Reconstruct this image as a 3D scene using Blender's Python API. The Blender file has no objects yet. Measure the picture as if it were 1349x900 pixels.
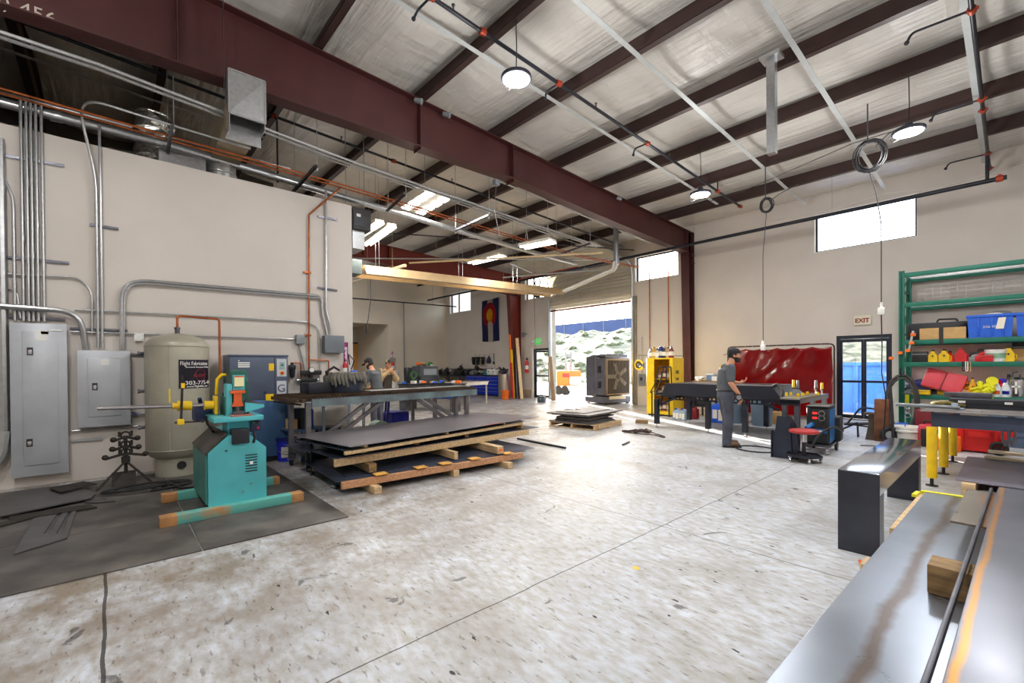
import bpy, bmesh, math, random
from mathutils import Vector as V, Matrix as M
random.seed(7)
SC=bpy.context.scene; COL=SC.collection
PI=math.pi; R=math.radians
# ------------------------------------------------------------------ camera
F=591.97; CX=674.5; CY=485.8; YAW=48.182; PIT=.4337; ROL=-.3856; H=1.53
cam=bpy.data.cameras.new('camera'); camo=bpy.data.objects.new('camera',cam); COL.objects.link(camo)
sa,ca=math.sin(R(YAW)),math.cos(R(YAW)); sp,cp=math.sin(R(PIT)),math.cos(R(PIT)); cr,sr=math.cos(R(ROL)),math.sin(R(ROL))
FW=V((-sa*cp,ca*cp,-sp)); _r=V((ca,sa,0)); _u=V((-sa*sp,ca*sp,cp)); RT=cr*_r+sr*_u; UP=-sr*_r+cr*_u
camo.matrix_world=M(((RT.x,UP.x,-FW.x,0),(RT.y,UP.y,-FW.y,0),(RT.z,UP.z,-FW.z,H),(0,0,0,1)))
cam.sensor_fit='HORIZONTAL'; cam.sensor_width=36; cam.lens=F/1349*36; cam.shift_y=(CY-450)/1349; cam.clip_end=500; cam.clip_start=.05
SC.camera=camo
def on(ax,v,px,py):                       # world point of a measured picture point on a plane of the place
    d=FW+(px-CX)/F*RT-(py-CY)/F*UP; o=V((0,0,H)); return o+d*((v-o[ax])/d[ax])
def PX(x,px,py): return on(0,x,px,py)
def PY(y,px,py): return on(1,y,px,py)
def PZ(z,px,py): return on(2,z,px,py)
def ceil_z(y): return 6.29+.045*(14.87-y)
# ------------------------------------------------------------------ materials
MATS={}
def mat(name,col,rough=.5,metal=0.,var=.12,scale=6.,bump=0.,col2=None,stretch=None,emit=0.,alpha=1.,coat=0.,detail=4.,edge=(.35,.65)):
    if name in MATS: return MATS[name]
    m=bpy.data.materials.new(name); m.use_nodes=True; nt=m.node_tree; b=nt.nodes['Principled BSDF']; L=nt.links
    b.inputs['Roughness'].default_value=rough; b.inputs['Metallic'].default_value=metal
    if coat: b.inputs['Coat Weight'].default_value=coat; b.inputs['Coat Roughness'].default_value=.15
    tc=nt.nodes.new('ShaderNodeTexCoord'); nz=nt.nodes.new('ShaderNodeTexNoise'); nz.inputs['Scale'].default_value=scale; nz.inputs['Detail'].default_value=detail
    src=tc.outputs['Object']
    if stretch:
        mp=nt.nodes.new('ShaderNodeMapping'); mp.inputs['Scale'].default_value=stretch; L.new(src,mp.inputs[0]); src=mp.outputs[0]
    L.new(src,nz.inputs['Vector'])
    rp=nt.nodes.new('ShaderNodeValToRGB'); c2=col2 or tuple(min(1,c*(1+var)) for c in col); c1=col if col2 else tuple(c*(1-var) for c in col)
    rp.color_ramp.elements[0].color=(*c1,1); rp.color_ramp.elements[1].color=(*c2,1); rp.color_ramp.elements[0].position=edge[0]; rp.color_ramp.elements[1].position=edge[1]
    L.new(nz.outputs['Fac'],rp.inputs[0]); L.new(rp.outputs[0],b.inputs['Base Color'])
    if bump:
        bn=nt.nodes.new('ShaderNodeBump'); bn.inputs['Strength'].default_value=bump; bn.inputs['Distance'].default_value=.02
        L.new(nz.outputs['Fac'],bn.inputs['Height']); L.new(bn.outputs[0],b.inputs['Normal'])
    if emit: b.inputs['Emission Color'].default_value=(*col,1); b.inputs['Emission Strength'].default_value=emit
    if alpha<1: b.inputs['Alpha'].default_value=alpha
    m.diffuse_color=(*col,1); MATS[name]=m; return m
def S(r,g,b):                                # sRGB 0-255 -> linear
    f=lambda c:(c/255/12.92 if c<=10 else ((c/255+.055)/1.055)**2.4)
    return (f(r),f(g),f(b))
def glass_mat(name,tint=(1,1,1),al=.12):
    if name in MATS: return MATS[name]
    m=bpy.data.materials.new(name); m.use_nodes=True; nt=m.node_tree; nt.nodes.clear()
    o=nt.nodes.new('ShaderNodeOutputMaterial'); t=nt.nodes.new('ShaderNodeBsdfTransparent'); t.inputs[0].default_value=(*tint,1)
    g=nt.nodes.new('ShaderNodeBsdfGlossy'); g.inputs['Roughness'].default_value=.03; mx=nt.nodes.new('ShaderNodeMixShader'); mx.inputs[0].default_value=al
    nt.links.new(t.outputs[0],mx.inputs[1]); nt.links.new(g.outputs[0],mx.inputs[2]); nt.links.new(mx.outputs[0],o.inputs[0]); MATS[name]=m; return m
# ------------------------------------------------------------------ mesh builder
class MB:
    def __init__(s): s.bm=bmesh.new()
    def _x(s,vs,rot,c):
        if rot: 
            m=M.Rotation(rot[2],3,'Z')@M.Rotation(rot[1],3,'Y')@M.Rotation(rot[0],3,'X')
            for v in vs: v.co=m@v.co
        for v in vs: v.co+=V(c)
    def box(s,c,sz,rot=None,bev=0):
        r=bmesh.ops.create_cube(s.bm,size=1); vs=r['verts']
        for v in vs: v.co=V((v.co.x*sz[0],v.co.y*sz[1],v.co.z*sz[2]))
        if bev:
            es=list({e for v in vs for e in v.link_edges}); q=bmesh.ops.bevel(s.bm,geom=es,offset=min(bev,.45*min(sz)),segments=2,affect='EDGES',profile=.6)
            vs=list({v for f in q['faces'] for v in f.verts}|{v for v in vs if v.is_valid})
        s._x(vs,rot,c); return s
    def bx(s,x0,x1,y0,y1,z0,z1,bev=0): return s.box(((x0+x1)/2,(y0+y1)/2,(z0+z1)/2),(abs(x1-x0),abs(y1-y0),abs(z1-z0)),bev=bev)
    def bar(s,a,b,w,h,bev=0,up=(0,0,1)):     # rectangular bar from a to b
        a,b=V(a),V(b); d=b-a; z=d.normalized(); u=V(up)
        if abs(z.dot(u))>.97: u=V((0,1,0))
        x=u.cross(z).normalized(); y=z.cross(x); r=bmesh.ops.create_cube(s.bm,size=1); vs=r['verts']
        for v in vs: v.co=V((v.co.x*w,v.co.y*h,v.co.z*d.length))
        if bev:
            es=list({e for v in vs for e in v.link_edges}); q=bmesh.ops.bevel(s.bm,geom=es,offset=bev,segments=1,affect='EDGES'); vs=list({v for f in q['faces'] for v in f.verts}|{v for v in vs if v.is_valid})
        m=M((x,y,z)).transposed(); mid=(a+b)/2
        for v in vs: v.co=m@v.co+mid
        return s
    def tube(s,pts,r,n=8,closed=False,caps=True):
        P=[V(p) for p in pts]; k=len(P); rs=r if isinstance(r,(list,tuple)) else [r]*k; rings=[]; prev=None
        for i in range(k):
            if closed: t=(P[(i+1)%k]-P[i-1])
            else: t=(P[min(i+1,k-1)]-P[max(i-1,0)])
            t.normalize()
            if prev is None: u=t.orthogonal().normalized()
            else:
                u=prev-t*prev.dot(t)
                if u.length<1e-5: u=t.orthogonal()
                u.normalize()
            prev=u; w=t.cross(u); sc=1.
            if 0<i<k-1 or closed:
                c=(P[(i+1)%k]-P[i]).normalized().dot((P[i]-P[i-1]).normalized()); sc=1/max(.5,math.sqrt(max(0,(1+c)/2)))
            rings.append([s.bm.verts.new(P[i]+(u*math.cos(2*PI*j/n)+w*math.sin(2*PI*j/n))*rs[i]*sc) for j in range(n)])
        for i in range(k if closed else k-1):
            A,B=rings[i],rings[(i+1)%k]
            for j in range(n): s.bm.faces.new((A[j],A[(j+1)%n],B[(j+1)%n],B[j]))
        if caps and not closed: s.bm.faces.new(rings[0][::-1]); s.bm.faces.new(rings[-1])
        return s
    def cyl(s,a,b,r,r2=None,n=16): return s.tube([a,b],[r,r if r2 is None else r2],n)
    def lathe(s,prof,c=(0,0,0),n=20,rot=None,arc=None):    # prof: (r,z) bottom to top
        vs0=[]; rings=[]
        for r,z in prof:
            if r<1e-5: ring=[s.bm.verts.new((0,0,z))]
            else: ring=[s.bm.verts.new((r*math.cos(2*PI*j/n),r*math.sin(2*PI*j/n),z)) for j in range(n)]
            rings.append(ring); vs0+=ring
        for A,B in zip(rings,rings[1:]):
            for j in range(n):
                j2=(j+1)%n; q=[A[j%len(A)],A[j2%len(A)],B[j2%len(B)],B[j%len(B)]]; f=[]
                for v in q:
                    if v not in f: f.append(v)
                if len(f)>2:
                    try: s.bm.faces.new(f)
                    except ValueError: pass
        for ring,fl in ((rings[0],1),(rings[-1],0)):
            if len(ring)>2: s.bm.faces.new(ring[::-1] if fl else ring)
        s._x(vs0,rot,c); return s
    def prism(s,poly,ax,a,b):                # polygon in the two other axes (in x,y,z order), extruded along ax from a to b
        def pt(p,t):
            q=list(p); q.insert(ax,t); return q
        A=[s.bm.verts.new(pt(p,a)) for p in poly]; B=[s.bm.verts.new(pt(p,b)) for p in poly]; n=len(A)
        f0=s.bm.faces.new(A); f1=s.bm.faces.new(B[::-1])
        for i in range(n): s.bm.faces.new((A[i],B[i],B[(i+1)%n],A[(i+1)%n]))
        return s
    def ball(s,c,r,n=12,sc=(1,1,1),rot=None):
        q=bmesh.ops.create_uvsphere(s.bm,u_segments=n,v_segments=max(6,n*2//3),radius=1); vs=q['verts']
        for v in vs: v.co=V((v.co.x*r*sc[0],v.co.y*r*sc[1],v.co.z*r*sc[2]))
        s._x(vs,rot,c); return s
    def torus(s,c,R_,r,n=24,m=8,rot=None,a0=0,a1=2*PI,sc=(1,1)):
        full=abs(a1-a0-2*PI)<1e-4; k=n if full else n+1
        ps=[V((R_*sc[0]*math.cos(a0+(a1-a0)*i/n),R_*sc[1]*math.sin(a0+(a1-a0)*i/n),0)) for i in range(k)]
        if rot:
            mm=M.Rotation(rot[2],3,'Z')@M.Rotation(rot[1],3,'Y')@M.Rotation(rot[0],3,'X'); ps=[mm@p for p in ps]
        return s.tube([p+V(c) for p in ps],r,m,closed=full)
    def grid(s,fn,nu,nv,th=0):                # surface patch fn(u,v)->xyz, optional thickness
        vs=[[s.bm.verts.new(fn(i/nu,j/nv)) for j in range(nv+1)] for i in range(nu+1)]
        fs=[s.bm.faces.new((vs[i][j],vs[i+1][j],vs[i+1][j+1],vs[i][j+1])) for i in range(nu) for j in range(nv)]
        if th: bmesh.ops.solidify(s.bm,geom=fs,thickness=th)
        return s
    def tri(s,*pts):
        s.bm.faces.new([s.bm.verts.new(p) for p in pts]); return s
MW={}
def link(o): COL.objects.link(o); return o
def mk(name,mb,m,parent=None,w=False,smooth=40,label=None,stuff=False):
    bmesh.ops.recalc_face_normals(mb.bm,faces=mb.bm.faces[:])
    me=bpy.data.meshes.new(name); mb.bm.to_mesh(me); mb.bm.free()
    if m: me.materials.append(m)
    if smooth:
        me.polygons.foreach_set('use_smooth',[True]*len(me.polygons)); me.set_sharp_from_angle(angle=R(smooth))
    o=link(bpy.data.objects.new(name,me))
    if parent is not None:
        if w: me.transform(MW[parent.name].inverted())
        o.parent=parent; MW[o.name]=MW[parent.name]
    if label: o['label']=label
    if stuff: o['kind']='stuff'
    return o
def T(name,label,cat,loc=(0,0,0),rz=0,group=None):      # a thing with parts: an Empty at its base
    o=link(bpy.data.objects.new(name,None)); o.location=loc; o.rotation_euler=(0,0,rz); o.empty_display_size=.1
    o['label']=label; o['category']=cat
    if group: o['group']=group
    MW[o.name]=M.Translation(V(loc))@M.Rotation(rz,4,'Z'); return o
def O(name,mb,m,label,cat,group=None,smooth=40,stuff=False):   # a thing that is one mesh, built in place; origin moved to its base
    o=mk(name,mb,m,smooth=smooth); me=o.data; xs=[v.co for v in me.vertices]
    lo=V((min(v.x for v in xs),min(v.y for v in xs),min(v.z for v in xs))); hi=V((max(v.x for v in xs),max(v.y for v in xs),max(v.z for v in xs)))
    c=V(((lo.x+hi.x)/2,(lo.y+hi.y)/2,lo.z)); me.transform(M.Translation(-c)); o.location=c; MW[o.name]=M.Translation(c)
    o['label']=label; o['category']=cat
    if group: o['group']=group
    if stuff: o['kind']='stuff'
    return o
def ST(name,mb,m,smooth=40,parent=None):
    o=mk(name,mb,m,smooth=smooth,parent=parent,w=True)
    if parent is None: o['kind']='structure'; MW[o.name]=M.Identity(4)
    return o
def dup(o,loc,rz=None,label=None,group=None):
    c=link(o.copy()); c.location=loc
    if rz is not None: c.rotation_euler=(0,0,rz)
    if label: c['label']=label
    if group: c['group']=group
    MW[c.name]=M.Translation(V(loc))@M.Rotation(c.rotation_euler.z,4,'Z')
    for ch in list(o.children):
        d=link(ch.copy()); d.parent=c; MW[d.name]=MW[c.name]
        for g in list(ch.children):
            e=link(g.copy()); e.parent=d
    return c
def text(name,s,size,m,parent,loc,rot,w=True,ext=.002,al='LEFT',sx=1.,bold=0.):
    cu=bpy.data.curves.new(name,'FONT'); cu.body=s; cu.size=size; cu.extrude=ext; cu.align_x=al; cu.offset=bold
    t=bpy.data.objects.new(name,cu); link(t); dg=bpy.context.evaluated_depsgraph_get(); me=bpy.data.meshes.new_from_object(t.evaluated_get(dg))
    bpy.data.objects.remove(t); o=link(bpy.data.objects.new(name,me)); me.materials.clear(); me.materials.append(m)
    me.transform(M.Scale(sx,4,(1,0,0)))
    me.transform(M.Translation(V(loc))@(rot if isinstance(rot,M) else (M.Rotation(rot[2],4,'Z')@M.Rotation(rot[1],4,'Y')@M.Rotation(rot[0],4,'X'))))
    if w: me.transform(MW[parent.name].inverted())
    o.parent=parent; MW[o.name]=MW[parent.name]; return o
def arcpts(p0,c,p1,n=5):                     # quadratic bend
    p0,c,p1=V(p0),V(c),V(p1); return [p0*(1-t)**2+c*2*t*(1-t)+p1*t*t for t in [i/n for i in range(n+1)]]
def bend(pts,r=.15,n=5):                     # polyline with rounded corners
    P=[V(p) for p in pts]; out=[P[0]]
    for i in range(1,len(P)-1):
        a=(P[i-1]-P[i]); b=(P[i+1]-P[i]); q=min(r,a.length*.48,b.length*.48)
        out+=arcpts(P[i]+a.normalized()*q,P[i],P[i]+b.normalized()*q,n)
    return out+[P[-1]]
# palette
STEELW=mat('galvanised_steel',S(186,188,190),.32,.85,.08,20)
STEELD=mat('dark_mill_steel',S(96,96,104),.38,.8,.3,5)
STEELM=mat('mill_scale_plate',S(112,114,124),.34,.75,.25,3,detail=6)
BLK=mat('black_plastic',S(28,28,30),.45,0,.15,12)
BLKM=mat('black_painted_metal',S(36,38,46),.42,.25,.15,8)
RUB=mat('black_rubber',S(24,24,25),.7,0,.2,15)
CHR=mat('chrome',S(200,200,205),.18,1,.03,10)
WOODP=mat('pale_lumber',S(204,174,132),.65,0,.2,3,stretch=(1,12,12))
WOODR=mat('reddish_lumber',S(190,140,102),.65,0,.2,3,stretch=(1,12,12))
WOODG=mat('weathered_wood',S(140,112,76),.75,0,.3,3,stretch=(3,14,14))
MAROON=mat('dark_red_oxide_paint',S(74,36,35),.5,.1,.1,2)
BRICKR=mat('red_oxide_primer',S(112,42,34),.55,.1,.12,2)
PURLM=mat('brown_oxide_purlin_paint',S(62,42,39),.5,.15,.12,2)
COPPER=mat('copper_pipe',S(176,96,52),.35,.75,.25,8)
GREYP=mat('grey_enamel',S(134,139,143),.4,.25,.1,8)
WHT=mat('white_plastic',S(232,232,228),.45,0,.05,8)
PAPER=mat('paper',S(235,228,210),.7,0,.05,8)
YEL=mat('yellow_paint',S(238,196,18),.4,0,.08,8)
RED=mat('red_plastic',S(206,28,36),.4,0,.1,8)
BLU=mat('blue_plastic',S(20,92,206),.38,0,.08,8)
NAVY=mat('royal_blue_plastic',S(24,32,170),.4,0,.1,8)
ORG=mat('orange_plastic',S(240,110,24),.45,0,.08,8)
GRN=mat('green_plastic',S(40,130,70),.45,0,.08,8)
TAN=mat('tan_fabric',S(176,150,112),.8,0,.15,12)
SKIN=mat('skin',S(206,146,114),.55,0,.06,30)
CARD=mat('cardboard',S(196,158,104),.75,0,.08,8)
# ================================================================== building shell
YW=14.87; XL=-8.5; XF=-22.4; YE=PX(XL,464.3,400).y
WALLM=mat('painted_gypsum_wall',S(210,202,194),.75,0,.03,1.2,bump=.02)
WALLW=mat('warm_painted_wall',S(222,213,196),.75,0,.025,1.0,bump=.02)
# --- floor material: power-trowelled concrete with saw-cut joints, scuffs and worn, dirtier patches by the machines
def floor_mat():
    m=bpy.data.materials.new('worn_concrete'); m.use_nodes=True; nt=m.node_tree; N=nt.nodes; L=nt.links; b=N['Principled BSDF']
    tc=N.new('ShaderNodeTexCoord'); sx=N.new('ShaderNodeSeparateXYZ'); L.new(tc.outputs['Object'],sx.inputs[0])
    def noise(sc,det=5,st=None,ro=.55,dist=0):
        n=N.new('ShaderNodeTexNoise'); n.inputs['Scale'].default_value=sc; n.inputs['Detail'].default_value=det; n.inputs['Roughness'].default_value=ro; n.inputs['Distortion'].default_value=dist
        if st:
            mp=N.new('ShaderNodeMapping'); mp.inputs['Scale'].default_value=st; mp.inputs['Rotation'].default_value=(0,0,st[3] if len(st)>3 else 0) if False else (0,0,.5)
            L.new(tc.outputs['Object'],mp.inputs[0]); L.new(mp.outputs[0],n.inputs['Vector'])
        else: L.new(tc.outputs['Object'],n.inputs['Vector'])
        return n.outputs['Fac']
    def ramp(f,a,b_,c0=(0,0,0,1),c1=(1,1,1,1)):
        r=N.new('ShaderNodeValToRGB'); r.color_ramp.elements[0].position=a; r.color_ramp.elements[1].position=b_; r.color_ramp.elements[0].color=c0; r.color_ramp.elements[1].color=c1; L.new(f,r.inputs[0]); return r.outputs[0]
    def mixc(f,a,b_,mode='MIX'):
        x=N.new('ShaderNodeMix'); x.data_type='RGBA'; x.blend_type=mode; 
        for i,v in ((0,f),(6,a),(7,b_)):
            if hasattr(v,'node'): L.new(v,x.inputs[i])
            else: x.inputs[i].default_value=v
        return x.outputs[2]
    def mth(op,a,b_=0.,c=0.):
        x=N.new('ShaderNodeMath'); x.operation=op
        for i,v in enumerate((a,b_,c)):
            if hasattr(v,'node'): L.new(v,x.inputs[i])
            else: x.inputs[i].default_value=v
        return x.outputs[0]
    base=mixc(ramp(noise(.9,6),.3,.7),(*S(184,190,199),1),(*S(210,216,225),1))
    fine=ramp(noise(9,8,(1,2.2,1)),.3,.62); base=mixc(fine,(*S(168,164,158),1),base)
    # tan dirt worn in near the machines on the left
    dirt=mth('MULTIPLY',ramp(noise(2.6,8,None,.65),.36,.6),ramp(mth('ADD',mth('MULTIPLY',sx.outputs[0],-.16),mth('MULTIPLY',sx.outputs[1],-.085)),.06,.62))
    base=mixc(mth('MULTIPLY',dirt,.85),base,(*S(120,103,82),1))
    d2=mth('MULTIPLY',ramp(noise(1.1,7,None,.6),.5,.62),.45); base=mixc(d2,base,(*S(146,138,126),1))
    sc=mth('MULTIPLY',ramp(noise(24,6,(.45,1.5,1)),.6,.66),.6); base=mixc(sc,base,(*S(92,84,74),1))
    sp=ramp(noise(9,3,(.7,1.3,1)),.70,.715); base=mixc(sp,base,(*S(40,40,42),1))
    sp2=mth('MULTIPLY',ramp(noise(3.2,5,None,.5,.6),.685,.71),.7); base=mixc(sp2,base,(*S(58,56,56),1))
    def joint(coord,pos,w=.006):
        return mth('LESS_THAN',mth('ABSOLUTE',mth('SUBTRACT',coord,pos)),w)
    wob=mth('MULTIPLY',mth('SUBTRACT',noise(3,4),.5),.03)
    xx=mth('ADD',sx.outputs[0],wob); yy=mth('ADD',sx.outputs[1],wob); j=0.
    for c,p in ((xx,-2.22),(yy,3.87),(yy,-.04),(xx,-6.15),(yy,7.8),(xx,-10.1)): j=mth('MAXIMUM',j,joint(c,p,.005 if p!=-.04 else .009)) 
    base=mixc(mth('MULTIPLY',j,.85),base,(*S(38,34,32),1))
    L.new(base,b.inputs['Base Color'])
    ro=N.new('ShaderNodeMapRange'); L.new(noise(2.2,5),ro.inputs[0]); ro.inputs[3].default_value=.3; ro.inputs[4].default_value=.52; L.new(ro.outputs[0],b.inputs['Roughness'])
    b.inputs['Specular IOR Level'].default_value=.3
    bn=N.new('ShaderNodeBump'); bn.inputs['Strength'].default_value=.06; bn.inputs['Distance'].default_value=.02; L.new(noise(5,6),bn.inputs['Height']); L.new(bn.outputs[0],b.inputs['Normal'])
    return m
ST('floor',MB().bx(-27,6,-6,YW+.25,-.2,0),floor_mat())
# --- back wall with its openings (x0,x1,z0,z1)
GD=(-13.9,-9.65,0,4.1); DL=(-15.12,-14.1,0,2.3); DR=(-3.26,-2.08,0,2.27)
WN=[(-3.78,-1.59,4.64,5.71),(-9.6,-7.85,4.64,5.6),(-15.66,-13.95,4.64,5.68),(-22.05,-20.0,4.55,5.72)]
holes=[GD,DL,DR]+WN
def wall_y(name,x0,x1,y0,y1,z1,holes,m):
    xs=sorted({x0,x1}|{h for q in holes for h in q[:2]}); mb=MB()
    for a,b in zip(xs,xs[1:]):
        zs=[0]
        for q in sorted((q for q in holes if q[0]<=a+1e-6 and q[1]>=b-1e-6),key=lambda q:q[2]):
            if q[2]>zs[-1]+1e-6: mb.bx(a,b,y0,y1,zs[-1],q[2])
            zs.append(q[3])
        if z1>zs[-1]: mb.bx(a,b,y0,y1,zs[-1],z1)
    return ST(name,mb,m)
wall_y('wall_back',XF-.2,6,YW,YW+.25,6.4,holes,WALLM)
# --- left wall: front of the lower mechanical block, its end return and deck
ST('wall_left',MB().bx(XL-.15,XL,-6,YE,0,4.62),WALLM)
ST('wall_return',MB().bx(-14,XL-.15,YE-.15,YE,0,4.62),WALLM)
ST('mezzanine_floor',MB().bx(-14,XL-.16,-6,YE-.16,4.4,4.55),WOODG)
# --- far wall with the wide opening to the next room, and that room's end wall
ST('wall_far',MB().bx(XF-.2,XF,11.15,YW,0,5.2).bx(XF-.2,XF,-6,11.15,3.76,5.2),WALLW)
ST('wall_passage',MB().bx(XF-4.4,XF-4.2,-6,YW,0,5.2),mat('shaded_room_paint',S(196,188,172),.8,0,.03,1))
ST('wall_passage_end',MB().bx(XF-4.2,XF-.2,11.2,11.35,0,5.2),WALLW)
ST('ceiling_passage',MB().bx(XF-4.2,XF-.2,-6,11.2,3.9,4.0),WALLW)
ST('wall_right',MB().bx(5.8,6,-6,YW,0,7.6),WALLM)
ST('wall_front',MB().bx(-27,6,-6.2,-6,0,7.6),WALLM)
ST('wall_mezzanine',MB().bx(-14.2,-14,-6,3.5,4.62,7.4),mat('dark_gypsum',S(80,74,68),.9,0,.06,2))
ST('wall_upper_far',MB().bx(XF-.45,XF-.25,-6,YW,5.2,7.4),WALLW)
# --- roof: reflective vinyl insulation sagging between the purlins
PUR=[-4.5,-2.75,-1.0,.78,2.55,4.42,6.23,8.15,9.8,11.5,13.15]
def roof_mat():
    m=mat('white_vinyl_insulation',S(214,210,203),.36,0,.04,1.5,bump=.0); nt=m.node_tree; N=nt.nodes; L=nt.links; b=N['Principled BSDF']
    tc=N.new('ShaderNodeTexCoord'); mp=N.new('ShaderNodeMapping'); mp.inputs['Scale'].default_value=(.55,5.5,1); mp.inputs['Rotation'].default_value=(0,0,R(7)); L.new(tc.outputs['Object'],mp.inputs[0])
    n1=N.new('ShaderNodeTexNoise'); n1.inputs['Scale'].default_value=1.3; n1.inputs['Detail'].default_value=5; L.new(mp.outputs[0],n1.inputs['Vector'])
    mp2=N.new('ShaderNodeMapping'); mp2.inputs['Scale'].default_value=(3.2,.5,1); L.new(tc.outputs['Object'],mp2.inputs[0])
    n2=N.new('ShaderNodeTexNoise'); n2.inputs['Scale'].default_value=1.5; n2.inputs['Detail'].default_value=4; L.new(mp2.outputs[0],n2.inputs['Vector'])
    a=N.new('ShaderNodeMath'); a.operation='MULTIPLY_ADD'; a.inputs[1].default_value=.8; L.new(n2.outputs['Fac'],a.inputs[0]); L.new(n1.outputs['Fac'],a.inputs[2])
    bn=N.new('ShaderNodeBump'); bn.inputs['Strength'].default_value=.85; bn.inputs['Distance'].default_value=.06; L.new(a.outputs[0],bn.inputs['Height']); L.new(bn.outputs[0],b.inputs['Normal'])
    return m
edges=[-6.]+PUR+[YW+.2]
def roof(u,v):
    y=-6+u*(YW+6.2); x=-27+33*v; k=0
    while k<len(edges)-2 and y>edges[k+1]: k+=1
    t=(y-edges[k])/(edges[k+1]-edges[k]); sag=.085*math.sin(PI*t)*(1+.25*math.sin(x*1.7+k*2.1))
    return (x,y,ceil_z(y)-sag)
mb=MB().grid(roof,150,60); ST('ceiling',mb,roof_mat(),smooth=180)
ST('wall_wing',MB().bx(-30,XF-.25,YW+.26,18.4,0,7.5),WALLM)  # unseen outer wall, added to keep sun out of the far-left window
ST('ceiling_deck',MB().prism([(-6.2,ceil_z(-6.2)+.12),(YW+.25,ceil_z(YW+.25)+.12),(YW+.25,ceil_z(YW+.25)+.2),(-6.2,ceil_z(-6.2)+.2)],0,-27,6),GREYP)
# --- frames, purlins, straps
for i,y in enumerate(PUR):                # cold-formed Z purlins
    z=ceil_z(y); mb=MB(); e=-.03
    mb.bx(-27,5.8,y-.005,y+.005,z-.31,z+.0).bx(-27,5.8,y-.11,y+.005,z-.31,z-.303).bx(-27,5.8,y-.11,y-.103,z-.31,z-.28).bx(-27,5.8,y-.005,y+.09,z-.012,z-.002)
    o=ST('roof_purlin',mb,PURLM); o['label']='brown roof purlin spanning the white insulated ceiling'
def rafter(name,x,m,top,bot,fw,y0,col_top,colw):
    mb=MB(); n=len(bot)
    for (ya,za),(yb,zb) in zip(bot,bot[1:]):
        mb.prism([(ya,za),(yb,zb),(yb,top(yb)),(ya,top(ya))],0,x-.006,x+.006)
        mb.prism([(ya,za),(yb,zb),(yb,zb+.018),(ya,za+.018)],0,x-fw/2,x+fw/2)
        mb.prism([(ya,top(ya)-.018),(yb,top(yb)-.018),(yb,top(yb)),(ya,top(ya))],0,x-fw/2,x+fw/2)
    for y in (bot[1][0]+.3,bot[2][0],4.3 if x>-10 else 8):
        mb.prism([(y-.006,bot[1][1]+.02),(y+.006,bot[1][1]+.02),(y+.006,top(y)-.02),(y-.006,top(y)-.02)],0,x-fw/2+.01,x+fw/2-.01)
    return ST(name,mb,m)
top1=lambda y:6.62-.0425*y
raf=rafter('roof_beam',-7.4,MAROON,top1,[(-6,5.3),(.4,5.5),(6.6,5.6),(10.4,5.42),(14.84,5.26)],.27,-6,0,0)
raf['label']='dark red tapered steel roof beam crossing the ceiling nearest the camera'
top2=lambda y:6.47-.0425*y
rf2=rafter('roof_beam',-16.07,BRICKR,top2,[(-6,5.3),(3,5.6),(7,5.5),(10.9,5.15),(14.84,4.86)],.27,-6,0,0)
rf2['label']='red steel roof beam beyond the light fittings'
for x in (1.3,-24.5):
    rafter('roof_beam',x,MAROON,top1,[(-6,5.3),(.4,5.5),(6.6,5.6),(10.4,5.42),(14.84,5.26)],.27,-6,0,0)
def column(name,x,m,ztop,yt,yb,lab):
    mb=MB(); mb.prism([(yb,0),(14.86,0),(14.86,ztop),(yt,ztop)],0,x-.006,x+.006)
    mb.prism([(yb,0),(yb+.02,0),(yt+.02,ztop),(yt,ztop)],0,x-.135,x+.135).bx(x-.135,x+.135,14.84,14.86,0,ztop)
    mb.bx(x-.16,x+.16,yb-.06,14.86,0,.02).bx(x-.13,x+.13,yt,14.86,ztop-.02,ztop).bx(x-.13,x+.13,yt,14.86,ztop-.75,ztop-.735)
    for z in (4.9,5.15): 
        if ztop>5.2: mb.bx(x+.13,x+.22,14.6,14.72,z,z+.05)
    o=ST(name,mb,m); o['label']=lab
column('steel_column',-7.4,MAROON,5.98,14.42,14.62,'dark red tapered steel column beside the yellow cabinet')
column('steel_column',-16.07,BRICKR,5.84,14.1,14.5,'red steel column between the flag and the glass side door')
column('steel_column',1.3,MAROON,5.98,14.42,14.62,'dark red steel column')
# white banding straps under the purlins
for x,y0,y1 in ((-5.62,-6,12.9),(-3.93,-6,14.6),(-2.21,-6,14.85),(-.45,-6,14.6),(-8.9,-6,14.8),(-10.9,-6,14.8),(-13,-6,14.8),(1.3,-6,14.6)):
    mb=MB(); mb.prism([(y0,ceil_z(y0)-.322),(y1,ceil_z(y1)-.322),(y1,ceil_z(y1)-.316),(y0,ceil_z(y0)-.316)],0,x-.04,x+.04)
    o=ST('ceiling_strap',mb,mat('white_banding',S(196,200,200),.5,.1,.05,5)); o['label']='flat white steel strap under the purlins'
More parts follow.
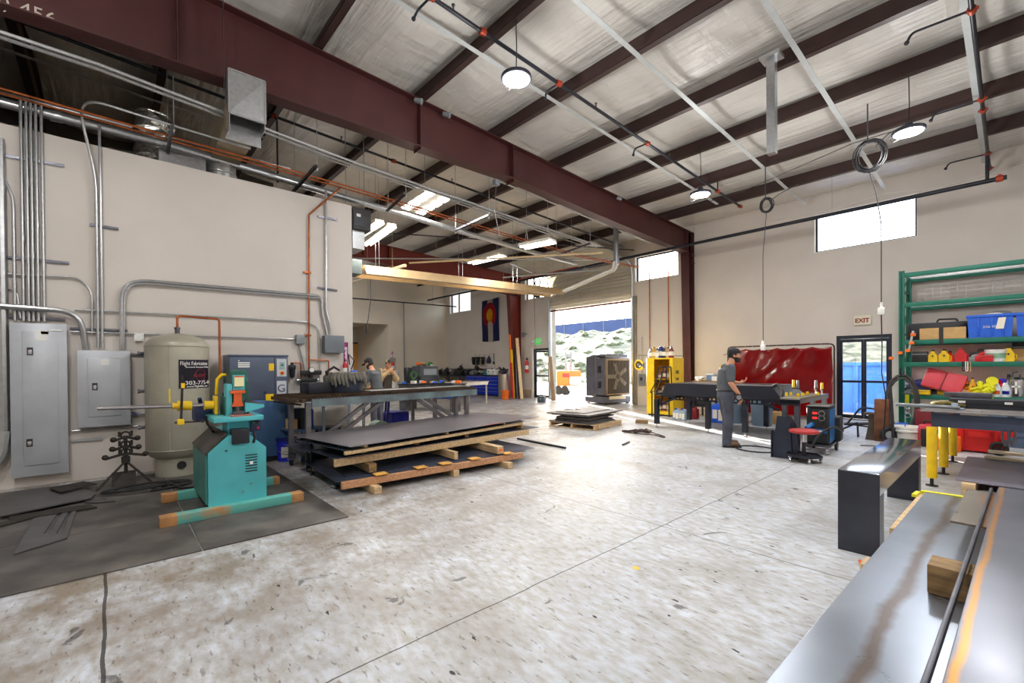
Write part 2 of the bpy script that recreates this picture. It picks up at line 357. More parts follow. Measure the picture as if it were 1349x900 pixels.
# --- windows
FRB=mat('dark_bronze_frame',S(38,42,54),.4,.4,.1,8); FRB2=mat('white_window_trim',S(226,222,212),.6,0,.03,6); CLR=glass_mat('clear_glass')
def window(n,q,mull):
    x0,x1,z0,z1=q; y0,y1=YW+.12,YW+.18; w=.06; fr=MB()
    fr.bx(x0,x1,y0,y1,z0,z0+w).bx(x0,x1,y0,y1,z1-w,z1).bx(x0,x0+w,y0,y1,z0+w,z1-w).bx(x1-w,x1,y0,y1,z0+w,z1-w)
    if mull: fr.bx(mull-.03,mull+.03,y0,y1,z0+w,z1-w)
    f=ST('window_%d'%n,fr,FRB)
    ST('window_pane',MB().bx(x0+w,x1-w,y0+.025,y0+.031,z0+w,z1-w),CLR,parent=f)
    ST('window_trim',MB().bx(x0,x0+.015,YW-.002,y0-.001,z0+.015,z1-.015).bx(x1-.015,x1,YW-.002,y0-.001,z0+.015,z1-.015).bx(x0,x1,YW-.002,y0-.001,z1-.015,z1).bx(x0,x1,YW-.002,y0-.001,z0,z0+.015),FRB2,parent=f)
for n,(q,mu) in enumerate(zip(WN,(None,None,-15.2,-21.3))): window(n+1,q,mu)
# --- right exit door: glazed storefront doors, dark frame
def glazed_door(n,q,bars,leaf2,yo=.05,midz=1.0):
    x0,x1,z0,z1=q; y0,y1=YW+yo,YW+yo+.1; w=.07; f=MB()
    f.bx(x0,x1,y0,y1,z1-w-.02,z1).bx(x0,x0+w,y0,y1,z0,z1-w-.02).bx(x1-w,x1,y0,y1,z0,z1-w-.02).bx(x0+w,x1-w,y0,y1,0,.02)
    F_=ST('door_%d'%n,f,FRB)
    xm=(x0+x1)/2; ls=[(x0+w+.004,xm-.003),(xm+.003,x1-w-.004)] if leaf2 else [(x0+w+.004,x1-w-.004)]
    for a,b in ls:
        l=MB(); yy0,yy1=y0+.03,y0+.075; s=.05
        l.bx(a,a+s,yy0,yy1,.03,z1-w-.03).bx(b-s,b,yy0,yy1,.03,z1-w-.03).bx(a+s,b-s,yy0,yy1,z1-w-.03-s*1.6,z1-w-.03).bx(a+s,b-s,yy0,yy1,.03,.13).bx(a+s,b-s,yy0,yy1,midz,midz+.06)
        lo=ST('door_leaf',l,FRB,parent=F_)
        ST('door_glass',MB().bx(a+s,b-s,yy0+.02,yy0+.026,.13,midz).bx(a+s,b-s,yy0+.02,yy0+.026,midz+.06,z1-w-.03-s*1.6),CLR,parent=lo)
    return F_
glazed_door(1,DR,0,True); d2=glazed_door(2,DL,0,False)
ST('door_closer',MB().bx(-15.0,-14.2,YW-.0,YW+.045,2.13,2.2),FRB,parent=d2)
ST('push_bar',MB().bx(-15.0,-14.22,YW+.0,YW+.045,1.0,1.07),FRB,parent=d2)
ST('trim_1',MB().bx(-15.24,-15.13,YW-.03,YW-.001,0,2.36),FRB2)
ST('baseboard_back',MB().bx(-15.9,-15.25,YW-.06,YW-.001,0,.36),mat('block_base',S(170,152,128),.8,0,.08,5))
# --- sectional overhead door, raised: panels curve back under the roof
DOORM=mat('cream_door_panel',S(224,218,204),.5,.05,.05,2.5)
gd=T('overhead_door','cream sectional garage door rolled up above the open loading bay','garage door',(-11.78,14.5,4.1))
def gprof(s):                                   # centreline of the curtain: up the jamb, then back along the track
    if s<.95: return (YW-.12,3.98+s,0)
    r=.5; a=(s-.95)/r
    if a<R(80): return (YW-.12-r*(1-math.cos(a)),4.93+r*math.sin(a),a)
    e=R(80); d=s-.95-r*e; return (YW-.12-r*(1-math.cos(e))-d*math.sin(e),4.93+r*math.sin(e)+d*math.cos(e),e)
for k in range(7):
    s0,s1=k*.53,(k+1)*.53-.012; mb=MB(); n=6; ribs=8
    def fn(u,v,s0=s0,s1=s1):
        s=s0+(s1-s0)*u; y,z,a=gprof(s); o=.012*math.cos(u*2*PI*4); return (GD[0]+.05+v*(GD[1]-GD[0]-.1),y-o*math.cos(a),z-o*math.sin(a))
    mb.grid(fn,32,4,.04); mk('door_panel',mb,DOORM,gd,w=True)
mk('bottom_seal',MB().bx(GD[0]+.06,GD[1]-.06,YW-.17,YW-.09,3.9,3.97),mat('door_seal',S(120,60,55),.7,0,.1,5),gd,w=True)
for x in (GD[0]-.03,GD[1]+.03):
    pts=[(x,YW-.16,.03)]+[(x,gprof(s)[0]-.05,gprof(s)[1]) for s in [i*.2 for i in range(1,19)]]
    mb=MB(); mb.tube(pts,.03,6); mb.bx(x-.04,x+.04,YW-.13,YW-.005,.02,4.1); mk('track',mb,STEELW,gd,w=True)
mk('torsion_shaft',MB().cyl((GD[0]-.1,14.35,5.45),(GD[1]+.1,14.35,5.45),.03).cyl((GD[0]+.9,14.35,5.45),(GD[0]+2.2,14.35,5.45),.06).cyl((GD[0]+2.5,14.35,5.45),(GD[0]+3.6,14.35,5.45),.06),STEELD,gd,w=True)
op=mk('opener',MB().bx(GD[0]-.42,GD[0]-.12,14.1,14.4,4.75,5.05,.03).cyl((GD[0]-.3,14.25,4.55),(GD[0]-.3,14.25,4.8),.12).torus((GD[0]-.27,14.25,5.2),.16,.03,rot=(PI/2,0,0)),BLKM,gd,w=True)
mk('chain',MB().tube([(GD[0]-.45,14.2,4.9),(GD[0]-.45,14.3,1.2)],.012,6),STEELD,gd,w=True)
# steel jamb channels
ST('trim_2',MB().bx(GD[0]-.14,GD[0]-.005,YW-.06,YW-.002,0,4.12).bx(GD[0]-.005,GD[0]+.002,YW-.06,YW+.25,0,4.1),mat('jamb_steel',S(150,142,126),.5,.3,.15,3))
ST('trim_3',MB().bx(GD[1]+.005,GD[1]+.14,YW-.06,YW-.002,0,4.12).bx(GD[1]-.002,GD[1]+.005,YW-.06,YW+.25,0,4.1),MATS['jamb_steel'])
# ================================================================== overhead services
def L_(o=.03): return XL+o
def W(px,py,o=.03): return tuple(PX(XL+o,px,py))
# trapeze hangers and what they carry
TZ=4.9; KS=1.2622; KC=1.309                # the run hangs just behind the first roof beam
def sc(p,k=KS): return (p[0]*k,p[1]*k)
for i,(a,b) in enumerate((((-7.12,.57),(-6.05,.54)),((-7.15,2.07),(-6.02,2.03)),((-7.02,3.5),(-6.12,3.36)),((-7.2,4.98),(-6.05,4.92)),((-7.3,7.95),(-6.05,7.7)),((-7.0,-1.3),(-6.0,-1.3)))):
    a,b=sc(a),sc(b)
    t=T('strut_trapeze',('strut trapeze above the blue panel side of the wall, leftmost in view','strut trapeze straight above the compressor','strut trapeze just past the left wall corner','strut trapeze beside the eight-panel light','strut trapeze furthest along the pipe run','strut trapeze beyond the left edge of the view')[i].replace('above the blue panel side of the wall','by the foil duct'),'pipe hanger',((a[0]+b[0])/2,(a[1]+b[1])/2,TZ-.13))
    mb=MB(); p,q=V((a[0],a[1],TZ-.09)),V((b[0],b[1],TZ-.09)); dr=(q-p).normalized(); pr=dr.cross(V((0,0,1)))*.02
    mb.bar(p,q,.004,.041).bar(p+pr+V((0,0,.02)),q+pr+V((0,0,.02)),.041,.004).bar(p+pr*2,q+pr*2,.004,.041)
    mk('strut',mb,STEELD,t,w=True)
    for e in (p+dr*.05,q-dr*.02): mk('rod',MB().cyl(e-V((0,0,.08)),(e.x,e.y,ceil_z(e.y)-.14),.006,n=6).cyl(e-V((0,0,.03)),e-V((0,0,.05)),.016,n=6),STEELW,t,w=True)
big=[(*sc(p),TZ) for p in ((-6.78,-5),(-6.77,.57),(-7.07,2.87),(-7.58,7.2),(-7.7,9.2))]
mb=MB().tube(big,.062,12)
for p in ((-6.92,1.7),(-7.34,5.2),(-6.78,-.4)): p=sc(p); mb.cyl((p[0]-.005,p[1]-.06,TZ),(p[0]+.01,p[1]+.06,TZ),.072)
O('hanging_air_main',mb,STEELW,'thickest galvanised steel pipe of the overhead run','pipe')
for k,o in enumerate((0,.09)):
    O('hanging_conduit',MB().tube([(*sc((x+o,y),KC),5.05) for x,y in ((-5.4,-5),(-5.5,-.05),(-5.87,2.28),(-6.2,5.87),(-6.35,8.3))],.021,8),STEELW,('thin steel conduit of the overhead run, far one of the pair','thin steel conduit of the overhead run, near one of the pair')[k],'conduit')
for k,o in enumerate((0,.11)):
    O('hanging_copper_line',MB().tube([(*sc((x+o,y)),TZ-.04) for x,y in ((-6.5,-5),(-6.47,-.75),(-6.62,2.56),(-6.98,6.8),(-7.1,8.6))]+[(-8.95+.12*k,YW-.3,TZ+.1),(-8.95+.75*k,YW-.05,TZ+.02-.05*k),(-8.95+.75*k,YW-.05,.6 if k==0 else 2.0)],.015,8),COPPER,('bare copper line on the trapezes that drops beside the loading bay track','bare copper line on the trapezes that ends lower on the right of its twin')[k],'pipe')
O('copper_drop',MB().tube(bend([PX(-8.34,449,247),W(407,283,.05),W(407,480,.05),W(407,506,.05)],.03,3),.016,8).bx(XL+.002,XL+.05,W(405,0+360)[1]-.06,W(405,360)[1]+.06,W(405,360)[2],W(405,360)[2]+.03).bx(XL+.002,XL+.05,W(405,443)[1]-.06,W(405,443)[1]+.06,W(405,443)[2],W(405,443)[2]+.03),COPPER,'copper air line coming off the overhead run and down the left wall','pipe')
O('copper_branch',MB().tube(bend([W(408.8,474,.05),W(433,475,.05),W(433,505,.05)],.03,3),.012,8),COPPER,'short copper branch ending above the cutting table','pipe')
# wall conduits
def conduit(pts,r,lab,off=None,bendr=.18,m=STEELW,grp=None,cat='conduit',clips=()):
    mb=MB().tube(bend(pts,bendr,6),r,8)
    for c in clips: mb.cyl(V(c)-V((0,0,.04)),V(c)+V((0,0,.04)),r*1.3,n=8)
    return O('mounted_conduit',mb,m,lab,cat,group=grp)
def vy(px,py=400): return W(px,py)[1]
for i,px in enumerate((19.5,31,38,44,50.6,58)):
    y=vy(px); zt=4.95 if i else 3.6; zj=[2.6,3.2,3.9,3.0,3.4,2.9][i]
    pts=[(L_(.05),y,2.14),(L_(.05),y,zt)]
    if i==0: pts=[(L_(.05),y,2.14),(L_(.05),y,3.75),(L_(.05),y-.35,4.5)]
    conduit(pts,.016,'thin vertical conduit above the large breaker panel, '+('leftmost and bent away at the top','second from the left','third from the left','third from the right','second from the right','rightmost of the row')[i],grp=None,clips=[(L_(.05),y,zj)])
for i,px in enumerate((128.4,134)):
    y=vy(px); z1=PX(XL+.05,128,458).z
    pts=[(L_(.05),y,z1),(L_(.05),y,4.15),PX(-8.25,105,146),PX(-7.9,118,131),PX(-7.75,220,163),PX(-7.75,330,196)] if i==0 else [(L_(.05),y,z1),(L_(.05),y,4.9)]
    conduit(pts,.017,('thin conduit above the small breaker panel that bows out to the overhead run','straight thin conduit rising from the small breaker panel')[i],bendr=.25)
conduit([(L_(.07),vy(4),.72),(L_(.07),vy(3),4.4)],.045,'fat vertical conduit at the left edge',m=STEELW)
conduit([(L_(.1),vy(4)+.02,.75),(L_(.12),vy(2),.45),(L_(.14),vy(-12),.3)],.05,'short fat conduit elbow at the left edge near the floor',m=STEELW)
conduit([(L_(.13),vy(-6),PX(XL+.13,0,403).z),W(106,411,.13),W(113,461,.06)],.034,'fat conduit bending down into the small breaker panel',bendr=.35)
conduit([W(160,462,.05),W(160,367,.05),W(424,390,.05),W(424,410,.05),W(431,442,.05)],.022,'long conduit arching from the small breaker panel to the grey wall box, lower of two',bendr=.3)
conduit([W(163,462,.06),W(164,371,.06),W(424,393,.06)],.014,'thin conduit tucked under the long arching one',bendr=.25)
conduit([W(98,408,.04),W(404,424,.04),W(421,432,.04),W(421,505,.04)],.012,'slim conduit crossing the wall behind the tank and turning down',bendr=.2)
conduit([W(93,437,.04),W(388,447,.04)],.012,'slim level conduit between the white and grey junction boxes',bendr=.1)
conduit([W(9,361,.04),W(105,366,.04),W(121,385,.04),W(121,440,.04)],.012,'slim conduit curving down left of the small panel',bendr=.3)
conduit([W(0,376,.04),W(22,384,.04),W(27,420,.04)],.012,'short curved conduit above the large panel, near the left edge',bendr=.2)
conduit([W(429.5,250,.05),W(429.5,412,.05),W(435,428,.05),W(435,442,.05)],.018,'straight conduit dropping into the top of the grey wall box',bendr=.15)
conduit([W(95,568,.04),W(185,561,.04)],.014,'low conduit between the panels and the tank',m=STEELW)
conduit([W(393,453,.04),W(402,490,.04),W(403,510,.05)],.014,'flexible conduit hanging under the grey junction box',m=GREYP,bendr=.2)
for i,(a,b,lab) in enumerate((((-2,204),(85,219),'top slotted strut behind the row of thin conduits'),((10,339),(91,347),'slotted strut half way down the row of thin conduits'),((118,296),(156,302),'short slotted strut behind the two thin conduits'),((10,417),(86,422),'slotted strut just above the large breaker panel'),((92,433),(168,436),'slotted strut just above the small breaker panel'),((418,285),(444,290),'short slotted strut high by the wall corner'),((418,379),(444,383),'short slotted strut above the grey wall box'),((94,581),(135,578),'bare strut low on the wall right of the large panel'),((172,467),(190,468.5),'short strut between small panel and tank'))):
    p,q=V(W(*a,.012)),V(W(*b,.012)); mb=MB().bar(p,q,.02,.042,up=(1,0,0)).bar(p+V((.012,0,.017)),q+V((.012,0,.017)),.006,.006).bar(p+V((.012,0,-.017)),q+V((.012,0,-.017)),.006,.006)
    O('strut_channel',mb,STEELD if i not in (7,) else STEELW,lab,'strut channel')
# roof sprinkler mains
SPR=mat('black_sprinkler_pipe',S(38,40,48),.4,.4,.15,6); ORC=mat('red_coupling',S(168,62,34),.45,.3,.1,6)
def sprinkler(pts,lab,coups,heads,drops=None):
    t=T('hanging_sprinkler_pipe',lab,'sprinkler pipe',pts[len(pts)//2]); mk('main',MB().tube(bend(pts,.05,3),.028,10),SPR,t,w=True)
    for c in coups: mk('coupling',MB().cyl(V(c)-V((0,.045,0)),V(c)+V((0,.045,0)),.046).box(V(c)+V((.05,0,0)),(.03,.05,.02)).box(V(c)-V((.05,0,0)),(.03,.05,.02)),ORC,t,w=True)
    for c in heads: mk('sprinkler_head',MB().cyl(c,V(c)+V((0,0,.07)),.012,n=8).cyl(V(c)+V((0,0,.07)),V(c)+V((0,0,.08)),.025,n=8),STEELD,t,w=True)
    for d in drops or (): mk('branch_arm',MB().tube(bend(d,.06,4),.016,8).ball(d[-1],.03,8),SPR,t,w=True)
    return t
lz=lambda y,o=.5: ceil_z(y)-o
m1=[(-5.05,y,lz(y)) for y in (3.2,6.5,10,13.1)]
sprinkler([(-5.05,2.9,lz(2.9))]+m1[1:],'black sprinkler main running from the top of the view towards the back wall',[(-5.05,3.15,lz(3.15)),(-5.05,4.0,lz(4.0)),(-5.05,5.6,lz(5.6)),(-5.05,8.3,lz(8.3)),(-5.05,11.6,lz(11.6)),(-5.05,13,lz(13))],[(-5.05,y,lz(y)+.02) for y in (3.5,6.6,9.2)],
  [[(-5.05,3.15,lz(3.15)),(-5.3,3.1,lz(3.15)-.05),(-5.32,3.05,lz(3.15)-.18)],[(-5.05,5.6,lz(5.6)),(-5.33,5.6,lz(5.6)),(-5.36,5.6,lz(5.6)-.12)],[(-5.05,8.3,lz(8.3)),(-5.35,8.3,lz(8.3)),(-5.38,8.3,lz(8.3)-.12)],[(-5.05,11.6,lz(11.6)),(-5.05,11.6,lz(11.6)+.4)]])
sprinkler([(-.37,y,lz(y)) for y in (5,8,11,14.6)],'black sprinkler main with red couplings at the right edge of the roof',[(-.37,y,lz(y)) for y in (8.35,11.0,11.45,13.6,14.5)],[],
  [[(-.37,8.35,lz(8.35)),(-.95,8.3,lz(8.35)),(-1.0,8.28,lz(8.35)-.12)],[(-.37,11.0,lz(11)),(-.95,11.,lz(11)),(-1.0,11.,lz(11)-.1)],[(-.37,13.6,lz(13.6)),(-.95,13.6,lz(13.6)),(-1.0,13.6,lz(13.6)-.1)]])
sprinkler([(-9.5,y,lz(y)) for y in (-4,-.6,3.8,9.9,14)],'black sprinkler main behind the first roof beam',[(-9.5,y,lz(y)) for y in (2.4,4.9)],[(-9.5,y,lz(y)+.02) for y in (.6,3.7,6.5)],[[(-9.5,2.4,lz(2.4)),(-9.3,2.4,lz(2.4)-.15),(-8.9,2.3,4.9)]])
pz=5.14
wp=T('hanging_sprinkler_pipe','long black main pipe running level along the back wall above the windows','sprinkler pipe',(-8,13.4,pz)); mk('main',MB().cyl((-21.9,13.3,5.2),(-.1,13.3,5.2),.045,n=12),SPR,wp,w=True)
for x in (-.2,-12.5): mk('coupling',MB().cyl((x-.05,13.3,5.2),(x+.05,13.3,5.2),.065).box((x,13.3,5.27),(.05,.04,.03)),ORC,wp,w=True)
mk('riser',MB().tube(bend([(-.37,13.3,5.2),(-.37,13.3,5.72)],.05),.03,10),SPR,wp,w=True)
for x in (-19,-15.4,-6.5,-3): mk('hanger_rod',MB().cyl((x,13.3,5.24),(x,13.3,ceil_z(13.3)-.02),.006,n=6),STEELW,wp,w=True)
# high-bay LED lamps
HB=mat('lamp_housing',S(60,62,74),.4,.4,.05,10); LED=mat('lit_led_lens',(1,.985,.96),.5,0,0,5,emit=26.)
def area(loc,size,power,rot=(0,0,0),col=(1,.995,.985),shape='DISK',sy=None,spread=PI):
    l=bpy.data.lights.new('lamp_light','AREA'); l.shape=shape; l.size=size; l.energy=power; l.color=col
    if sy: l.size_y=sy
    l.spread=spread
    o=link(bpy.data.objects.new('lamp_light',l)); o.location=loc; o.rotation_euler=rot; return o
HBP=62
def highbay(x,y,z,ztop,lab,tilt=0):
    t=T('high_bay_lamp',lab,'ceiling lamp',(x,y,z))
    mk('housing',MB().lathe([(.0,.16),(.05,.16),(.07,.1),(.16,.07),(.215,.05),(.22,.02),(.21,0),(.185,0),(.185,.02),(.0,.02)][::-1],(x,y,z),28),HB,t,w=True)
    mk('lens',MB().lathe([(.0,-.004),(.19,-.004),(.195,.018),(0,.018)],(x,y,z),28),LED,t,w=True)
    mk('sensor',MB().lathe([(0,-.02),(.03,-.02),(.034,-.004)],(x,y,z),14),WHT,t,w=True)
    mk('hanger_cord',MB().tube([(x,y,z+.16),(x+.01,y,(z+ztop)/2),(x,y+.0,ztop)],.008,6),BLK,t,w=True)
    mk('safety_cable',MB().tube([(x-.2,y,z+.03),(x-.24,y,z-.02),(x-.2,y,z-.09),(x-.1,y,z-.06)],.004,5),BLK,t,w=True)
    area((x,y,z-.04),.36,HBP*.55); l=bpy.data.lights.new('lamp_light','POINT'); l.energy=HBP*1.3; l.color=(1,.995,.985); l.shadow_soft_size=.18; lo=link(bpy.data.objects.new('lamp_light',l)); lo.location=(x,y,z-.3); return t
highbay(-4.74,4.36,5.6,ceil_z(4.36)-.25,'round high-bay lamp nearest the camera, hanging on a long cord')
highbay(-1.16,9.8,5.3,ceil_z(9.8)-.25,'round high-bay lamp near the right edge beside the cord coil')
highbay(-4.55,9.6,5.2,ceil_z(9.6)-.25,'round high-bay lamp in the middle distance above the red curtain')
for x,y in ((-1.2,4.2),(-4.7,-1.2),(-1.2,-1.2),(2.4,4.2),(2.4,9.6),(2.4,-1.2)): highbay(x,y,5.5,ceil_z(y)-.25,'round high-bay lamp out of view behind the camera').__setitem__('group','added fill lamps behind the camera')  # unseen fixtures added to fill the room with light
for x,y in ((-19.8,6.4),(-20.6,4.9)): highbay(x,y,4.9,ceil_z(y)-.25,('small round lamp far back above the tan wall, right of the pair','small round lamp far back above the tan wall, left of the pair')[y<5])
# twin-tube and panel fittings over the far bay
TUBE=mat('lit_tube',(1,.95,.86),.5,0,0,5,emit=14.); FIX=mat('white_fixture_enamel',S(214,210,200),.45,0,.03,6)
def twin(a,b,z,lab,n=2,wd=.3,power=100):
    a,b=V((*a,z)),V((*b,z)); d=(b-a); L=d.length; rz=math.atan2(d.y,d.x); c=(a+b)/2
    t=T('tube_light',lab,'ceiling light',c,rz)
    mk('housing',MB().prism([(-wd/2,.0),(wd/2,.0),(wd/2+.03,-.04),(wd/2,.05),(-wd/2,.05),(-wd/2-.03,-.04)],0,-L/2,L/2),FIX,t)
    for k in range(n): mk('tube',MB().cyl((-L/2+.02,(k-(n-1)/2)*wd*.62,-.03),(L/2-.02,(k-(n-1)/2)*wd*.62,-.03),.026,n=10),TUBE,t)
    for s in (-1,1): mk('hanger_wire',MB().tube([(s*L*.35,-.08,.05),(s*L*.35,0,.45),(s*L*.35,.08,.05)],.004,5).cyl((s*L*.35,0,.45),(s*L*.35,0,ceil_z(c.y)-z-.14),.004,n=5),STEELW,t)
    area((c.x,c.y,z-.07),L,power,rot=(0,0,rz),col=(1,.93,.83),shape='RECTANGLE',sy=wd)
z=4.9
twin(PZ(z,482,322)[:2],PZ(z,516,297)[:2],z,'long single-row lit fitting just past the corner of the left wall',1,.2)
twin(PZ(z,470,311)[:2],PZ(z,500,292)[:2],z,'lit fitting half hidden behind the dark unit at the wall corner',1,.2,14)
twin(PZ(z,620,346)[:2],PZ(z,662,336)[:2],z,'twin-tube fitting in front of the red beam, left of two',2,.34)
twin(PZ(4.62,688,325)[:2],PZ(4.62,728,317)[:2],4.62,'twin-tube fitting nearer the loading bay, right of two',2,.34)
pl=T('panel_light','lit fitting of eight small square panels under the roof','ceiling light',PZ(5.3,560,268)); c0=PZ(5.3,560,268)
ux=(PZ(5.3,580,257)-PZ(5.3,537,283))/4; uy=(PZ(5.3,592,264)-PZ(5.3,572,259)); uy=(PZ(5.3,566,289)-PZ(5.3,540,281))*.55
for i in range(4):
    for j in (-.75,.75):
        p=c0+ux*(i-1.5)*.85+uy*j*.85; mk('light_panel',MB().bar(p-ux*.33,p+ux*.33,uy.length*.8,.02,up=(0,0,1)) if False else MB().prism([((p-ux*.27-uy*.3)[0],(p-ux*.27-uy*.3)[1]),((p+ux*.27-uy*.3)[0],(p+ux*.27-uy*.3)[1]),((p+ux*.27+uy*.3)[0],(p+ux*.27+uy*.3)[1]),((p-ux*.27+uy*.3)[0],(p-ux*.27+uy*.3)[1])],2,5.28,5.3),TUBE,pl,w=True)
mk('frame',MB().prism([tuple((c0+ux*a+uy*b)[:2]) for a,b in ((-1.75,-1.),(1.75,-1.),(1.75,1.),(-1.75,1.))],2,5.302,5.35),FIX,pl,w=True)
mk('hanger_wire',MB().cyl(c0+V((0,0,.05)),(c0.x,c0.y,ceil_z(c0.y)),.005,n=5),STEELW,pl,w=True); area((c0.x,c0.y,5.26),1.2,60,col=(1,.95,.86),shape='RECTANGLE',sy=.7)
# infrared tube heater
a,b=V((-11.0,4.75,3.98)),V((-11.0,12.05,4.18)); d=(b-a).normalized()
ih=T('tube_heater','long cream tube heater with reflector hanging over the far bay','heater',(a+b)/2)
CRM=mat('cream_enamel',S(214,190,150),.45,.15,.06,4)
def refl(poly,mm,n): 
    mb=MB(); A=[mb.bm.verts.new(a+V((p[0],0,p[1]))) for p in poly]; B=[mb.bm.verts.new(b+V((p[0],0,p[1]))) for p in poly]
    for i in range(len(poly)-1): mb.bm.faces.new((A[i],A[i+1],B[i+1],B[i]))
    bmesh.ops.solidify(mb.bm,geom=mb.bm.faces[:],thickness=.006); return mk(n,mb,mm,ih,w=True)
refl([(-.34,-.16),(-.3,-.1),(-.2,.08),(.2,.08),(.3,-.1),(.34,-.16)],CRM,'reflector')
mk('burner_tube',MB().cyl(a+V((-.1,-.3,-.06)),b+V((-.1,0,-.06)),.055).cyl(a+V((.14,0,-.06)),b+V((.14,0,-.06)),.055),mat('aluminised_tube',S(186,168,148),.4,.5,.1,5),ih,w=True)
mk('burner_box',MB().box(a+V((0,-.35,.0)),(.5,.55,.36),bev=.02),mat('grey_green_enamel',S(92,104,104),.5,.2,.1,6),ih,w=True)
for k in (.06,.42,.72,.95):
    p=a+(b-a)*k; mk('hanger_chain',MB().cyl(p+V((-.1,0,.09)),(p.x-.1,p.y,ceil_z(p.y)-.14),.005,n=5).cyl(p+V((.1,0,.09)),(p.x+.1,p.y,ceil_z(p.y)-.14),.005,n=5),STEELW,ih,w=True)
fl=T('flue_pipe','grey vertical flue with two white pipes sloping down to the tube heater','flue',(-8.6,12.25,4.7))
mk('stack',MB().cyl((-8.6,12.25,4.75),(-8.6,12.25,ceil_z(12.25)-.05),.085,n=16).cyl((-8.6,12.25,ceil_z(12.25)-.1),(-8.6,12.25,ceil_z(12.25)-.06),.16,n=16),STEELW,fl,w=True)
for o in (-.07,.07): mk('vent_pipe',MB().tube(bend([b+V((.2,.1+o,-.02)),(-8.62,12.2+o,4.62),(-8.6,12.2+o,4.85)],.15,4),.045,10),mat('white_pvc',S(222,220,212),.4,0,.04,6),fl,w=True)
# extra pipes criss-crossing the far bay
for k,(p,q,r,m_,lab) in enumerate((((-15.8,3.5,4.95),(-8.9,12.7,5.05),.022,STEELW,'thin pipe slanting across the far bay under the roof'),((-12.6,7.0,4.75),(-7.9,10.6,4.75),.03,CRM,'tan rail crossing the far bay towards the flue'),((-12.3,10.6,4.7),(-9.2,12.2,4.7),.03,STEELW,'short grey rail beside the flue'),((-17,6.5,4.6),(-11.4,6.2,4.35),.05,CRM,'tan arm reaching from the far wall side to the tube heater'),((-14.2,12.0,4.9),(-10,12.0,4.9),.02,ORC,'reddish pipe in front of the raised door'),((-20,4,4.55),(-20,13.9,4.7),.03,SPR,'dark pipe along the far wall top'),((-13.6,3.9,5.5),(-8.8,13.6,5.5),.018,SPR,'thin dark pipe high over the far bay'))):
    mb=MB().tube([p,q],r,8); 
    for e in (() if k in (0,6) else (.15,.5,.85)):
        c=V(p).lerp(V(q),e); mb.cyl(c,(c.x,c.y,ceil_z(c.y)-.14),.004,n=5)
    O('hanging_pipe',mb,m_,lab,'pipe')
# galvanised duct over the block, duct box, foil duct, dark unit heater at the corner
xs=-6.98; c=[PX(xs,301,90),PX(xs,349,104),PX(xs,349.5,165),PX(xs,303,152)]
y0,y1=c[0].y,c[1].y; z0=c[2].z+.02; z1=(c[0].z+c[1].z)/2-.02; md=((y0+y1)/2,(z0+z1)/2)
db=T('hanging_duct_box','galvanised square duct end with a pressed cross hanging by the first roof beam','air duct',(xs-.15,md[0],z0))
mb=MB(); P4=[(xs,y0,z0),(xs,y1,z0),(xs,y1,z1),(xs,y0,z1)]
for i in range(4): mb.tri(P4[i],P4[(i+1)%4],(xs+.03,md[0],md[1]))
mb.bx(xs-.25,xs-.001,y0,y0+.01,z0-.22,z1).bx(xs-.25,xs-.001,y1-.01,y1,z0-.1,z1).bx(xs-.25,xs-.001,y0,y1,z1-.01,z1).bx(xs-.26,xs-.25,y0,y1,z0-.25,z1)
for (u,v) in ((P4[0],P4[1]),(P4[1],P4[2]),(P4[2],P4[3]),(P4[3],P4[0])): mb.bar(u,v,.022,.022)
mk('plenum',mb,STEELW,db,w=True,smooth=20)
mk('hood_side',MB().prism([(xs-.25,z1-.3),(xs-.02,z0),(xs-.12,z0-.16),(xs-.28,z0-.16)],1,y0-.012,y0-.002),mat('dull_duct_side',S(150,138,116),.5,.5,.15,4),db,w=True)
mk('transition',MB().prism([(xs-.26,z0-.02),(xs-.26,z0+.26),(-8.5,z0+.24),(-8.95,z0+.2),(-8.95,z0-.06),(-8.5,z0-.04)],1,y0+.015,y1-.015),mat('dull_duct_side',S(150,138,116)),db,w=True)
mk('round_duct',MB().cyl((-8.8,md[0]-.02,z0-.04),(-8.8,md[0]-.02,4.58),.21,n=24).torus((-8.8,md[0]-.02,z0-.2),.215,.012,n=24).torus((-8.8,md[0]-.02,z0-.38),.215,.012,n=24),mat('bright_duct',S(190,192,190),.3,.8,.1,8),db,w=True)
mk('hanger_strap',MB().bx(xs-.24,xs-.2,y0-.02,y0-.015,z1-.2,ceil_z(y0)-.2),STEELD,db,w=True)
mk('lower_duct',MB().bx(-9.6,-8.62,md[0]-.85,md[0]-.26,4.56,4.85),STEELW,db,w=True)
FOIL=mat('crinkled_foil',S(204,202,196),.22,.95,.2,14,bump=1.)
rnd=random.Random(3); mb=MB()
pts=[(-8.9,-2.3+.09*i,4.62+.02*math.sin(i*.5)) for i in range(30)]
mb.tube(pts,[.14+.018*rnd.uniform(-1,1) for _ in pts],12)
O('foil_duct',mb,FOIL,'crinkled silver foil duct lying along the top of the left wall','air duct',smooth=15)
mb=MB(); pts=[(-9.1,.55+.05*math.sin(i*.9),4.55+.06*i) for i in range(16)]; mb.tube(pts,[.2+.02*rnd.uniform(-1,1) for _ in pts],14).torus((-9.1,.55,5.5),.22,.02,n=20)
O('foil_duct',mb,FOIL,'upright foil flexible duct bending up towards the roof','air duct',smooth=15)
uh=T('unit_heater','dark grey unit heater hanging at the corner of the left wall','heater',(-9.0,3.9,4.6))
ya=PX(-8.6,465,280).y; yb=PX(-8.6,489,290).y; zt=PX(-8.6,465,272).z; zb=PX(-8.6,478,303).z
ya=max(ya,3.56)
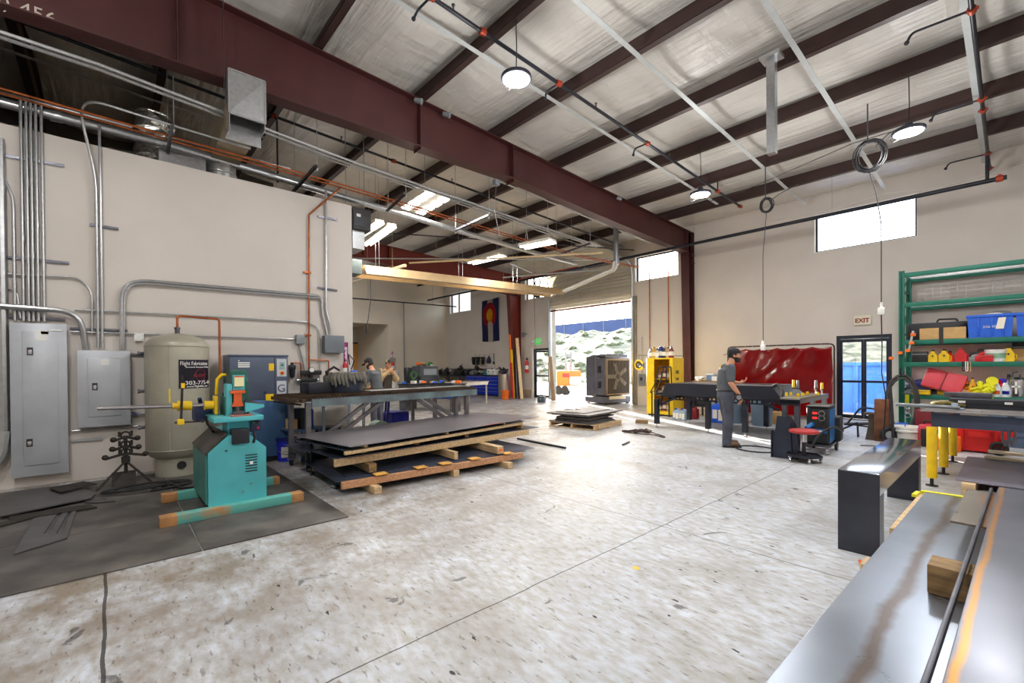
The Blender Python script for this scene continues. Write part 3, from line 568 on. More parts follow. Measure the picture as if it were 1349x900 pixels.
mk('casing',MB().bx(-9.25,-8.6,ya,yb,zb,zt,.015),mat('dark_grey_casing',S(48,47,48),.5,.2,.12,5),uh,w=True)
mk('access_door',MB().bx(-8.6,-8.585,ya+.02,(ya+yb)/2+.05,zb+.05,zt-.18),BLKM,uh,w=True); mk('label',MB().bx(-8.6,-8.592,yb-.3,yb-.22,zb+.2,zb+.3),WHT,uh,w=True,label='small white label')
mk('collar_duct',MB().bx(-9.2,-8.7,ya+.03,yb-.1,zb-.36,zb-.001),STEELW,uh,w=True); mk('rod',MB().cyl((-9.2,ya+.1,zt),(-9.2,ya+.1,ceil_z(ya)-.14),.008,n=6).cyl((-8.7,yb-.1,zt),(-8.7,yb-.1,ceil_z(ya)-.14),.008,n=6),STEELW,uh,w=True)
# pipes and joists in the dark space over the block
for k,(x,z,r,m_) in enumerate(((-9.3,5.3,.03,STEELW),(-10.2,5.15,.05,GREYP),(-10.8,4.95,.05,STEELD),(-11.5,5.6,.03,SPR))):
    O('hanging_pipe',MB().cyl((x,-5.5,z),(x+.1,2.6,z),r,n=10),m_,('thin steel pipe over the block','grey pipe over the block, second row back','dull pipe over the block, third row back','black pipe deepest over the block')[k],'pipe')
# angled struts, hung post, floodlights, cord coils
O('hanging_post',MB().bx(-2.6,-2.48,7.72,7.84,4.82,ceil_z(7.8)-.3).bx(-2.68,-2.4,7.66,7.9,ceil_z(7.8)-.31,ceil_z(7.8)-.26),STEELW,'stubby galvanised post hanging from a roof purlin','post')
def coil(c,n,r,lab,drop,endbox,tail):
    t=T('cord_coil',lab,'electric cord',c); rr=random.Random(n); pts=[]
    for i in range(n*14+1):
        a=2*PI*i/14; q=r*(1+.12*math.sin(a*.37+n)); pts.append((c[0]+q*math.cos(a)*.75+.01*i/14,c[1]+.02*math.sin(a*1.3),c[2]+q*math.sin(a)))
    mk('coil',MB().tube(pts,.011,6),BLK,t,w=True); mk('hook',MB().bar((c[0],c[1],c[2]+r),(c[0],c[1],ceil_z(c[1])-.26),.02,.01),STEELD,t,w=True)
    mk('drop_cord',MB().tube([(c[0]+.02,c[1],c[2]-r),(c[0]+drop[0]*.5+.02,c[1],c[2]-r-.4),(c[0]+drop[0],c[1],c[2]-r-1),(c[0]+drop[0],c[1],endbox)],.009,6),BLK,t,w=True)
    e=V((c[0]+drop[0],c[1],endbox)); mk('outlet_box',MB().box(e,(.1,.07,.13),bev=.01).cyl(e+V((0,0,.06)),e+V((0,0,.16)),.02),WHT,t,w=True)
    if tail: mk('tail_cord',MB().tube(tail,.01,6),BLK,t,w=True)
    mk('feed_cord',MB().tube([(c[0]+.1,c[1],c[2]+r*.5),(c[0]+.3,c[1]-.02,c[2]+r+.02),(c[0]+.7,c[1]-.1,c[2]+r+.1)],.009,6),BLK,t,w=True)
ce=PY(11.5,1010,272); e1=PY(11.5,1007,458); coil((ce.x,11.42,ce.z),5,.16,'small loop of black cord over the red curtain with a white outlet at its end',(e1.x-ce.x,0),e1.z,None)
ce=PY(10.3,1143,206); e2=PY(10.3,1161,410); coil((ce.x,10.3,ce.z),7,.27,'big tangle of black cord beside the right lamp with a white outlet box low down',(e2.x-ce.x,0),e2.z,[(e2.x,10.3,e2.z-.06),(e2.x+.01,10.3,e2.z-.6),(e2.x+.0,10.32,e2.z-1.1),(e2.x+.05,10.4,.9),(e2.x-.0,10.45,.012),(e2.x-.3,10.3,.012)])
O('ceiling_wire',MB().tube([(-7.1,11.7,5.72),(-4.2,10.9,5.5),(-2.0,10.35,5.62),(-1.3,9.85,5.42)],.007,6),BLK,'black wire strung between the roof purlins to the right lamp','electric cord')
O('string_cable',MB().tube([(-7.2,14.7,5.75),(-5.8,14.75,5.72),(-4.6,14.75,5.8),(-3.4,14.78,5.72),(-2.2,14.78,5.85),(-1.2,14.78,5.7),(.2,14.78,5.8)],.006,5),WHT,'thin white cable looping along the top of the back wall','electric cord')
for k,(y,lab) in enumerate(((4.15,'floodlight clipped to the first roof beam, left of the pair'),(4.75,'floodlight clipped to the first roof beam, right of the pair'),(10.3,'far floodlight clipped to the first roof beam near the column'))):
    x=-7.24; zz=top1(y)-.1; t=T('mounted_floodlight',lab,'floodlight',(x,y,zz)); mk('bracket',MB().bar((x-.02,y,zz+.0),(x+.08,y,zz-.05),.02,.02),STEELD,t,w=True); mk('head',MB().cyl((x+.06,y-.02,zz-.04),(x+.16,y+.06,zz-.08),.04,.055,n=12),GREYP,t,w=True)
bx_=V((-7.4,6.2,5.44)); sb=T('ceiling_junction_box','small grey box with a dangling wire under the first roof beam','junction box',bx_); mk('box',MB().box(bx_,(.12,.12,.12),bev=.01),GREYP,sb,w=True); mk('wire',MB().tube([bx_-V((0,0,.06)),bx_-V((.05,0,.6)),bx_-V((.02,-.1,1.1))],.006,5),STEELD,sb,w=True)
lt=text('lettering','AII) 456',.2,mat('white_stencil_paint',S(205,195,185),.8,0,.1,20),raf,(0,0,0),M(((0,0,1,-7.39),(1,0,0,-1.07),(0,1,0,5.49),(0,0,0,1))),w=False,ext=.001)
# ================================================================== left wall: panels, tank, ironworker, compressor
PANM=mat('grey_panel_enamel',S(182,186,192),.36,.35,.1,2.2,detail=6)
def panel(tl,br,lab,door,latches,lblpx):
    a,b=PX(XL,*tl),PX(XL,*br); y0,y1,z0,z1=a.y,b.y,b.z,a.z; t=T('breaker_panel',lab,'electrical panel',(XL,(y0+y1)/2,z0)); d=.14
    mk('enclosure',MB().bx(XL+.003,XL+d,y0+.015,y1-.015,z0+.01,z1-.01,.006).bx(XL+d,XL+d+.012,y0,y1,z0,z1,.004),PANM,t,w=True)
    p,q=PX(XL+d,*door[0]),PX(XL+d,*door[1]); dr=mk('door',MB().bx(XL+d+.012,XL+d+.024,p.y,q.y,q.z,p.z,.004),PANM,t,w=True)
    for l in latches:
        c=PX(XL+d+.02,*l); mk('latch',MB().box((XL+d+.026,c.y,c.z),(.006,.055,.1),bev=.002),BLK,dr,w=True); mk('key_plate',MB().box((XL+d+.031,c.y,c.z-.01),(.006,.035,.06),bev=.002),CHR,dr,w=True)
    for (l0,l1,mm) in lblpx:
        p,q=PX(XL+d+.02,*l0),PX(XL+d+.02,*l1); mk('label',MB().bx(XL+d+.024,XL+d+.026,p.y,q.y,q.z,p.z),mm,dr,w=True,label='printed warning label')
panel((14.5,426),(91.5,619.5),'tall grey electrical panel with two latches at the far left',((29,436),(78.5,609)),((39.5,463),(39,583.5)),(((46,435.5),(64,449.5),WHT),((54,436.5),(64,440.5),RED),((65,434),(82,436.5),WHT)))
panel((102,462),(172,558),'smaller grey electrical panel with one latch left of the tank',((115.5,472.5),(159.5,547)),((125,509.5),),(((132.5,473),(144,481),WHT),((148,470),(158,471.5),WHT)))
def wallbox(tl,br,d,lab,m=GREYP,name='junction_box',cat='junction box'):
    a,b=PX(XL,*tl),PX(XL,*br); t=T(name,lab,cat,(XL,(a.y+b.y)/2,b.z)); mk('box',MB().bx(XL+.003,XL+d,a.y,b.y,b.z,a.z,.006),m,t,w=True); mk('cover',MB().bx(XL+d,XL+d+.006,a.y-.004,b.y+.004,b.z-.004,a.z+.004,.002),m,t,w=True)
    for (u,v) in ((.12,.12),(.88,.12),(.12,.88),(.88,.88)): mk('screw',MB().cyl((XL+d+.006,a.y+(b.y-a.y)*u,b.z+(a.z-b.z)*v),(XL+d+.009,a.y+(b.y-a.y)*u,b.z+(a.z-b.z)*v),.006,n=8),CHR,t,w=True)
wallbox((388.5,441.5),(399,453.5),.1,'small grey junction box above the air regulators')
wallbox((424,442.5),(449,465),.16,'large grey wall box near the wall corner',mat('slate_box_enamel',S(112,118,124),.5,.2,.06,8))
wallbox((177,440),(188.5,449.5),.08,'small white junction box between small panel and tank',WHT)
sg=T('extinguisher_sign','narrow white and purple vertical sign beside the grey wall box','sign',PX(XL,455,490)); a,b=PX(XL,452.2,451),PX(XL,458.5,491)
mk('panel',MB().bx(XL+.002,XL+.006,a.y,b.y,b.z,a.z),mat('sign_white',S(240,230,240),.5,0,.02,5),sg,w=True)
PUR_=mat('sign_purple',S(170,40,130),.5,0,.03,5)
mk('border',MB().bx(XL+.006,XL+.008,a.y,a.y+.02,b.z,a.z).bx(XL+.006,XL+.008,b.y-.02,b.y,b.z,a.z).bx(XL+.006,XL+.008,a.y,b.y,b.z,b.z+.06).bx(XL+.006,XL+.008,a.y,b.y,a.z-.09,a.z),PUR_,sg,w=True)
hz=(a.z-b.z); ym=(a.y+b.y)/2
for k,ch in enumerate('FIRE'): text('lettering',ch,.09,PUR_,sg,(XL+.0085,ym-.03,a.z-.2-k*.085),(PI/2,0,PI/2))
mk('arrow',MB().prism([(ym-.035,b.z+.14),(ym+.035,b.z+.14),(ym,b.z+.07)],0,XL+.0085,XL+.0095),PUR_,sg,w=True)
# --- air tank
TX=-8.02; yl,yr=PX(TX,189.6,520).y,PX(TX,276.4,520).y; TY=(yl+yr)/2; TR=(yr-yl)/2*.985
zt,zs,zb=PX(TX+.1,233,439).z,PX(TX,233,457).z,PX(TX,233,592).z
TANKM=mat('tank_beige_enamel',S(166,162,146),.42,.2,.12,2.2,detail=6)
tk=T('air_tank','tall upright beige air receiver tank by the left wall','tank',(TX,TY,.012))
pr=[(TR*.25,zb-.16),(TR*.6,zb-.12),(TR*.88,zb-.06),(TR,zb+.03)]+[(TR,zs)]+[(TR*math.cos(a),zs+(zt-zs)*math.sin(a)) for a in [R(15*i) for i in range(1,6)]]+[(.03,zt)]
mk('shell',MB().lathe([(0,zb-.17)]+pr+[(0,zt)],(TX,TY,0),40),TANKM,tk,w=True)
mk('weld_seam',MB().torus((TX,TY,zs),TR+.001,.006,n=40).torus((TX,TY,zb+.03),TR+.001,.006,n=40).tube([(TX+TR*math.cos(-.35),TY+TR*math.sin(-.35),zb+.03),(TX+TR*math.cos(-.35),TY+TR*math.sin(-.35),zs)],.004,6),TANKM,tk,w=True)
mk('skirt',MB().lathe([(TR*.72,.012),(TR*.72,zb-.06),(TR*.7,zb-.06),(TR*.7,.012)],(TX,TY,0),36),TANKM,tk,w=True)
mk('drain_opening',MB().lathe([(0,0),(.055,0),(.055,.012),(0,.012)],(TX+TR*.725*math.cos(.02),TY+TR*.725*math.sin(.02),.17),18,rot=(0,PI/2,0)),BLK,tk,w=True)
mk('fitting',MB().cyl((TX,TY,zt-.01),(TX,TY,zt+.06),.03).cyl((TX,TY,zt+.06),(TX,TY,zt+.09),.04,n=6),STEELD,tk,w=True)
for zz in (zb+.35,zb+.85,zs-.1): mk('gauge_port',MB().cyl((TX-.02,TY-TR+.01,zz),(TX-.02,TY-TR-.05,zz),.022).cyl((TX-.02,TY-TR-.05,zz),(TX-.02,TY-TR-.07,zz),.032,n=6),STEELD,tk,w=True)
a=PX(TX,262,418)
O('copper_loop',MB().tube(bend([(TX,TY,zt+.092),(TX,TY,PX(TX,233,416).z),(TX-.05,TY+.52,PX(TX-.05,276,420).z),(TX+.3,TY+.53,1.9) if False else (TX-.05,TY+.52,1.35)],.04,3),.016,8),COPPER,'copper pipe looping from the tank top and down its right side','pipe')
bn=T('banner','dark shop banner on the tank with white lettering','banner',(TX+TR*.9,TY+.15,1.2))
def cyl_pt(a,z,o): return (TX+(TR+o)*math.cos(a),TY+(TR+o)*math.sin(a),z)
BR=TR+.02; ba,bb=R(-4),R(64); z0,z1=PX(TX+TR,240,512).z,PX(TX+TR,240,474).z
mk('sheet',MB().grid(lambda u,v:cyl_pt(ba+(bb-ba)*u,z0+(z1-z0)*v,.006),14,4,.004),mat('banner_print',S(38,34,46),.45,0,.25,5,col2=S(44,40,66)),bn,w=True)
def curved_text(s,size,z,a0,m_,sx=1.):
    o=text('lettering',s,size,m_,bn,(0,0,0),(0,0,0),w=False,ext=.0015,sx=sx); me=o.data; inv=MW[bn.name].inverted()
    for v in me.vertices:
        ang=a0+v.co.x/BR; p=cyl_pt(ang,z+v.co.y,.0125+v.co.z); v.co=inv@V(p)
WL=mat('white_print',S(235,232,230),.6,0,.02,9); RL=mat('red_print',S(150,40,52),.6,0,.05,9)
curved_text('Flight Fabrications',.075,z1-.075,ba+.04,WL,.74); curved_text('Structural Aluminum Welding',.03,z1-.112,ba+.2,WL,1.)
curved_text('303-775-44',.075,z0+.05,ba+.18,WL,1.2); curved_text('www.flightfab.com',.042,z0+.012,ba+.22,WL,1.05); curved_text('FLIGHT',.06,z0+.155,ba+.46,RL)
mk('emblem_ring',MB().tube([cyl_pt(ba+.72+.2*math.cos(t),z0+.185+.085*math.sin(t),.012) for t in [2*PI*i/24 for i in range(24)]],.003,6,closed=True),RL,bn,w=True)
# --- tubes and hoses by the tank
fv=T('air_valve','small valve and hose tail between tank and small panel','valve',PX(XL+.03,178,546)); c=PX(XL+.05,178,546); mk('body',MB().cyl(c-V((0,.06,0)),c+V((0,.12,0)),.018).cyl(c-V((0,0,.02)),c+V((0,0,.03)),.03,n=8),STEELW,fv,w=True); mk('handle',MB().bar(c+V((.03,-.03,.01)),c+V((.05,.06,.02)),.02,.006),BLU,fv,w=True)
# pipe stand (tripod with rollers)
c=PZ(0,166,628); c=V((-7.75,c.y*7.75/abs(c.x),.012)); ps=T('pipe_stand','dark tripod pipe stand with branching rollers left of the tank','pipe stand',c)
IRON=mat('rusty_black_iron',S(52,46,42),.7,.4,.35,9)
for k,(dx,dy) in enumerate(((.25,-.28),(.24,.26),(-.3,.02))): mk('leg',MB().tube([c+V((0,0,.3)),c+V((dx,dy,.012))],.014,8),IRON,ps,w=True)
mk('mast',MB().cyl(c+V((0,0,.1)),c+V((0,0,.62)),.02),IRON,ps,w=True)
mk('collar',MB().cyl(c+V((0,0,.28)),c+V((0,0,.36)),.045,n=8),IRON,ps,w=True)
for k,(z,w_) in enumerate(((.4,.2),(.5,.13),(.62,.12))):
    mk('crossarm',MB().bar(c+V((0,-w_,z-.05)),c+V((0,0,z)),.03,.03).bar(c+V((0,w_,z-.05)),c+V((0,0,z)),.03,.03).ball(c+V((0,-w_,z-.03)),.035,10).ball(c+V((0,w_,z-.03)),.035,10).cyl(c+V((0,.06,z)),c+V((0,.06,z+.07)),.014).cyl(c+V((0,-.06,z)),c+V((0,-.06,z+.07)),.014).torus(c+V((.02,.0,z+.02)),.045,.012,n=14,rot=(0,PI/2,0)),IRON,ps,w=True)
mk('foot_plate',MB().prism([(c.x-.12,.012),(c.x+.12,.012),(c.x,.18)],1,c.y-.14,c.y+.1),IRON,ps,w=True)
rr=random.Random(4); cc=PZ(.03,196,634); cc.x=-7.2; cc.y=PZ(.03,196,634).y*7.2/abs(PZ(.03,196,634).x)
pts=[]
for i in range(90):
    a=2*PI*i/26; pts.append((cc.x+(.2+.05*math.sin(i*.21))*math.cos(a)*.9,cc.y+(.38+.06*math.sin(i*.17))*math.sin(a),.03+.012*(i%27)/9))
pts+=[(cc.x+.3,cc.y+.3,.03),(cc.x+.35,cc.y+.5,.03)]
O('air_hose',MB().tube(pts,.013,8),RUB,'loose coils of black hose on the mats in front of the tank','hose')
# --- mats
MATM=mat('worn_rubber_mat',S(66,62,60),.55,0,.3,2.4,detail=7,col2=S(112,106,100),edge=(.42,.8))
for k,(x0,x1,y0,y1,lab) in enumerate(((-6.32,-4.5,.565,1.79,'rubber mat under the front of the teal machine'),(-8.2,-6.33,.565,1.79,'rubber mat in front of the tank and compressor'),(-5.72,-4.5,-3.1,.555,'long rubber mat along the front edge at the lower left'),(-6.95,-5.73,-3.1,.555,'middle long rubber mat under the cut steel plates'),(-8.25,-6.96,-3.1,.555,'long rubber mat nearest the left wall'))):
    O('rubber_mat',MB().bx(x0,x1,y0,y1,.0005,.012,.004),MATM,lab,'floor mat')
def plate_px(px,z,th,m_,lab,name='steel_plate',cat='steel plate'):
    P=[PZ(z,*p) for p in px]; return O(name,MB().prism([(p.x,p.y) for p in P],2,z-th,z),m_,lab,cat)
PLT=mat('cut_plate_steel',S(92,88,88),.4,.6,.2,4)
plate_px([(0,655),(40,644),(105,641),(126,650),(120,656),(40,672),(0,680)],.05,.012,PLT,'widest loose steel plate on the mats by the left wall')
plate_px([(18,730),(44,683),(70,676),(76,676),(58,703),(65,703),(82,676),(90,674),(74,703),(82,703),(96,670),(102,669),(88,709)],.024,.01,PLT,'cut-out steel plate with slots lying on the mats')
plate_px([(11,680),(118,664),(128,668),(14,686)],.03,.012,IRON,'narrow strip of steel in front of the widest loose plate')
plate_px([(0,688),(52,679),(36,684),(0,693)],.026,.012,IRON,'short strip of steel at the left edge of the view')
plate_px([(65,643),(110,634),(128,637),(80,648)],.075,.012,IRON,'dark offcut at the back of the loose plates')
plate_px([(112,662),(118,652),(152,660),(128,662)],.027,.01,PLT,'pointed offcut at the right end of the loose plates')
# --- ironworker
TEAL=mat('teal_machine_paint',S(84,182,190),.42,.15,.1,2.5,detail=6); TEALD=mat('green_cast_iron',S(36,92,82),.45,.3,.2,5); DPL=mat('scuffed_dark_plate',S(74,66,60),.5,.4,.3,6)
XI=-5.48; g=lambda px,py,x=XI:PX(x,px,py); iw=T('ironworker','teal ironworker punching machine on timber skids with a yellow collared bar','machine',(-5.95,1.0,.012))
yA,yB=.735,1.27; zS,zP=.65,.815; yP0,yP1=.915,1.10; zb0=.104
mk('cabinet',MB().prism([(yA,zb0),(yB,zb0),(yB,zS),(yP1,zP),(yP0,zP),(yA,zS)],0,-6.42,XI),TEAL,iw,w=True)
mk('side_cover',MB().bx(-6.4,XI-.02,yA-.02,yA-.001,zb0+.02,zS-.02),mat('side_teal',S(62,128,122),.45,.2,.12,3),iw,w=True,label='darker hinged side cover')
n=V((0,-(zP-zS),(yP0-yA))).normalized(); 
mk('sloped_cover',MB().prism([(yA-.02,zS-.02),(yP0-.01,zP+.012),(yP0-.018,zP+.028),(yA-.034,zS-.004)],0,-6.4,XI-.015),DPL,iw,w=True,label='scuffed dark sloping cover')
v0,v1=g(323,600),g(339,619)
for k in range(7):
    z=v0.z+(v1.z-v0.z)*k/6; mk('vent_slot',MB().bx(XI,XI+.004,v0.y,v1.y,z-.006,z+.004),BLK,iw,w=True)
mk('vent_latch',MB().box((XI+.006,(v0.y+v1.y)/2,(v0.z+v1.z)/2),(.008,.03,.03)),WHT,iw,w=True)
for p in ((298,594),(331,637),(320,647)): c=g(*p); mk('bolt',MB().cyl((XI,c.y,c.z),(XI+.008,c.y,c.z),.01,n=8),CHR if p[0]>300 else BLK,iw,w=True)
mk('skid',MB().bx(-5.5,-5.37,.34,1.62,.0125,.104,.006),mat('painted_skid_timber',S(92,170,160),.65,0,.15,2.2,col2=S(176,130,84),edge=(.62,.72)),iw,w=True)
mk('skid',MB().bx(-6.46,-6.34,.42,1.62,.0125,.104,.006),MATS['painted_skid_timber'],iw,w=True)
for q_ in ((-5.503,-5.366,.335,.47),(-5.503,-5.366,1.5,1.625),(-6.463,-6.337,.415,.56),(-6.463,-6.337,1.55,1.625)): mk('skid_end',MB().bx(*q_,.012,.1045,.004),mat('bare_skid_wood',S(172,124,76),.7,0,.25,6),iw,w=True,label='worn bare timber end')
p,q=g(281,554),g(347,549); zt_=(p.z+q.z)/2
mk('work_table',MB().bx(-6.0,XI+.02,p.y,q.y,zt_-.03,zt_+.02,.006),TEAL,iw,w=True)
c0,c1=g(305,566),g(328,583); mk('die_tray',MB().bx(XI-.12,XI+.03,c0.y,c1.y,c1.z,c0.z,.004),BLKM,iw,w=True)
c0,c1=g(311,553),g(325,567); mk('pedestal',MB().bx(-5.9,XI-.1,c0.y-.06,c1.y+.06,zP-.02,zt_-.03,.01),mat('bright_teal',S(60,176,190),.4,.15,.1,4),iw,w=True)
c0,c1=g(303,484,-5.75),g(326,545,-5.75)
def side(poly,y0,y1,m_,nm,bev=0): return mk(nm,MB().prism(poly,1,y0,y1),m_,iw,w=True)
yc=(c0.y+c1.y)/2
hood=[(-6.25,zt_+.02),(-5.62,zt_+.02),(-5.62,zt_+.2),(-5.66,zt_+.34)]+[(-5.84+.19*math.cos(a),zt_+.37+.15*math.sin(a)) for a in [R(20*i) for i in range(0,10)]]+[(-6.25,zt_+.2)]
side(hood,yc-.075,yc+.075,TEALD,'press_head'); side([(x*1.0,z) for x,z in hood],yc-.16,yc-.08,TEAL,'head_cheek') if False else None
c0,c1=g(299,506,-5.66),g(305.5,546,-5.66); mk('guide_column',MB().bx(-5.8,-5.62,c0.y-.01,c1.y+.0,zt_+.02,c0.z,.01),TEAL,iw,w=True)
c0,c1=g(309,495.5,-5.6),g(321.5,509,-5.6); mk('instruction_plate',MB().bx(-5.62,-5.6,c0.y,c1.y,c1.z,c0.z),mat('pale_yellow_label',S(238,232,180),.5,0,.03,5),iw,w=True); mk('plate_header',MB().bx(-5.6,-5.598,c0.y,c1.y,c0.z-.012,c0.z),RED,iw,w=True); mk('teal_mask',MB().bx(-5.66,-5.625,c0.y-.012,c1.y+.012,c1.z-.04,c0.z+.01),TEAL,iw,w=True)
c0,c1=g(304,515,-5.58),g(323,535,-5.58); OR2=mat('orange_tool_paint',S(226,96,40),.45,.1,.12,5)
mk('punch_holder',MB().bx(-5.64,-5.57,c0.y,c1.y,c0.z-.03,c0.z).bx(-5.63,-5.58,c0.y+.03,c1.y-.03,c1.z+.03,c0.z-.03).prism([(c0.y+.01,c1.z),(c1.y-.01,c1.z),(c1.y-.03,c1.z+.05),(c0.y+.03,c1.z+.05)],0,-5.62,-5.585),OR2,iw,w=True)
mk('punch',MB().cyl((-5.6,(c0.y+c1.y)/2,zt_+.035),(-5.6,(c0.y+c1.y)/2,c1.z),.022).box((-5.6,(c0.y+c1.y)/2,zt_+.045),(.12,.1,.05)),STEELD,iw,w=True)
mk('stripper_plate',MB().bx(-5.6,XI+.01,c0.y-.02,c1.y+.05,zt_+.021,zt_+.035),mat('pinkish_plate',S(180,110,96),.5,.2,.15,8),iw,w=True)
a,b=g(322,533,-5.6),g(347,543,-5.6)
mk('notcher_arm',MB().prism([(a.y,zt_+.05),(b.y,zt_+.1),(b.y,zt_+.13),(a.y,zt_+.16)],0,-5.75,-5.56),TEAL,iw,w=True)
mk('arm_plate',MB().prism([(a.y-.0,zt_+.162),(b.y,zt_+.132),(b.y-.06,zt_+.155),(a.y+.02,zt_+.2)],0,-5.74,-5.57),STEELD,iw,w=True)
# yellow guard, collars, rods
e=lambda px,py:PX(-5.85,px,py)
c=e(288,500); mk('guard',MB().tube([e(285,520),e(286,500),e(292,494),e(298,494)],.016,6),YEL,iw,w=True)
p0,p1=e(128,538),e(283,533.5); ax=lambda t:p0.lerp(p1,t)
mk('feed_bar',MB().cyl(p0,p1,.021,n=16),CHR,iw,w=True)
def coll(x0,x1,r,nm): f=lambda x:(x-128)/155.; mk(nm,MB().cyl(ax(f(x0)),ax(f(x1)),r,n=16).cyl(ax(f(x0)),ax(f(x0+2)),r*1.15,n=16),YEL,iw,w=True)
coll(229,249,.048,'collar'); coll(222,229,.03,'collar_nut'); coll(267,281,.045,'collar'); 
c=ax(1.); mk('flange',MB().box(c+V((0,.005,0)),(.16,.03,.2),bev=.01),YEL,iw,w=True)
mk('locking_handle',MB().tube([e(223.5,530),e(223.2,512)],.008,6),YEL,iw,w=True)
mk('stop_bar',MB().bar(PX(-5.78,240.5,494),PX(-5.78,238.5,556),.035,.02),IRON,iw,w=True); mk('stop_clamp',MB().box(PX(-5.76,238,556),(.05,.06,.06),bev=.01),YEL,iw,w=True); mk('stop_knob',MB().box(PX(-5.76,241,508),(.03,.03,.05)),YEL,iw,w=True)
mk('stop_rod',MB().cyl(PX(-5.76,230,557),PX(-5.76,268,555),.008).ball(PX(-5.76,267,555),.016,8),IRON,iw,w=True)
mk('motor',MB().bx(-6.3,-6.0,p1.y-.16,p1.y+.02,zt_-.06,zt_+.12,.02).cyl((-6.05,p1.y-.1,zt_+.12),(-6.0,p1.y-.12,zt_+.2),.02),mat('navy_motor',S(36,48,84),.45,.2,.15,6),iw,w=True)
mk('bolt_rail',MB().bx(-5.95,-5.7,yc-.15,yc-.08,zt_+.02,zt_+.22,.01).cyl((-5.8,yc-.12,zt_+.22),(-5.8,yc-.12,zt_+.27),.02,n=6).cyl((-5.88,yc-.12,zt_+.22),(-5.88,yc-.12,zt_+.26),.02,n=6),TEALD,iw,w=True)
a,b=g(332,553),g(346,569); mk('control_box',MB().bx(-5.7,-5.55,a.y,b.y,b.z,a.z-.02,.008),mat('navy_motor',S(0,0,0)),iw,w=True)
for k,(u,v,m_) in enumerate(((.3,.3,BLK),(.7,.3,RED),(.3,.7,GRN),(.7,.7,BLK))): mk('button',MB().cyl((-5.55,a.y+(b.y-a.y)*u,b.z+(a.z-b.z)*v),(-5.535,a.y+(b.y-a.y)*u,b.z+(a.z-b.z)*v),.012,n=10),m_,iw,w=True)
mk('power_cord',MB().tube([g(334,569),g(336,576),g(334,582),(-5.6,1.2,.7)],.012,8),BLK,iw,w=True); mk('power_cord',MB().tube([e(271,548),e(273,558),e(279,566),(-6.0,.86,.8)],.012,8),BLK,iw,w=True)
# --- rotary compressor cabinet
XC=-7.95; h=lambda px,py,x=XC:PX(x,px,py); yl,yr=h(303,520).y,h(380,520).y; zT,zM,zB=h(340,467.5).z,h(340,527).z,.09
CAB=mat('blue_grey_cabinet',S(82,92,112),.42,.35,.1,3); cm=T('air_compressor','blue grey rotary air compressor cabinet behind the teal machine','compressor',(-8.2,(yl+yr)/2,.012))
ysp=h(362,500).y
mk('cabinet',MB().bx(-8.48,XC-.015,yl,yr,zB,zT-.03,.008).bx(-8.48,XC+.01,yl-.005,yr+.005,zT-.03,zT,.004),CAB,cm,w=True)
mk('front_door',MB().bx(XC-.015,XC,yl+.005,ysp-.004,zM+.004,zT-.035,.004),CAB,cm,w=True); mk('control_door',MB().bx(XC-.015,XC,ysp+.004,yr-.005,zM+.004,zT-.035,.004),CAB,cm,w=True)
mk('lower_panel',MB().bx(XC-.015,XC-.004,yl+.005,yr-.005,zB+.01,zM-.004,.004),mat('blue_lower_panel',S(72,106,148),.42,.35,.1,3),cm,w=True)
mk('foot',MB().bx(-8.4,-8.3,yl+.02,yr-.02,.012,zB),BLK,cm,w=True); mk('foot',MB().bx(-8.1,-8.0,yl+.02,yr-.02,.012,zB),BLK,cm,w=True)
def dec(p,q,m_,nm,o=.0,th=.003): a,b=h(*p),h(*q); return mk(nm,MB().bx(XC+o,XC+o+th,a.y,b.y,b.z,a.z),m_,cm,w=True)
for k in range(3): dec((313.5,477.3+k*2.6),(329,478.9+k*2.6),WHT,'logo_bar')
dec((354,479),(361,488.5),YEL,'warning_label'); dec((350,519.5),(362,527.5),YEL,'warning_label')
LG=mat('pale_grey_plate',S(196,200,206),.4,.1,.05,6); dec((364.6,473),(377.5,496),LG,'control_plate'); dec((368,477),(375,487),mat('display_grey',S(150,168,170),.3,0,.05,6),'display',.003); dec((364.6,502),(377.5,527),LG,'model_plate')
dec((370,479.5),(373.5,482.5),GRN,'display_icon',.006)
c=h(371.5,491.5); mk('stop_button',MB().cyl((XC+.003,c.y,c.z),(XC+.008,c.y,c.z),.035,n=16),YEL,cm,w=True); mk('stop_knob',MB().cyl((XC+.008,c.y,c.z),(XC+.02,c.y,c.z),.022,n=16),RED,cm,w=True)
c=h(366,513.5); text('lettering','G',.17,mat('navy_print',S(50,60,96),.5,0,.02,5),cm,(XC+.004,c.y-.01,c.z-.035),(PI/2,0,PI/2))
c=h(349,517); mk('lock',MB().cyl((XC,c.y,c.z),(XC+.02,c.y,c.z),.018,n=12),BLK,cm,w=True); c=h(314.5,473.5) ; mk('badge',MB().cyl((XC,c.y,c.z-.02),(XC+.004,c.y,c.z-.02),.01,n=8),WHT,cm,w=True)
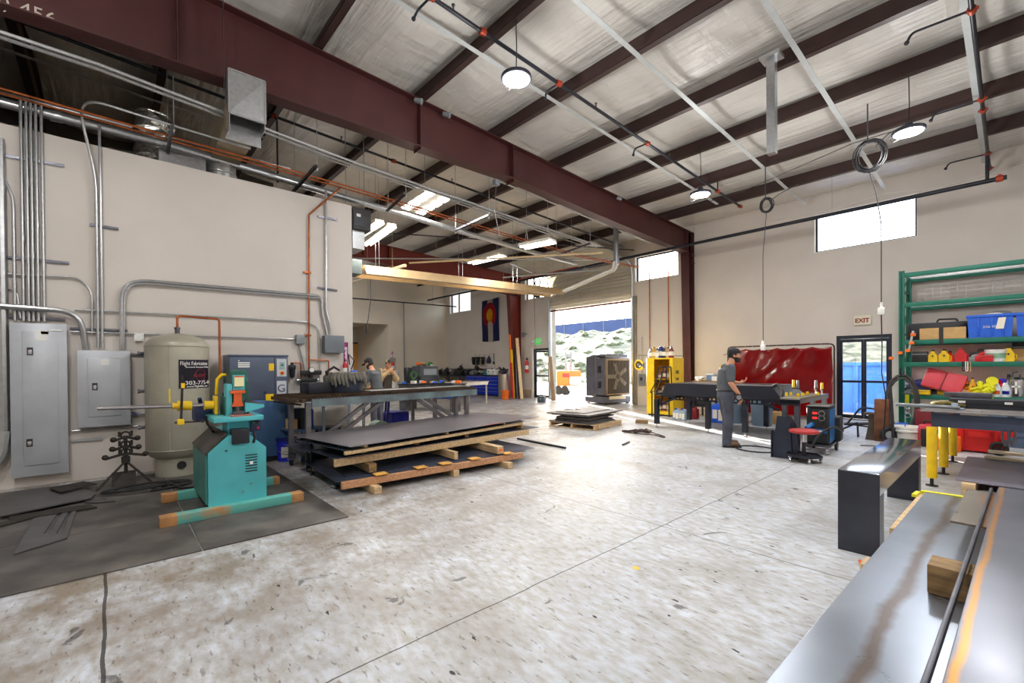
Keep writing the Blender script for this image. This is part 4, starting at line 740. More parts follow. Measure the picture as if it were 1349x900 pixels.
# --- filters and regulators on the wall right of the compressor
def reg(px,py,lab,body,big=1.):
    c=PX(XL+.1,px,py); t=T('mounted_air_regulator',lab,'air regulator',c-V((0,0,.1))); 
    mk('bowl',MB().lathe([(0,-.16),(.035,-.155),(.045,-.1),(.05,.0),(.0,.0)],c,14),body,t,w=True); mk('head',MB().box(c+V((0,0,.03)),(.09,.1,.07),bev=.01).lathe([(0,.065),(.03,.065),(.028,.11),(0,.115)],c,12),BLK,t,w=True); mk('drain',MB().cyl(c+V((0,0,-.19)),c+V((0,0,-.15)),.01),CHR,t,w=True); return c
reg(385,486,'black air filter with bowl beside the compressor control panel',BLK); 
c=PX(XL+.1,409.5,491); rg=T('mounted_air_regulator','black regulator with round gauge above the table end','air regulator',c-V((0,0,.1)))
mk('body',MB().box(c,(.08,.36,.08),bev=.015).lathe([(0,-.12),(.035,-.12),(.04,-.02),(0,0)],c,12),BLK,rg,w=True); mk('gauge',MB().cyl(c+V((.03,0,.05)),c+V((.06,0,.05)),.05,n=18),BLK,rg,w=True); mk('gauge_face',MB().cyl(c+V((.06,0,.05)),c+V((.064,0,.05)),.042,n=18),WHT,rg,w=True)
c=PX(XL+.1,406,501); rg=T('mounted_air_regulator','lower black regulator just above the table','air regulator',c-V((0,0,.1))); mk('body',MB().box(c,(.08,.3,.07),bev=.015),BLK,rg,w=True); mk('end_cap',MB().cyl(c+V((0,-.19,0)),c+V((0,-.15,0)),.03).cyl(c+V((0,.15,0)),c+V((0,.19,0)),.03),CHR,rg,w=True)
O('copper_branch',MB().tube(bend([W(388,478,.06),W(396,478,.06),W(397,506,.06),W(402,506,.06)],.03,3),.013,8),COPPER,'copper branch between the black filter and the lower regulator','pipe')
# --- blue bucket
c=PZ(0,377.5,606.5); c.z=.0
bk=T('bucket','royal blue lidded bucket with a white label in front of the compressor','bucket',c)
mk('pail',MB().lathe([(0,.001),(.128,.001),(.145,.33),(.15,.335),(.15,.35),(0,.35)],(0,0,0),28),NAVY,bk); mk('lid',MB().lathe([(.153,.33),(.158,.35),(.156,.38),(.13,.385),(.125,.375),(0,.375)],(0,0,0),28),mat('navy_lid',S(18,22,84),.4,0,.1,8),bk)
ang=math.atan2(0-c.y,0-c.x); 
mk('label',MB().grid(lambda u,v:(.1455*math.cos(ang+.55-1.1*u)+.0,.1455*math.sin(ang+.55-1.1*u),.07+.17*v),10,2,.002),PAPER,bk)
mk('handle',MB().tube([(.15*math.cos(ang+1.5),.15*math.sin(ang+1.5),.3)]+[(.17*math.cos(ang+1.5-3*u),.17*math.sin(ang+1.5-3*u),.3-.17*math.sin(PI*u)) for u in [i/10 for i in range(1,10)]]+[(.15*math.cos(ang-1.5),.15*math.sin(ang-1.5),.3)],.005,6),CHR,bk)
tx=text('lettering','AW-46',.04,BLK,bk,(0,0,0),(0,0,0),w=False,ext=.001)
for v in tx.data.vertices:
    a=ang-.4+v.co.x/.147; v.co=V((.1478*math.cos(a),.1478*math.sin(a),.15+v.co.y))
# ================================================================== cutting table and what is on and under it
TT=1.1
A0,A1=PZ(TT,400.5,522.8),PZ(TT,628.7,509.8); B0=PZ(TT,384.6,517)
dv=(A1-A0).normalized(); wv=V((-dv.y,dv.x,0)); Lt=(A1-A0).length; Wt=1.06
GT=mat('worn_teal_grey_steel',S(124,146,148),.45,.3,.25,3,col2=S(98,104,110)); FRM=mat('bare_steel_tube',S(112,108,110),.42,.6,.2,5); SLT=mat('slag_brown_slats',S(92,74,60),.7,.5,.35,6)
ct=T('cutting_table','long steel slat-top cutting table on casters beside the compressor','work table',(A0.x,A0.y,0))
P=lambda u,w,z:V((A0.x,A0.y,0))+dv*u+wv*w+V((0,0,z))
mk('apron',MB().bar(P(.12,.02,TT-.1),P(Lt,.02,TT-.1),.03,.12),GT,ct,w=True); mk('apron',MB().bar(P(.12,Wt,TT-.1),P(Lt,Wt,TT-.1),.03,.12),GT,ct,w=True); mk('apron',MB().bar(P(.0,.05,TT-.09),P(.0,Wt,TT-.09),.03,.1).bar(P(Lt,.05,TT-.09),P(Lt,Wt,TT-.09),.03,.1),GT,ct,w=True) if False else mk('end_plate',MB().bar(P(Lt,.05,TT-.1),P(Lt,Wt-.05,TT-.1),.03,.12),GT,ct,w=True)
mk('end_rail',MB().bar(P(-.02,-.05,TT-.06),P(-.02,Wt,TT-.06),.05,.05).bar(P(-.1,-.03,TT-.05),P(-.1,.35,TT-.05),.02,.02).bar(P(.0,.1,TT-.12),P(.0,Wt,TT-.12),.02,.03),SLT,ct,w=True)
mb=MB(); k=0
while k*.055<Lt: mb.bar(P(.0+k*.055,-.01,TT-.025),P(.0+k*.055,Wt,TT-.025),.006,.05); k+=1
mk('slats',mb,SLT,ct,w=True,smooth=0)
mk('bed_tray',MB().bx(0,0.01,0,0.01,0,0.01) if False else MB().bar(P(.06,Wt/2,TT-.075),P(Lt-.04,Wt/2,TT-.075),Wt-.1,.01),SLT,ct,w=True)
def caster(c,par,r=.05,s=1.):
    f=mk('caster',MB().box(c+V((0,0,r*1.15)),(r*.9,r*.8,r*1.5),bev=.006).cyl(c+V((-.0,-.02,r)),c+V((0,.02,r)),r*.95,n=16),BLK,par,w=True); mk('caster_plate',MB().box(c+V((0,0,r*2.0)),(r*2,r*2,.008)),STEELW,f,w=True)
for u,w_ in ((.08,.06),(.1,.68),(Lt-.45,.14),(Lt-.22,.08),(Lt-.3,Wt-.1)):
    zb=.11 if u<1 else .0; mk('leg',MB().bar(P(u,w_,zb+.001),P(u,w_,TT-.16 if u>1 else TT-.1),.07,.07),FRM,ct,w=True)
    if u<1: caster(P(u,w_,.0),ct)
mk('foot_rail',MB().bar(P(.09,.06,.25),P(.1,.7,.25),.05,.06),FRM,ct,w=True)
for (u0,u1) in (((1.05,.25)),(1.32,.5),(2.0,2.75),(2.2,2.95)): mk('brace',MB().bar(P(u0,.06,TT-.15),P(u1,.06,.45 if u0<1.5 else .5),.045,.055),FRM,ct,w=True)
mk('brace_post',MB().bar(P(2.55,.9,.001),P(2.55,.9,TT-.16),.05,.05),FRM,ct,w=True)
# on the table
bxo=P(.55,.75,TT+.001); O('steel_box',MB().box(bxo+V((0,0,.085)),(.32,.42,.17),rot=(0,0,math.atan2(dv.y,dv.x)-PI/2),bev=.008),BLKM,'black steel box on the left end of the cutting table','box')
c=P(1.02,.7,TT+.001); hb=T('welding_drum','round dark drum on the cutting table hung with grey rags','drum',c)
mk('drum',MB().lathe([(0,0),(.27,0),(.29,.1),(.29,.26),(0,.26)],c,24),mat('dark_drum',S(58,64,80),.4,.4,.15,6),hb,w=True)
rnd=random.Random(9); mb=MB()
for k in range(34):
    a=2*PI*k/34; r=.295+rnd.uniform(0,.02); d=rnd.uniform(.1,.3); mb.tube([c+V((r*.9*math.cos(a),r*.9*math.sin(a),.3+rnd.uniform(0,.03))),c+V((r*1.03*math.cos(a),r*1.03*math.sin(a),.25)),c+V(((r+.02)*math.cos(a+.1),(r+.02)*math.sin(a+.1),.27-d*.8))],[.03,.035,.018],6)
mk('rag_fringe',mb,mat('grey_rag',S(104,100,92),.9,0,.25,10),hb,w=True,smooth=60); mk('rag_top',MB().lathe([(0,.34),(.2,.33),(.29,.28),(.27,.26),(0,.3)][::-1],c,20),MATS['grey_rag'],hb,w=True)
mk('clamp',MB().tube([c+V((0,-.28,.2)),c+V((.05,-.34,.34)),c+V((.02,-.2,.42)),c+V((0,-.1,.36))],.018,8),BLK,hb,w=True)
def exting(c,lab,s=1.,mount=True):
    t=T('mounted_fire_extinguisher' if mount else 'fire_extinguisher',lab,'fire extinguisher',c)
    mk('cylinder',MB().lathe([(0,0),(.06*s,0),(.065*s,.02),(.065*s,.34*s),(.04*s,.4*s),(.018*s,.42*s),(.018*s,.45*s),(0,.45*s)],c,18),RED,t,w=True); mk('label',MB().lathe([(.0655*s,.12*s),(.0665*s,.12*s),(.0665*s,.25*s),(.0655*s,.25*s)],c,18),WHT,t,w=True)
    mk('valve',MB().box(c+V((0,0,.47*s)),(.04*s,.04*s,.05*s)).bar(c+V((0,0,.49*s)),c+V((.1*s,-.04*s,.54*s)),.02*s,.012*s).bar(c+V((0,0,.46*s)),c+V((.1*s,-.04*s,.48*s)),.02*s,.012*s),BLK,t,w=True); mk('hose',MB().tube(bend([c+V((0,0,.46*s)),c+V((-.03,.1*s,.46*s)),c+V((.02,.09*s,.12*s))],.05),.01*s,6),BLK,t,w=True); return t
c=PX(XL+.1,454.5,490); exting(c-V((0,0,.08)),'red fire extinguisher on the left wall corner behind the rag drum',.62)
c=PX(XL+.12,462,489); t=T('mounted_hose_reel','small blue nozzle with black hose at the wall corner','hose',c); mk('nozzle',MB().box(c+V((.03,.05,-.02)),(.06,.12,.07),bev=.01),BLU,t,w=True); mk('hose',MB().tube([c+V((.03,.0,.03)),c+V((.1,.03,.2)),c+V((.02,-.05,.32)),c+V((.0,-.02,.12))],.01,6),BLK,t,w=True)
for (u,w_,l,h_,z,lab) in ((1.75,.5,.9,.25,.0,'pale sheet of steel lying on the cutting table, nearer the drum'),(2.9,.45,1.3,.22,.0,'long pale sheet of steel lying on the far half of the cutting table')):
    O('sheet_offcut',MB().bar(P(u-l/2,w_,TT+.008),P(u+l/2,w_,TT+.008),h_,.012),STEELW,lab,'steel sheet')
# under the table
ws=T('slotted_shelf','pale slotted-angle shelf unit under the cutting table','shelf',P(1.0,1.1,0)); WSM=mat('pale_blue_grey_steel',S(208,222,236),.45,.1,.06,6)
for u in (.75,1.5):
    for w_ in (.95,1.45): mk('upright',MB().bar(P(u,w_,0.001),P(u,w_,.92),.04,.04),WSM,ws,w=True)
for z in (.3,.88): mk('shelf_deck',MB().bar(P(.73,1.2,z),P(1.52,1.2,z),.52,.03),WSM,ws,w=True)
for k,(u,w_,sx,sz,z,m_,lab) in enumerate(((.95,1.2,.3,.16,.315,BLKM,'black metal box on the lower deck of the pale shelf'),(1.28,1.2,.36,.1,.315,WOODG,'bundle of brown boards on the lower deck of the pale shelf'))): O('stored_box',MB().bar(P(u-sx/2,w_,z+sz/2+.001),P(u+sx/2,w_,z+sz/2+.001),.35,sz,.006),m_,lab,'box')
lb=T('lower_bench','low blue-grey steel bench under the left end of the cutting table','bench',P(.4,1.35,0)); BL2=mat('dusty_blue_steel',S(74,96,128),.45,.4,.12,4)
mk('bench_top',MB().bar(P(.14,.95,.52),P(.62,.95,.52),.46,.03),BL2,lb,w=True)
for u,w_ in ((.3,.76),(.3,1.14),(.59,.76),(.59,1.14)): mk('leg',MB().bar(P(u,w_,.001),P(u,w_,.505),.03,.03),BL2,lb,w=True)
O('speaker_box',MB().bar(P(.3,.95,.696),P(.42,.95,.696),.3,.32,.01),BLK,'black box standing on the low bench, right of the carton','box'); O('carton',MB().bar(P(.16,.92,.616),P(.26,.92,.616),.2,.16),CARD,'small cardboard carton at the left end of the low bench','carton')
O('spray_can',MB().lathe([(0,0),(.035,0),(.035,.26),(.02,.3),(0,.3)],P(.52,.9,.536),14),BLU,'bright blue canister standing on the low bench','canister')
O('black_case',MB().bar(P(.2,.4,.2),P(.5,.4,.2),.25,.38,.01),BLK,'black case on the floor under the left end of the cutting table','case')
cc=P(1.95,1.0,0); ck=T('blue_cart','royal blue wheeled cart under the middle of the cutting table','cart',cc)
mk('bin',MB().bar(P(2.0,.95,.5),P(2.38,.95,.5),.36,.3,.02),NAVY,ck,w=True); mk('handle',MB().tube(bend([P(1.9,.85,.35),P(1.98,.85,.9),P(2.05,1.05,.9),P(1.98,1.05,.35)],.05),.018,8),NAVY,ck,w=True)
mk('reel',MB().cyl(P(1.78,.8,.32),P(1.78,1.0,.32),.2,n=24).cyl(P(1.78,.78,.32),P(1.78,.8,.32),.1,n=18),mat('grey_green_reel',S(150,176,160),.5,.1,.1,5),ck,w=True); mk('wheel',MB().cyl(P(2.0,.76,.13),P(2.0,.8,.13),.13,n=20),RUB,ck,w=True); mk('wheel',MB().cyl(P(2.0,1.12,.13),P(2.0,1.16,.13),.13,n=20),RUB,ck,w=True)
mk('bin_legs',MB().bar(P(2.33,.8,.001),P(2.33,.8,.36),.03,.03).bar(P(2.33,1.1,.001),P(2.33,1.1,.36),.03,.03).bar(P(2.0,.8,.2),P(2.33,.8,.2),.03,.03).bar(P(2.33,.8,.2),P(2.33,1.1,.2),.03,.03).bar(P(2.0,.8,.2),P(2.0,1.1,.2),.03,.03),BLK,ck,w=True)
# ================================================================== stack of sheet steel on timbers
SHT=mat('hot_rolled_sheet',S(122,118,126),.3,.7,.16,1.6,detail=7); SHD=mat('dark_sheet',S(96,104,126),.3,.7,.2,2)
def frame(p,q): 
    p,q=V((p[0],p[1],0)),V((q[0],q[1],0)); d=(q-p).normalized(); n=V((-d.y,d.x,0)); return lambda u,w,z:p+d*u+n*w+V((0,0,z))
N0,N1=PZ(.58,461.5,589),PZ(.58,709.6,549.4); FT=frame(N0,N1); LS=(N1-N0).length
q0,q1=PZ(.13,450.5,641),PZ(.13,689,600); FL=frame(q0,q1); LL=(q1-q0).length
r0,r1=PZ(.36,441.5,611),PZ(.36,697,569); FM=frame(r0,r1); LM=(r1-r0).length
s0,s1=PZ(.5,455,598),PZ(.5,689.3,558); FU=frame(s0,s1); LU=(s1-s0).length
def board(F_,u0,u1,w0,w1,z0,z1,m_,lab,name='timber',cat='timber',grp=None):
    p=F_(u0,(w0+w1)/2,(z0+z1)/2); q=F_(u1,(w0+w1)/2,(z0+z1)/2); return O(name,MB().bar(p,q,abs(w1-w0),z1-z0,.004),m_,lab,cat,grp)
def cross(F_,u,w0,w1,z0,z1,th,m_,lab,grp=None): 
    p=F_(u,w0,(z0+z1)/2); q=F_(u,w1,(z0+z1)/2); return O('timber_block',MB().bar(p,q,th,z1-z0,.005),m_,lab,'timber',grp)
for k,u in enumerate((.38,1.55,LL-.36)): cross(FL,u,-.14 if k!=1 else -.02,1.45,.0005,.0885,.09,WOODP,('nearest timber block on the floor under the sheet stack','middle timber block on the floor under the sheet stack','furthest timber block on the floor under the sheet stack')[k])
board(FL,0,LL,0,.045,.089,.175,WOODR,'long reddish beam along the front of the lowest layer of the sheet stack'); board(FL,.0,LL,1.2,1.245,.089,.175,WOODR,'rear beam of the lowest layer of the sheet stack')
def sheet(F_,u0,u1,w0,w1,z,lab,m_=SHT,th=.006,skew=0):
    P_=[F_(u0,w0,0),F_(u1,w0+skew,0),F_(u1,w1+skew,0),F_(u0,w1,0)]; return O('steel_sheet',MB().prism([(p.x,p.y) for p in P_],2,z,z+th),m_,lab,'steel sheet')
sheet(FL,-.05,LL+.1,.05,1.5,.1765,'lowest steel sheet of the stack, its corner poking out at the left',SHD); sheet(FL,.1,LL+.35,.12,1.5,.184,'second steel sheet up in the stack, its end past the beam on the right',SHD)
for k,u in enumerate((.5,1.05,1.42,1.9,2.5)): board(FL,u-.1,u+.06,-.03,.1,.1905,.2055,mat('yellow_pine',S(222,166,80),.6,0,.1,5),('first','second','third','fourth','fifth')[k]+' yellow wood chock from the left on the lowest beam','wood_chock','wood chock')
cross(FL,.42,.12,1.3,.206,.314,.1,WOODG,'grey block between the lowest and middle layers, near the left end'); cross(FL,1.62,.1,1.3,.206,.314,.06,WOODP,'pale block between the lowest and middle layers, in the middle')
cross(FL,LL-.42,.02,1.3,.206,.314,.11,WOODP,'tall pale end block with an orange mark between the layers'); o=O('paint_mark',MB().box(FL(LL-.42,.016,.26),(.06,.004,.04),rot=(0,0,math.atan2((q1-q0).y,(q1-q0).x))),ORG,'orange paint mark on the end block of the sheet stack','paint mark')
board(FM,0,LM,0,.045,.315,.405,WOODP,'long pale beam along the front of the middle layer'); board(FM,.15,LM,1.15,1.195,.315,.405,WOODP,'rear beam of the middle layer of the sheet stack')
sheet(FM,.02,LM+.28,.02,1.45,.4065,'middle steel sheet of the stack, its corner out past the beam at the right',SHD); sheet(FM,-.08,1.2,.75,1.5,.4135,'short sheet sticking out of the left end of the stack',SHD)
for k,u in enumerate((.2,1.0,1.9,LM-.3)): cross(FM,u+.2,.05,1.3,.4205,.4795,.08,WOODG,('first','second','third','fourth')[k]+' grey spacer block from the left under the upper beam')
board(FU,0,LU,0,.04,.48,.522,WOODP,'thin pale beam just under the top of the sheet stack'); board(FU,.2,LU,1.1,1.14,.48,.522,WOODP,'rear thin beam near the top of the sheet stack')
sheet(FU,.03,LU+.12,.05,1.4,.5235,'steel sheet one below the top of the stack',SHD)
for k,u in enumerate((.25,1.6,2.9)): cross(FT,u,.06,1.3,.5305,.5725,.05,WOODP,('nearest','middle','furthest')[k]+' thin spacer under the top sheet of the stack')
sheet(FT,0,LS,0,1.5,.5735,'big top steel sheet of the stack with a brown sheen',SHT)
O('red_crayon_mark',MB().bar(FT(2.35,.01,.5805),FT(2.75,.01,.5805),.02,.001),RED,'red crayon mark on the edge of the top sheet','paint mark')
O('floor_steel_bar',MB().bar(PZ(.02,682,578),PZ(.02,745,590),.04,.035),BLKM,'dark steel bar on the floor right of the sheet stack','steel bar')
O('floor_bolt',MB().bar(PZ(.015,820,586),PZ(.015,829,582),.03,.025),BLK,'short black bar lying on the floor in front of the pallet','steel bar')
sc=T('scrap_cart','low dark cart frame with a caster at the left end of the sheet stack','cart',PZ(0,411,624)); c=PZ(0,411,624)+V((.12,-.04,0))
mk('post',MB().bar(c+V((0,0,.1)),c+V((0,0,.5)),.03,.03),BLKM,sc,w=True); caster(c,sc,.045)
mk('tray',MB().bar(c+V((.0,-.06,.36)),c+V((.0,.06,.36)),.12,.012,up=(0,0,1)),BLKM,sc,w=True)
O('floor_rag',MB().ball(PZ(.025,441,640),.05,8,(1.6,1,.5)),STEELW,'small crumpled grey lump on the floor by the stack corner','rag')
# ================================================================== pallet with cut plates
pa,pb,pc=PZ(0.0,722.5,561.5),PZ(0.0,785.5,568),PZ(0.0,836,562)
PF=frame(pb,pa); PW=(pa-pb).length; d2=(pc-pb); PD=d2.length; un=(pa-pb).normalized(); vn=(d2-un*d2.dot(un)).normalized()
Q=lambda u,v,z:pb+un*u*PW+vn*v*PD+V((0,0,z))
pt=T('pallet','wooden pallet with dark cut plates in front of the loading bay','pallet',(pb+pa+pc)/3)
for u in (0.04,.5,.96): mk('stringer',MB().bar(Q(u,0,.065),Q(u,1,.065),.04,.09),WOODP,pt,w=True)
for v in (.04,.23,.42,.61,.8,.96): mk('deck_board',MB().bar(Q(0,v,.119),Q(1,v,.119),.1,.016),WOODP,pt,w=True)
for v in (.05,.5,.95): mk('bottom_board',MB().bar(Q(0,v,.011),Q(1,v,.011),.1,.018),WOODP,pt,w=True)
mk('tag',MB().box(Q(.0,.12,.07)+V((.02,-.03,0)),(.005,.12,.1),rot=(0,0,.7)),PAPER,pt,w=True)
OLD=mat('dull_scale_plate',S(92,88,88),.55,.2,.3,3)
rnd=random.Random(11)
for k in range(7):
    z=.128+k*.034; a,b=rnd.uniform(-.02,.06),rnd.uniform(-.06,.06)
    if k>=4: z+=.03
    L0,L1=((-.02,.9),(.02,.95),(.08,.85),(.06,1.0),(.0,1.12),(-.06,1.2),(.1,1.1))[k]; W0,W1=((.1,.98),(.15,.9),(.2,.9),(.18,.86),(.15,.95),(.1,.99),(.3,.9))[k]
    P_=[Q(W0,L0,0),Q(W1,L0+a,0),Q(W1+b,L1,0),Q(W0+b*.5,L1-a,0)]
    O('cut_plate',MB().prism([(p.x,p.y) for p in P_],2,z,z+(.03 if k!=6 else .012)),OLD,('bottom','second lowest','third lowest','middle','third highest','wide second highest','topmost')[k]+' cut plate in the pile on the pallet','steel plate')
mb=MB()
for v in (.3,.75): 
    pass
for k in range(2): O('plate_spacer',MB().bar(Q(.2,.25+.5*k,.279),Q(.85,.25+.5*k,.279),.05,.028),WOODG,('wood strip between plates on the pallet, nearer','wood strip between plates on the pallet, further')[k],'timber')
O('scrap_pieces',MB().box(Q(.62,.22,.43),(.3,.08,.02),rot=(0,0,.5)).box(Q(.7,.2,.43),(.06,.2,.02)).box(Q(.55,.25,.43),(.06,.2,.02)),STEELW,'small ladder-shaped scrap of steel on top of the plate pile','steel scrap')
O('loose_timber',MB().bar(PZ(.05,836,555.5)+V((0,.06,0)),PZ(.05,850.5,556.5)+V((0,.1,0)),.1,.095,.004),WOODG,'short brown timber on the floor right of the pallet','timber')
rr=random.Random(8); c=PZ(.012,853,571); pts=[c+V((rr.uniform(-.55,.55),rr.uniform(-.4,.4),.0+.01*(i%3))) for i in range(16)]
sm=[]; 
for i in range(len(pts)-1): sm+=[pts[i].lerp(pts[i+1],t/4)+V((0,0,.02*math.sin(i*2+t))) for t in range(4)]
sm=[V((p.x,p.y,max(.013,p.z+.005))) for p in sm]
O('cable_heap',MB().tube(sm+[c+V((-.15,.35,.02)),c+V((-.3,.45,.01))],.011,6),mat('brown_black_cable',S(66,48,44),.6,0,.2,6),'tangled heap of dark welding cable on the floor by the bench','cable')
# ================================================================== portable cooler in the doorway
COOL=mat('cooler_grey_plastic',S(92,92,101),.5,0,.1,4)
cn=V((.976,-.198,0)); cs=V((-.198,-.976,0))    # grille normal, visible side normal
fr=PY(13.98,798,500); cw=1.25; cd=1.15; ch=1.93
E_=V((fr.x,13.98,0))                            # corner shared by the grille and the visible side
Cq=lambda s,t,z:E_-cs*s-cn*t+V((0,0,z))         # s along the grille, t back from it
ev=T('evaporative_cooler','big grey portable fan cooler with louvred grille in the loading bay opening','fan',tuple(Cq(cw/2,cd/2,0)))
def cbox(s0,s1,t0,t1,z0,z1,m_,nm,bev=.0,par=None):
    mb=MB(); mb.bar(Cq((s0+s1)/2,t0,(z0+z1)/2),Cq((s0+s1)/2,t1,(z0+z1)/2),abs(s1-s0),z1-z0,bev) ; return mk(nm,mb,m_,par or ev,w=True)
cbox(0,cw,.0,cd*.62,.34,ch-.14,COOL,'housing',.03); cbox(-.03,cw+.03,cd*.45,cd,.2,ch-.02,COOL,'water_section',.05)
mk('top_cowl',MB().prism([(0,0),(1,0)],0,0,1) if False else MB().bar(Cq(.05,.08,ch-.08),Cq(cw-.05,.08,ch-.08),.02,.1).bar(Cq(cw/2,.1,ch-.07),Cq(cw/2,cd*.5,ch-.03),cw-.1,.12,.03),COOL,ev,w=True)
for k in range(3): cbox(.2+.3*k,.42+.3*k,.1,.32,ch-.012,ch+.01,BLK,'top_recess',.004)
cbox(-.05,cw+.05,-.02,cd+.02,.05,.3,COOL,'base_tank',.03)
fm=MB(); g0=-.012
for (a,b,c_,d_) in ((.02,cw-.02,.37,.42),(.02,cw-.02,ch-.24,ch-.19),(.02,.07,.42,ch-.24),(cw-.07,cw-.02,.42,ch-.24)): fm.bar(Cq((a+b)/2,g0-.02,(c_+d_)/2),Cq((a+b)/2,g0+.012,(c_+d_)/2),b-a,d_-c_)
gf=mk('grille_frame',fm,mat('tan_grille_frame',S(150,124,92),.5,.2,.1,4),ev,w=True)
mb=MB()
for k in range(22): s=.085+k*(cw-.17)/21; mb.bar(Cq(s,g0-.005,.43),Cq(s,g0-.005,ch-.25),.012,.02)
mk('louvres',mb,mat('dark_louvre',S(92,80,66),.5,.2,.1,4),gf,w=True,smooth=0)
cbox(.06,cw-.06,.001-.006,.0,.4,ch-.22,mat('fan_dark',S(46,38,30),.8,0,.1,5),'fan_opening')
fh=Cq(cw/2,-.004,(ch+.2)/2)
bl=MB()
for k in range(5):
    a=2*PI*k/5+.6; dd=(-cs)*math.cos(a)+V((0,0,math.sin(a))); bl.bar(fh+dd*.08-cn*-.0,fh+dd*.52,.15,.008,up=cn)
mk('fan_blade_wheel',bl,mat('fan_blade_grey',S(190,186,178),.4,.3,.1,5),ev,w=True); mk('fan_hub',MB().cyl(fh-cn*.004,fh+cn*.012,.1,n=18),BLK,ev,w=True)
for k,(t,z) in enumerate(((.25,.75),(.25,1.35))):
    mb=MB().bar(Cq(-.012,t-.0,z),Cq(-.012,t+.16,z),.02,.26,.006); mk('side_handle',mb,BLK,ev,w=True)
for z in (.62,1.05): mk('side_rib',MB().tube([Cq(-.005,.02,z+.02),Cq(-.005,.25,z+.0),Cq(-.005,.5,z-.03),Cq(-.036,.7,z+.04),Cq(-.036,cd-.05,z+.04)],.022,8),COOL,ev,w=True)
cbox(.15,cw-.25,-.035,-.01,.2,.32,mat('pale_name_plate',S(210,200,170),.5,0,.05,6),'name_plate',.004)
for s in (.06,cw-.06):
    for t in (.08,cd-.08): mk('caster',MB().cyl(Cq(s-.03,t,.08),Cq(s+.03,t,.08),.08,n=16).bar(Cq(s,t,.08),Cq(s,t,.17),.05,.04),BLK,ev,w=True)
# ================================================================== yellow safety cabinet
ya,yb_=PZ(0,852.5,547),PZ(0,887,549.5); yd=(yb_-ya).normalized(); yn=V((-yd.y,yd.x,0)); wY=(yb_-ya).length; dY=.82; hY=PY(ya.y,852.5,472).z
YF=lambda u,t,z:ya+yd*u+yn*t+V((0,0,z))
yc_=T('safety_cabinet','open yellow flammables cabinet left of the dark red column','cabinet',tuple(ya+yd*wY/2))
def yb2(u0,u1,t0,t1,z0,z1,m_,nm,par=None,lab=None): return mk(nm,MB().bar(YF((u0+u1)/2,t0,(z0+z1)/2),YF((u0+u1)/2,t1,(z0+z1)/2),u1-u0,z1-z0,.004),m_,par or yc_,w=True,label=lab)
yb2(0,.02,0.002,dY,.05,hY,YEL,'side_panel'); yb2(wY-.02,wY,0.002,dY,.05,hY,YEL,'side_panel'); yb2(.021,wY-.021,dY-.02,dY,.05,hY,YEL,'back_panel'); yb2(.021,wY-.021,.002,dY-.021,hY-.04,hY,YEL,'top_panel'); yb2(.021,wY-.021,.002,dY-.021,.05,.14,YEL,'bottom_panel'); yb2(.03,wY-.03,.03,dY-.03,.0,.049,BLK,'plinth')
SHZ=[.62,1.08]
for z in SHZ: yb2(.022,wY-.022,.06,dY-.022,z,z+.015,YEL,'shelf')
dl=mk('door',MB().bar(YF(.12,-.03,(hY+.1)/2),YF(.12,-.002,(hY+.1)/2),.23,hY-.1,.004),YEL,yc_,w=True); 
dr_=mk('door',MB().bar(YF(wY+.015,-.02,(hY+.1)/2),YF(wY+.04,-.5,(hY+.1)/2),.035,hY-.1,.004) if False else MB().bar(YF(wY-.05,-.03,(hY+.1)/2),YF(wY-.05,-.002,(hY+.1)/2),.1,hY-.1,.004),YEL,yc_,w=True)
for z,h_ in ((hY-.42,.1),(hY-.62,.07)): mk('warning_sticker',MB().bar(YF(wY+.001,.2,z),YF(wY+.001,.42,z),.004,h_),mat('sticker_dark',S(110,96,30),.6,0,.2,12),yc_,w=True)
HD=mat('dark_hose',S(34,32,32),.6,0,.2,8)
def bottle(c,r,h_,body,cap,lab,grp,kind=0,name='bottle',cat='bottle'):
    t=T(name,lab,cat,c,0,grp)
    if kind==0: mk('body',MB().lathe([(0,0),(r,0),(r,h_*.66),(r*.4,h_*.82),(r*.36,h_*.88),(0,h_*.88)],(0,0,0),12),body,t); mk('cap',MB().lathe([(0,h_*.88),(r*.42,h_*.88),(r*.42,h_),(0,h_)],(0,0,0),10),cap,t)
    else: mk('body',MB().lathe([(0,0),(r,0),(r,h_*.86),(r*.7,h_*.92),(0,h_*.92)],(0,0,0),14),body,t); mk('cap',MB().lathe([(0,h_*.92),(r*.5,h_*.92),(r*.5,h_),(0,h_)],(0,0,0),10),cap,t)
    mk('label',MB().lathe([(r*1.01,h_*.2),(r*1.02,h_*.2),(r*1.02,h_*.55),(r*1.01,h_*.55)],(0,0,0),12),PAPER if body is not WHT else BLU,t); return t
cols=[(WHT,BLU),(TAN,BLK),(NAVY,WHT),(YEL,BLK),(RED,WHT),(BLK,YEL),(GREYP,RED)]
rnd=random.Random(21); cols=[(mat('grey_can',S(150,146,140),.4,.3,.15,8),NAVY),(TAN,BLK),(mat('deep_blue_can',S(40,50,110),.4,.1,.15,8),GREYP),(mat('ochre_can',S(190,150,60),.45,0,.15,8),BLK),(mat('maroon_can',S(120,34,36),.45,0,.15,8),GREYP),(BLK,TAN),(mat('cream_can',S(206,196,172),.45,0,.1,8),BLK)]
for k in range(13):
    u=.05+(wY-.14)*(k%7)/6.3+.02; t_=.12+.3*(k//7); b_=cols[(k*3)%7]; dup_lab=('front row','back row')[k//7]
    bottle(YF(u,t_,hY+.001),.07,(.3,.33,.28,.36,.33,.3,.34)[k%7],b_[0],b_[1],('%s can of %d along the %s on top of the yellow cabinet'%(('first','second','third','fourth','fifth','sixth','seventh')[k%7],7 if k<7 else 6,dup_lab)).replace(' of 7','').replace(' of 6',''),'cans on top of the yellow cabinet',k%2,'paint_can','can')
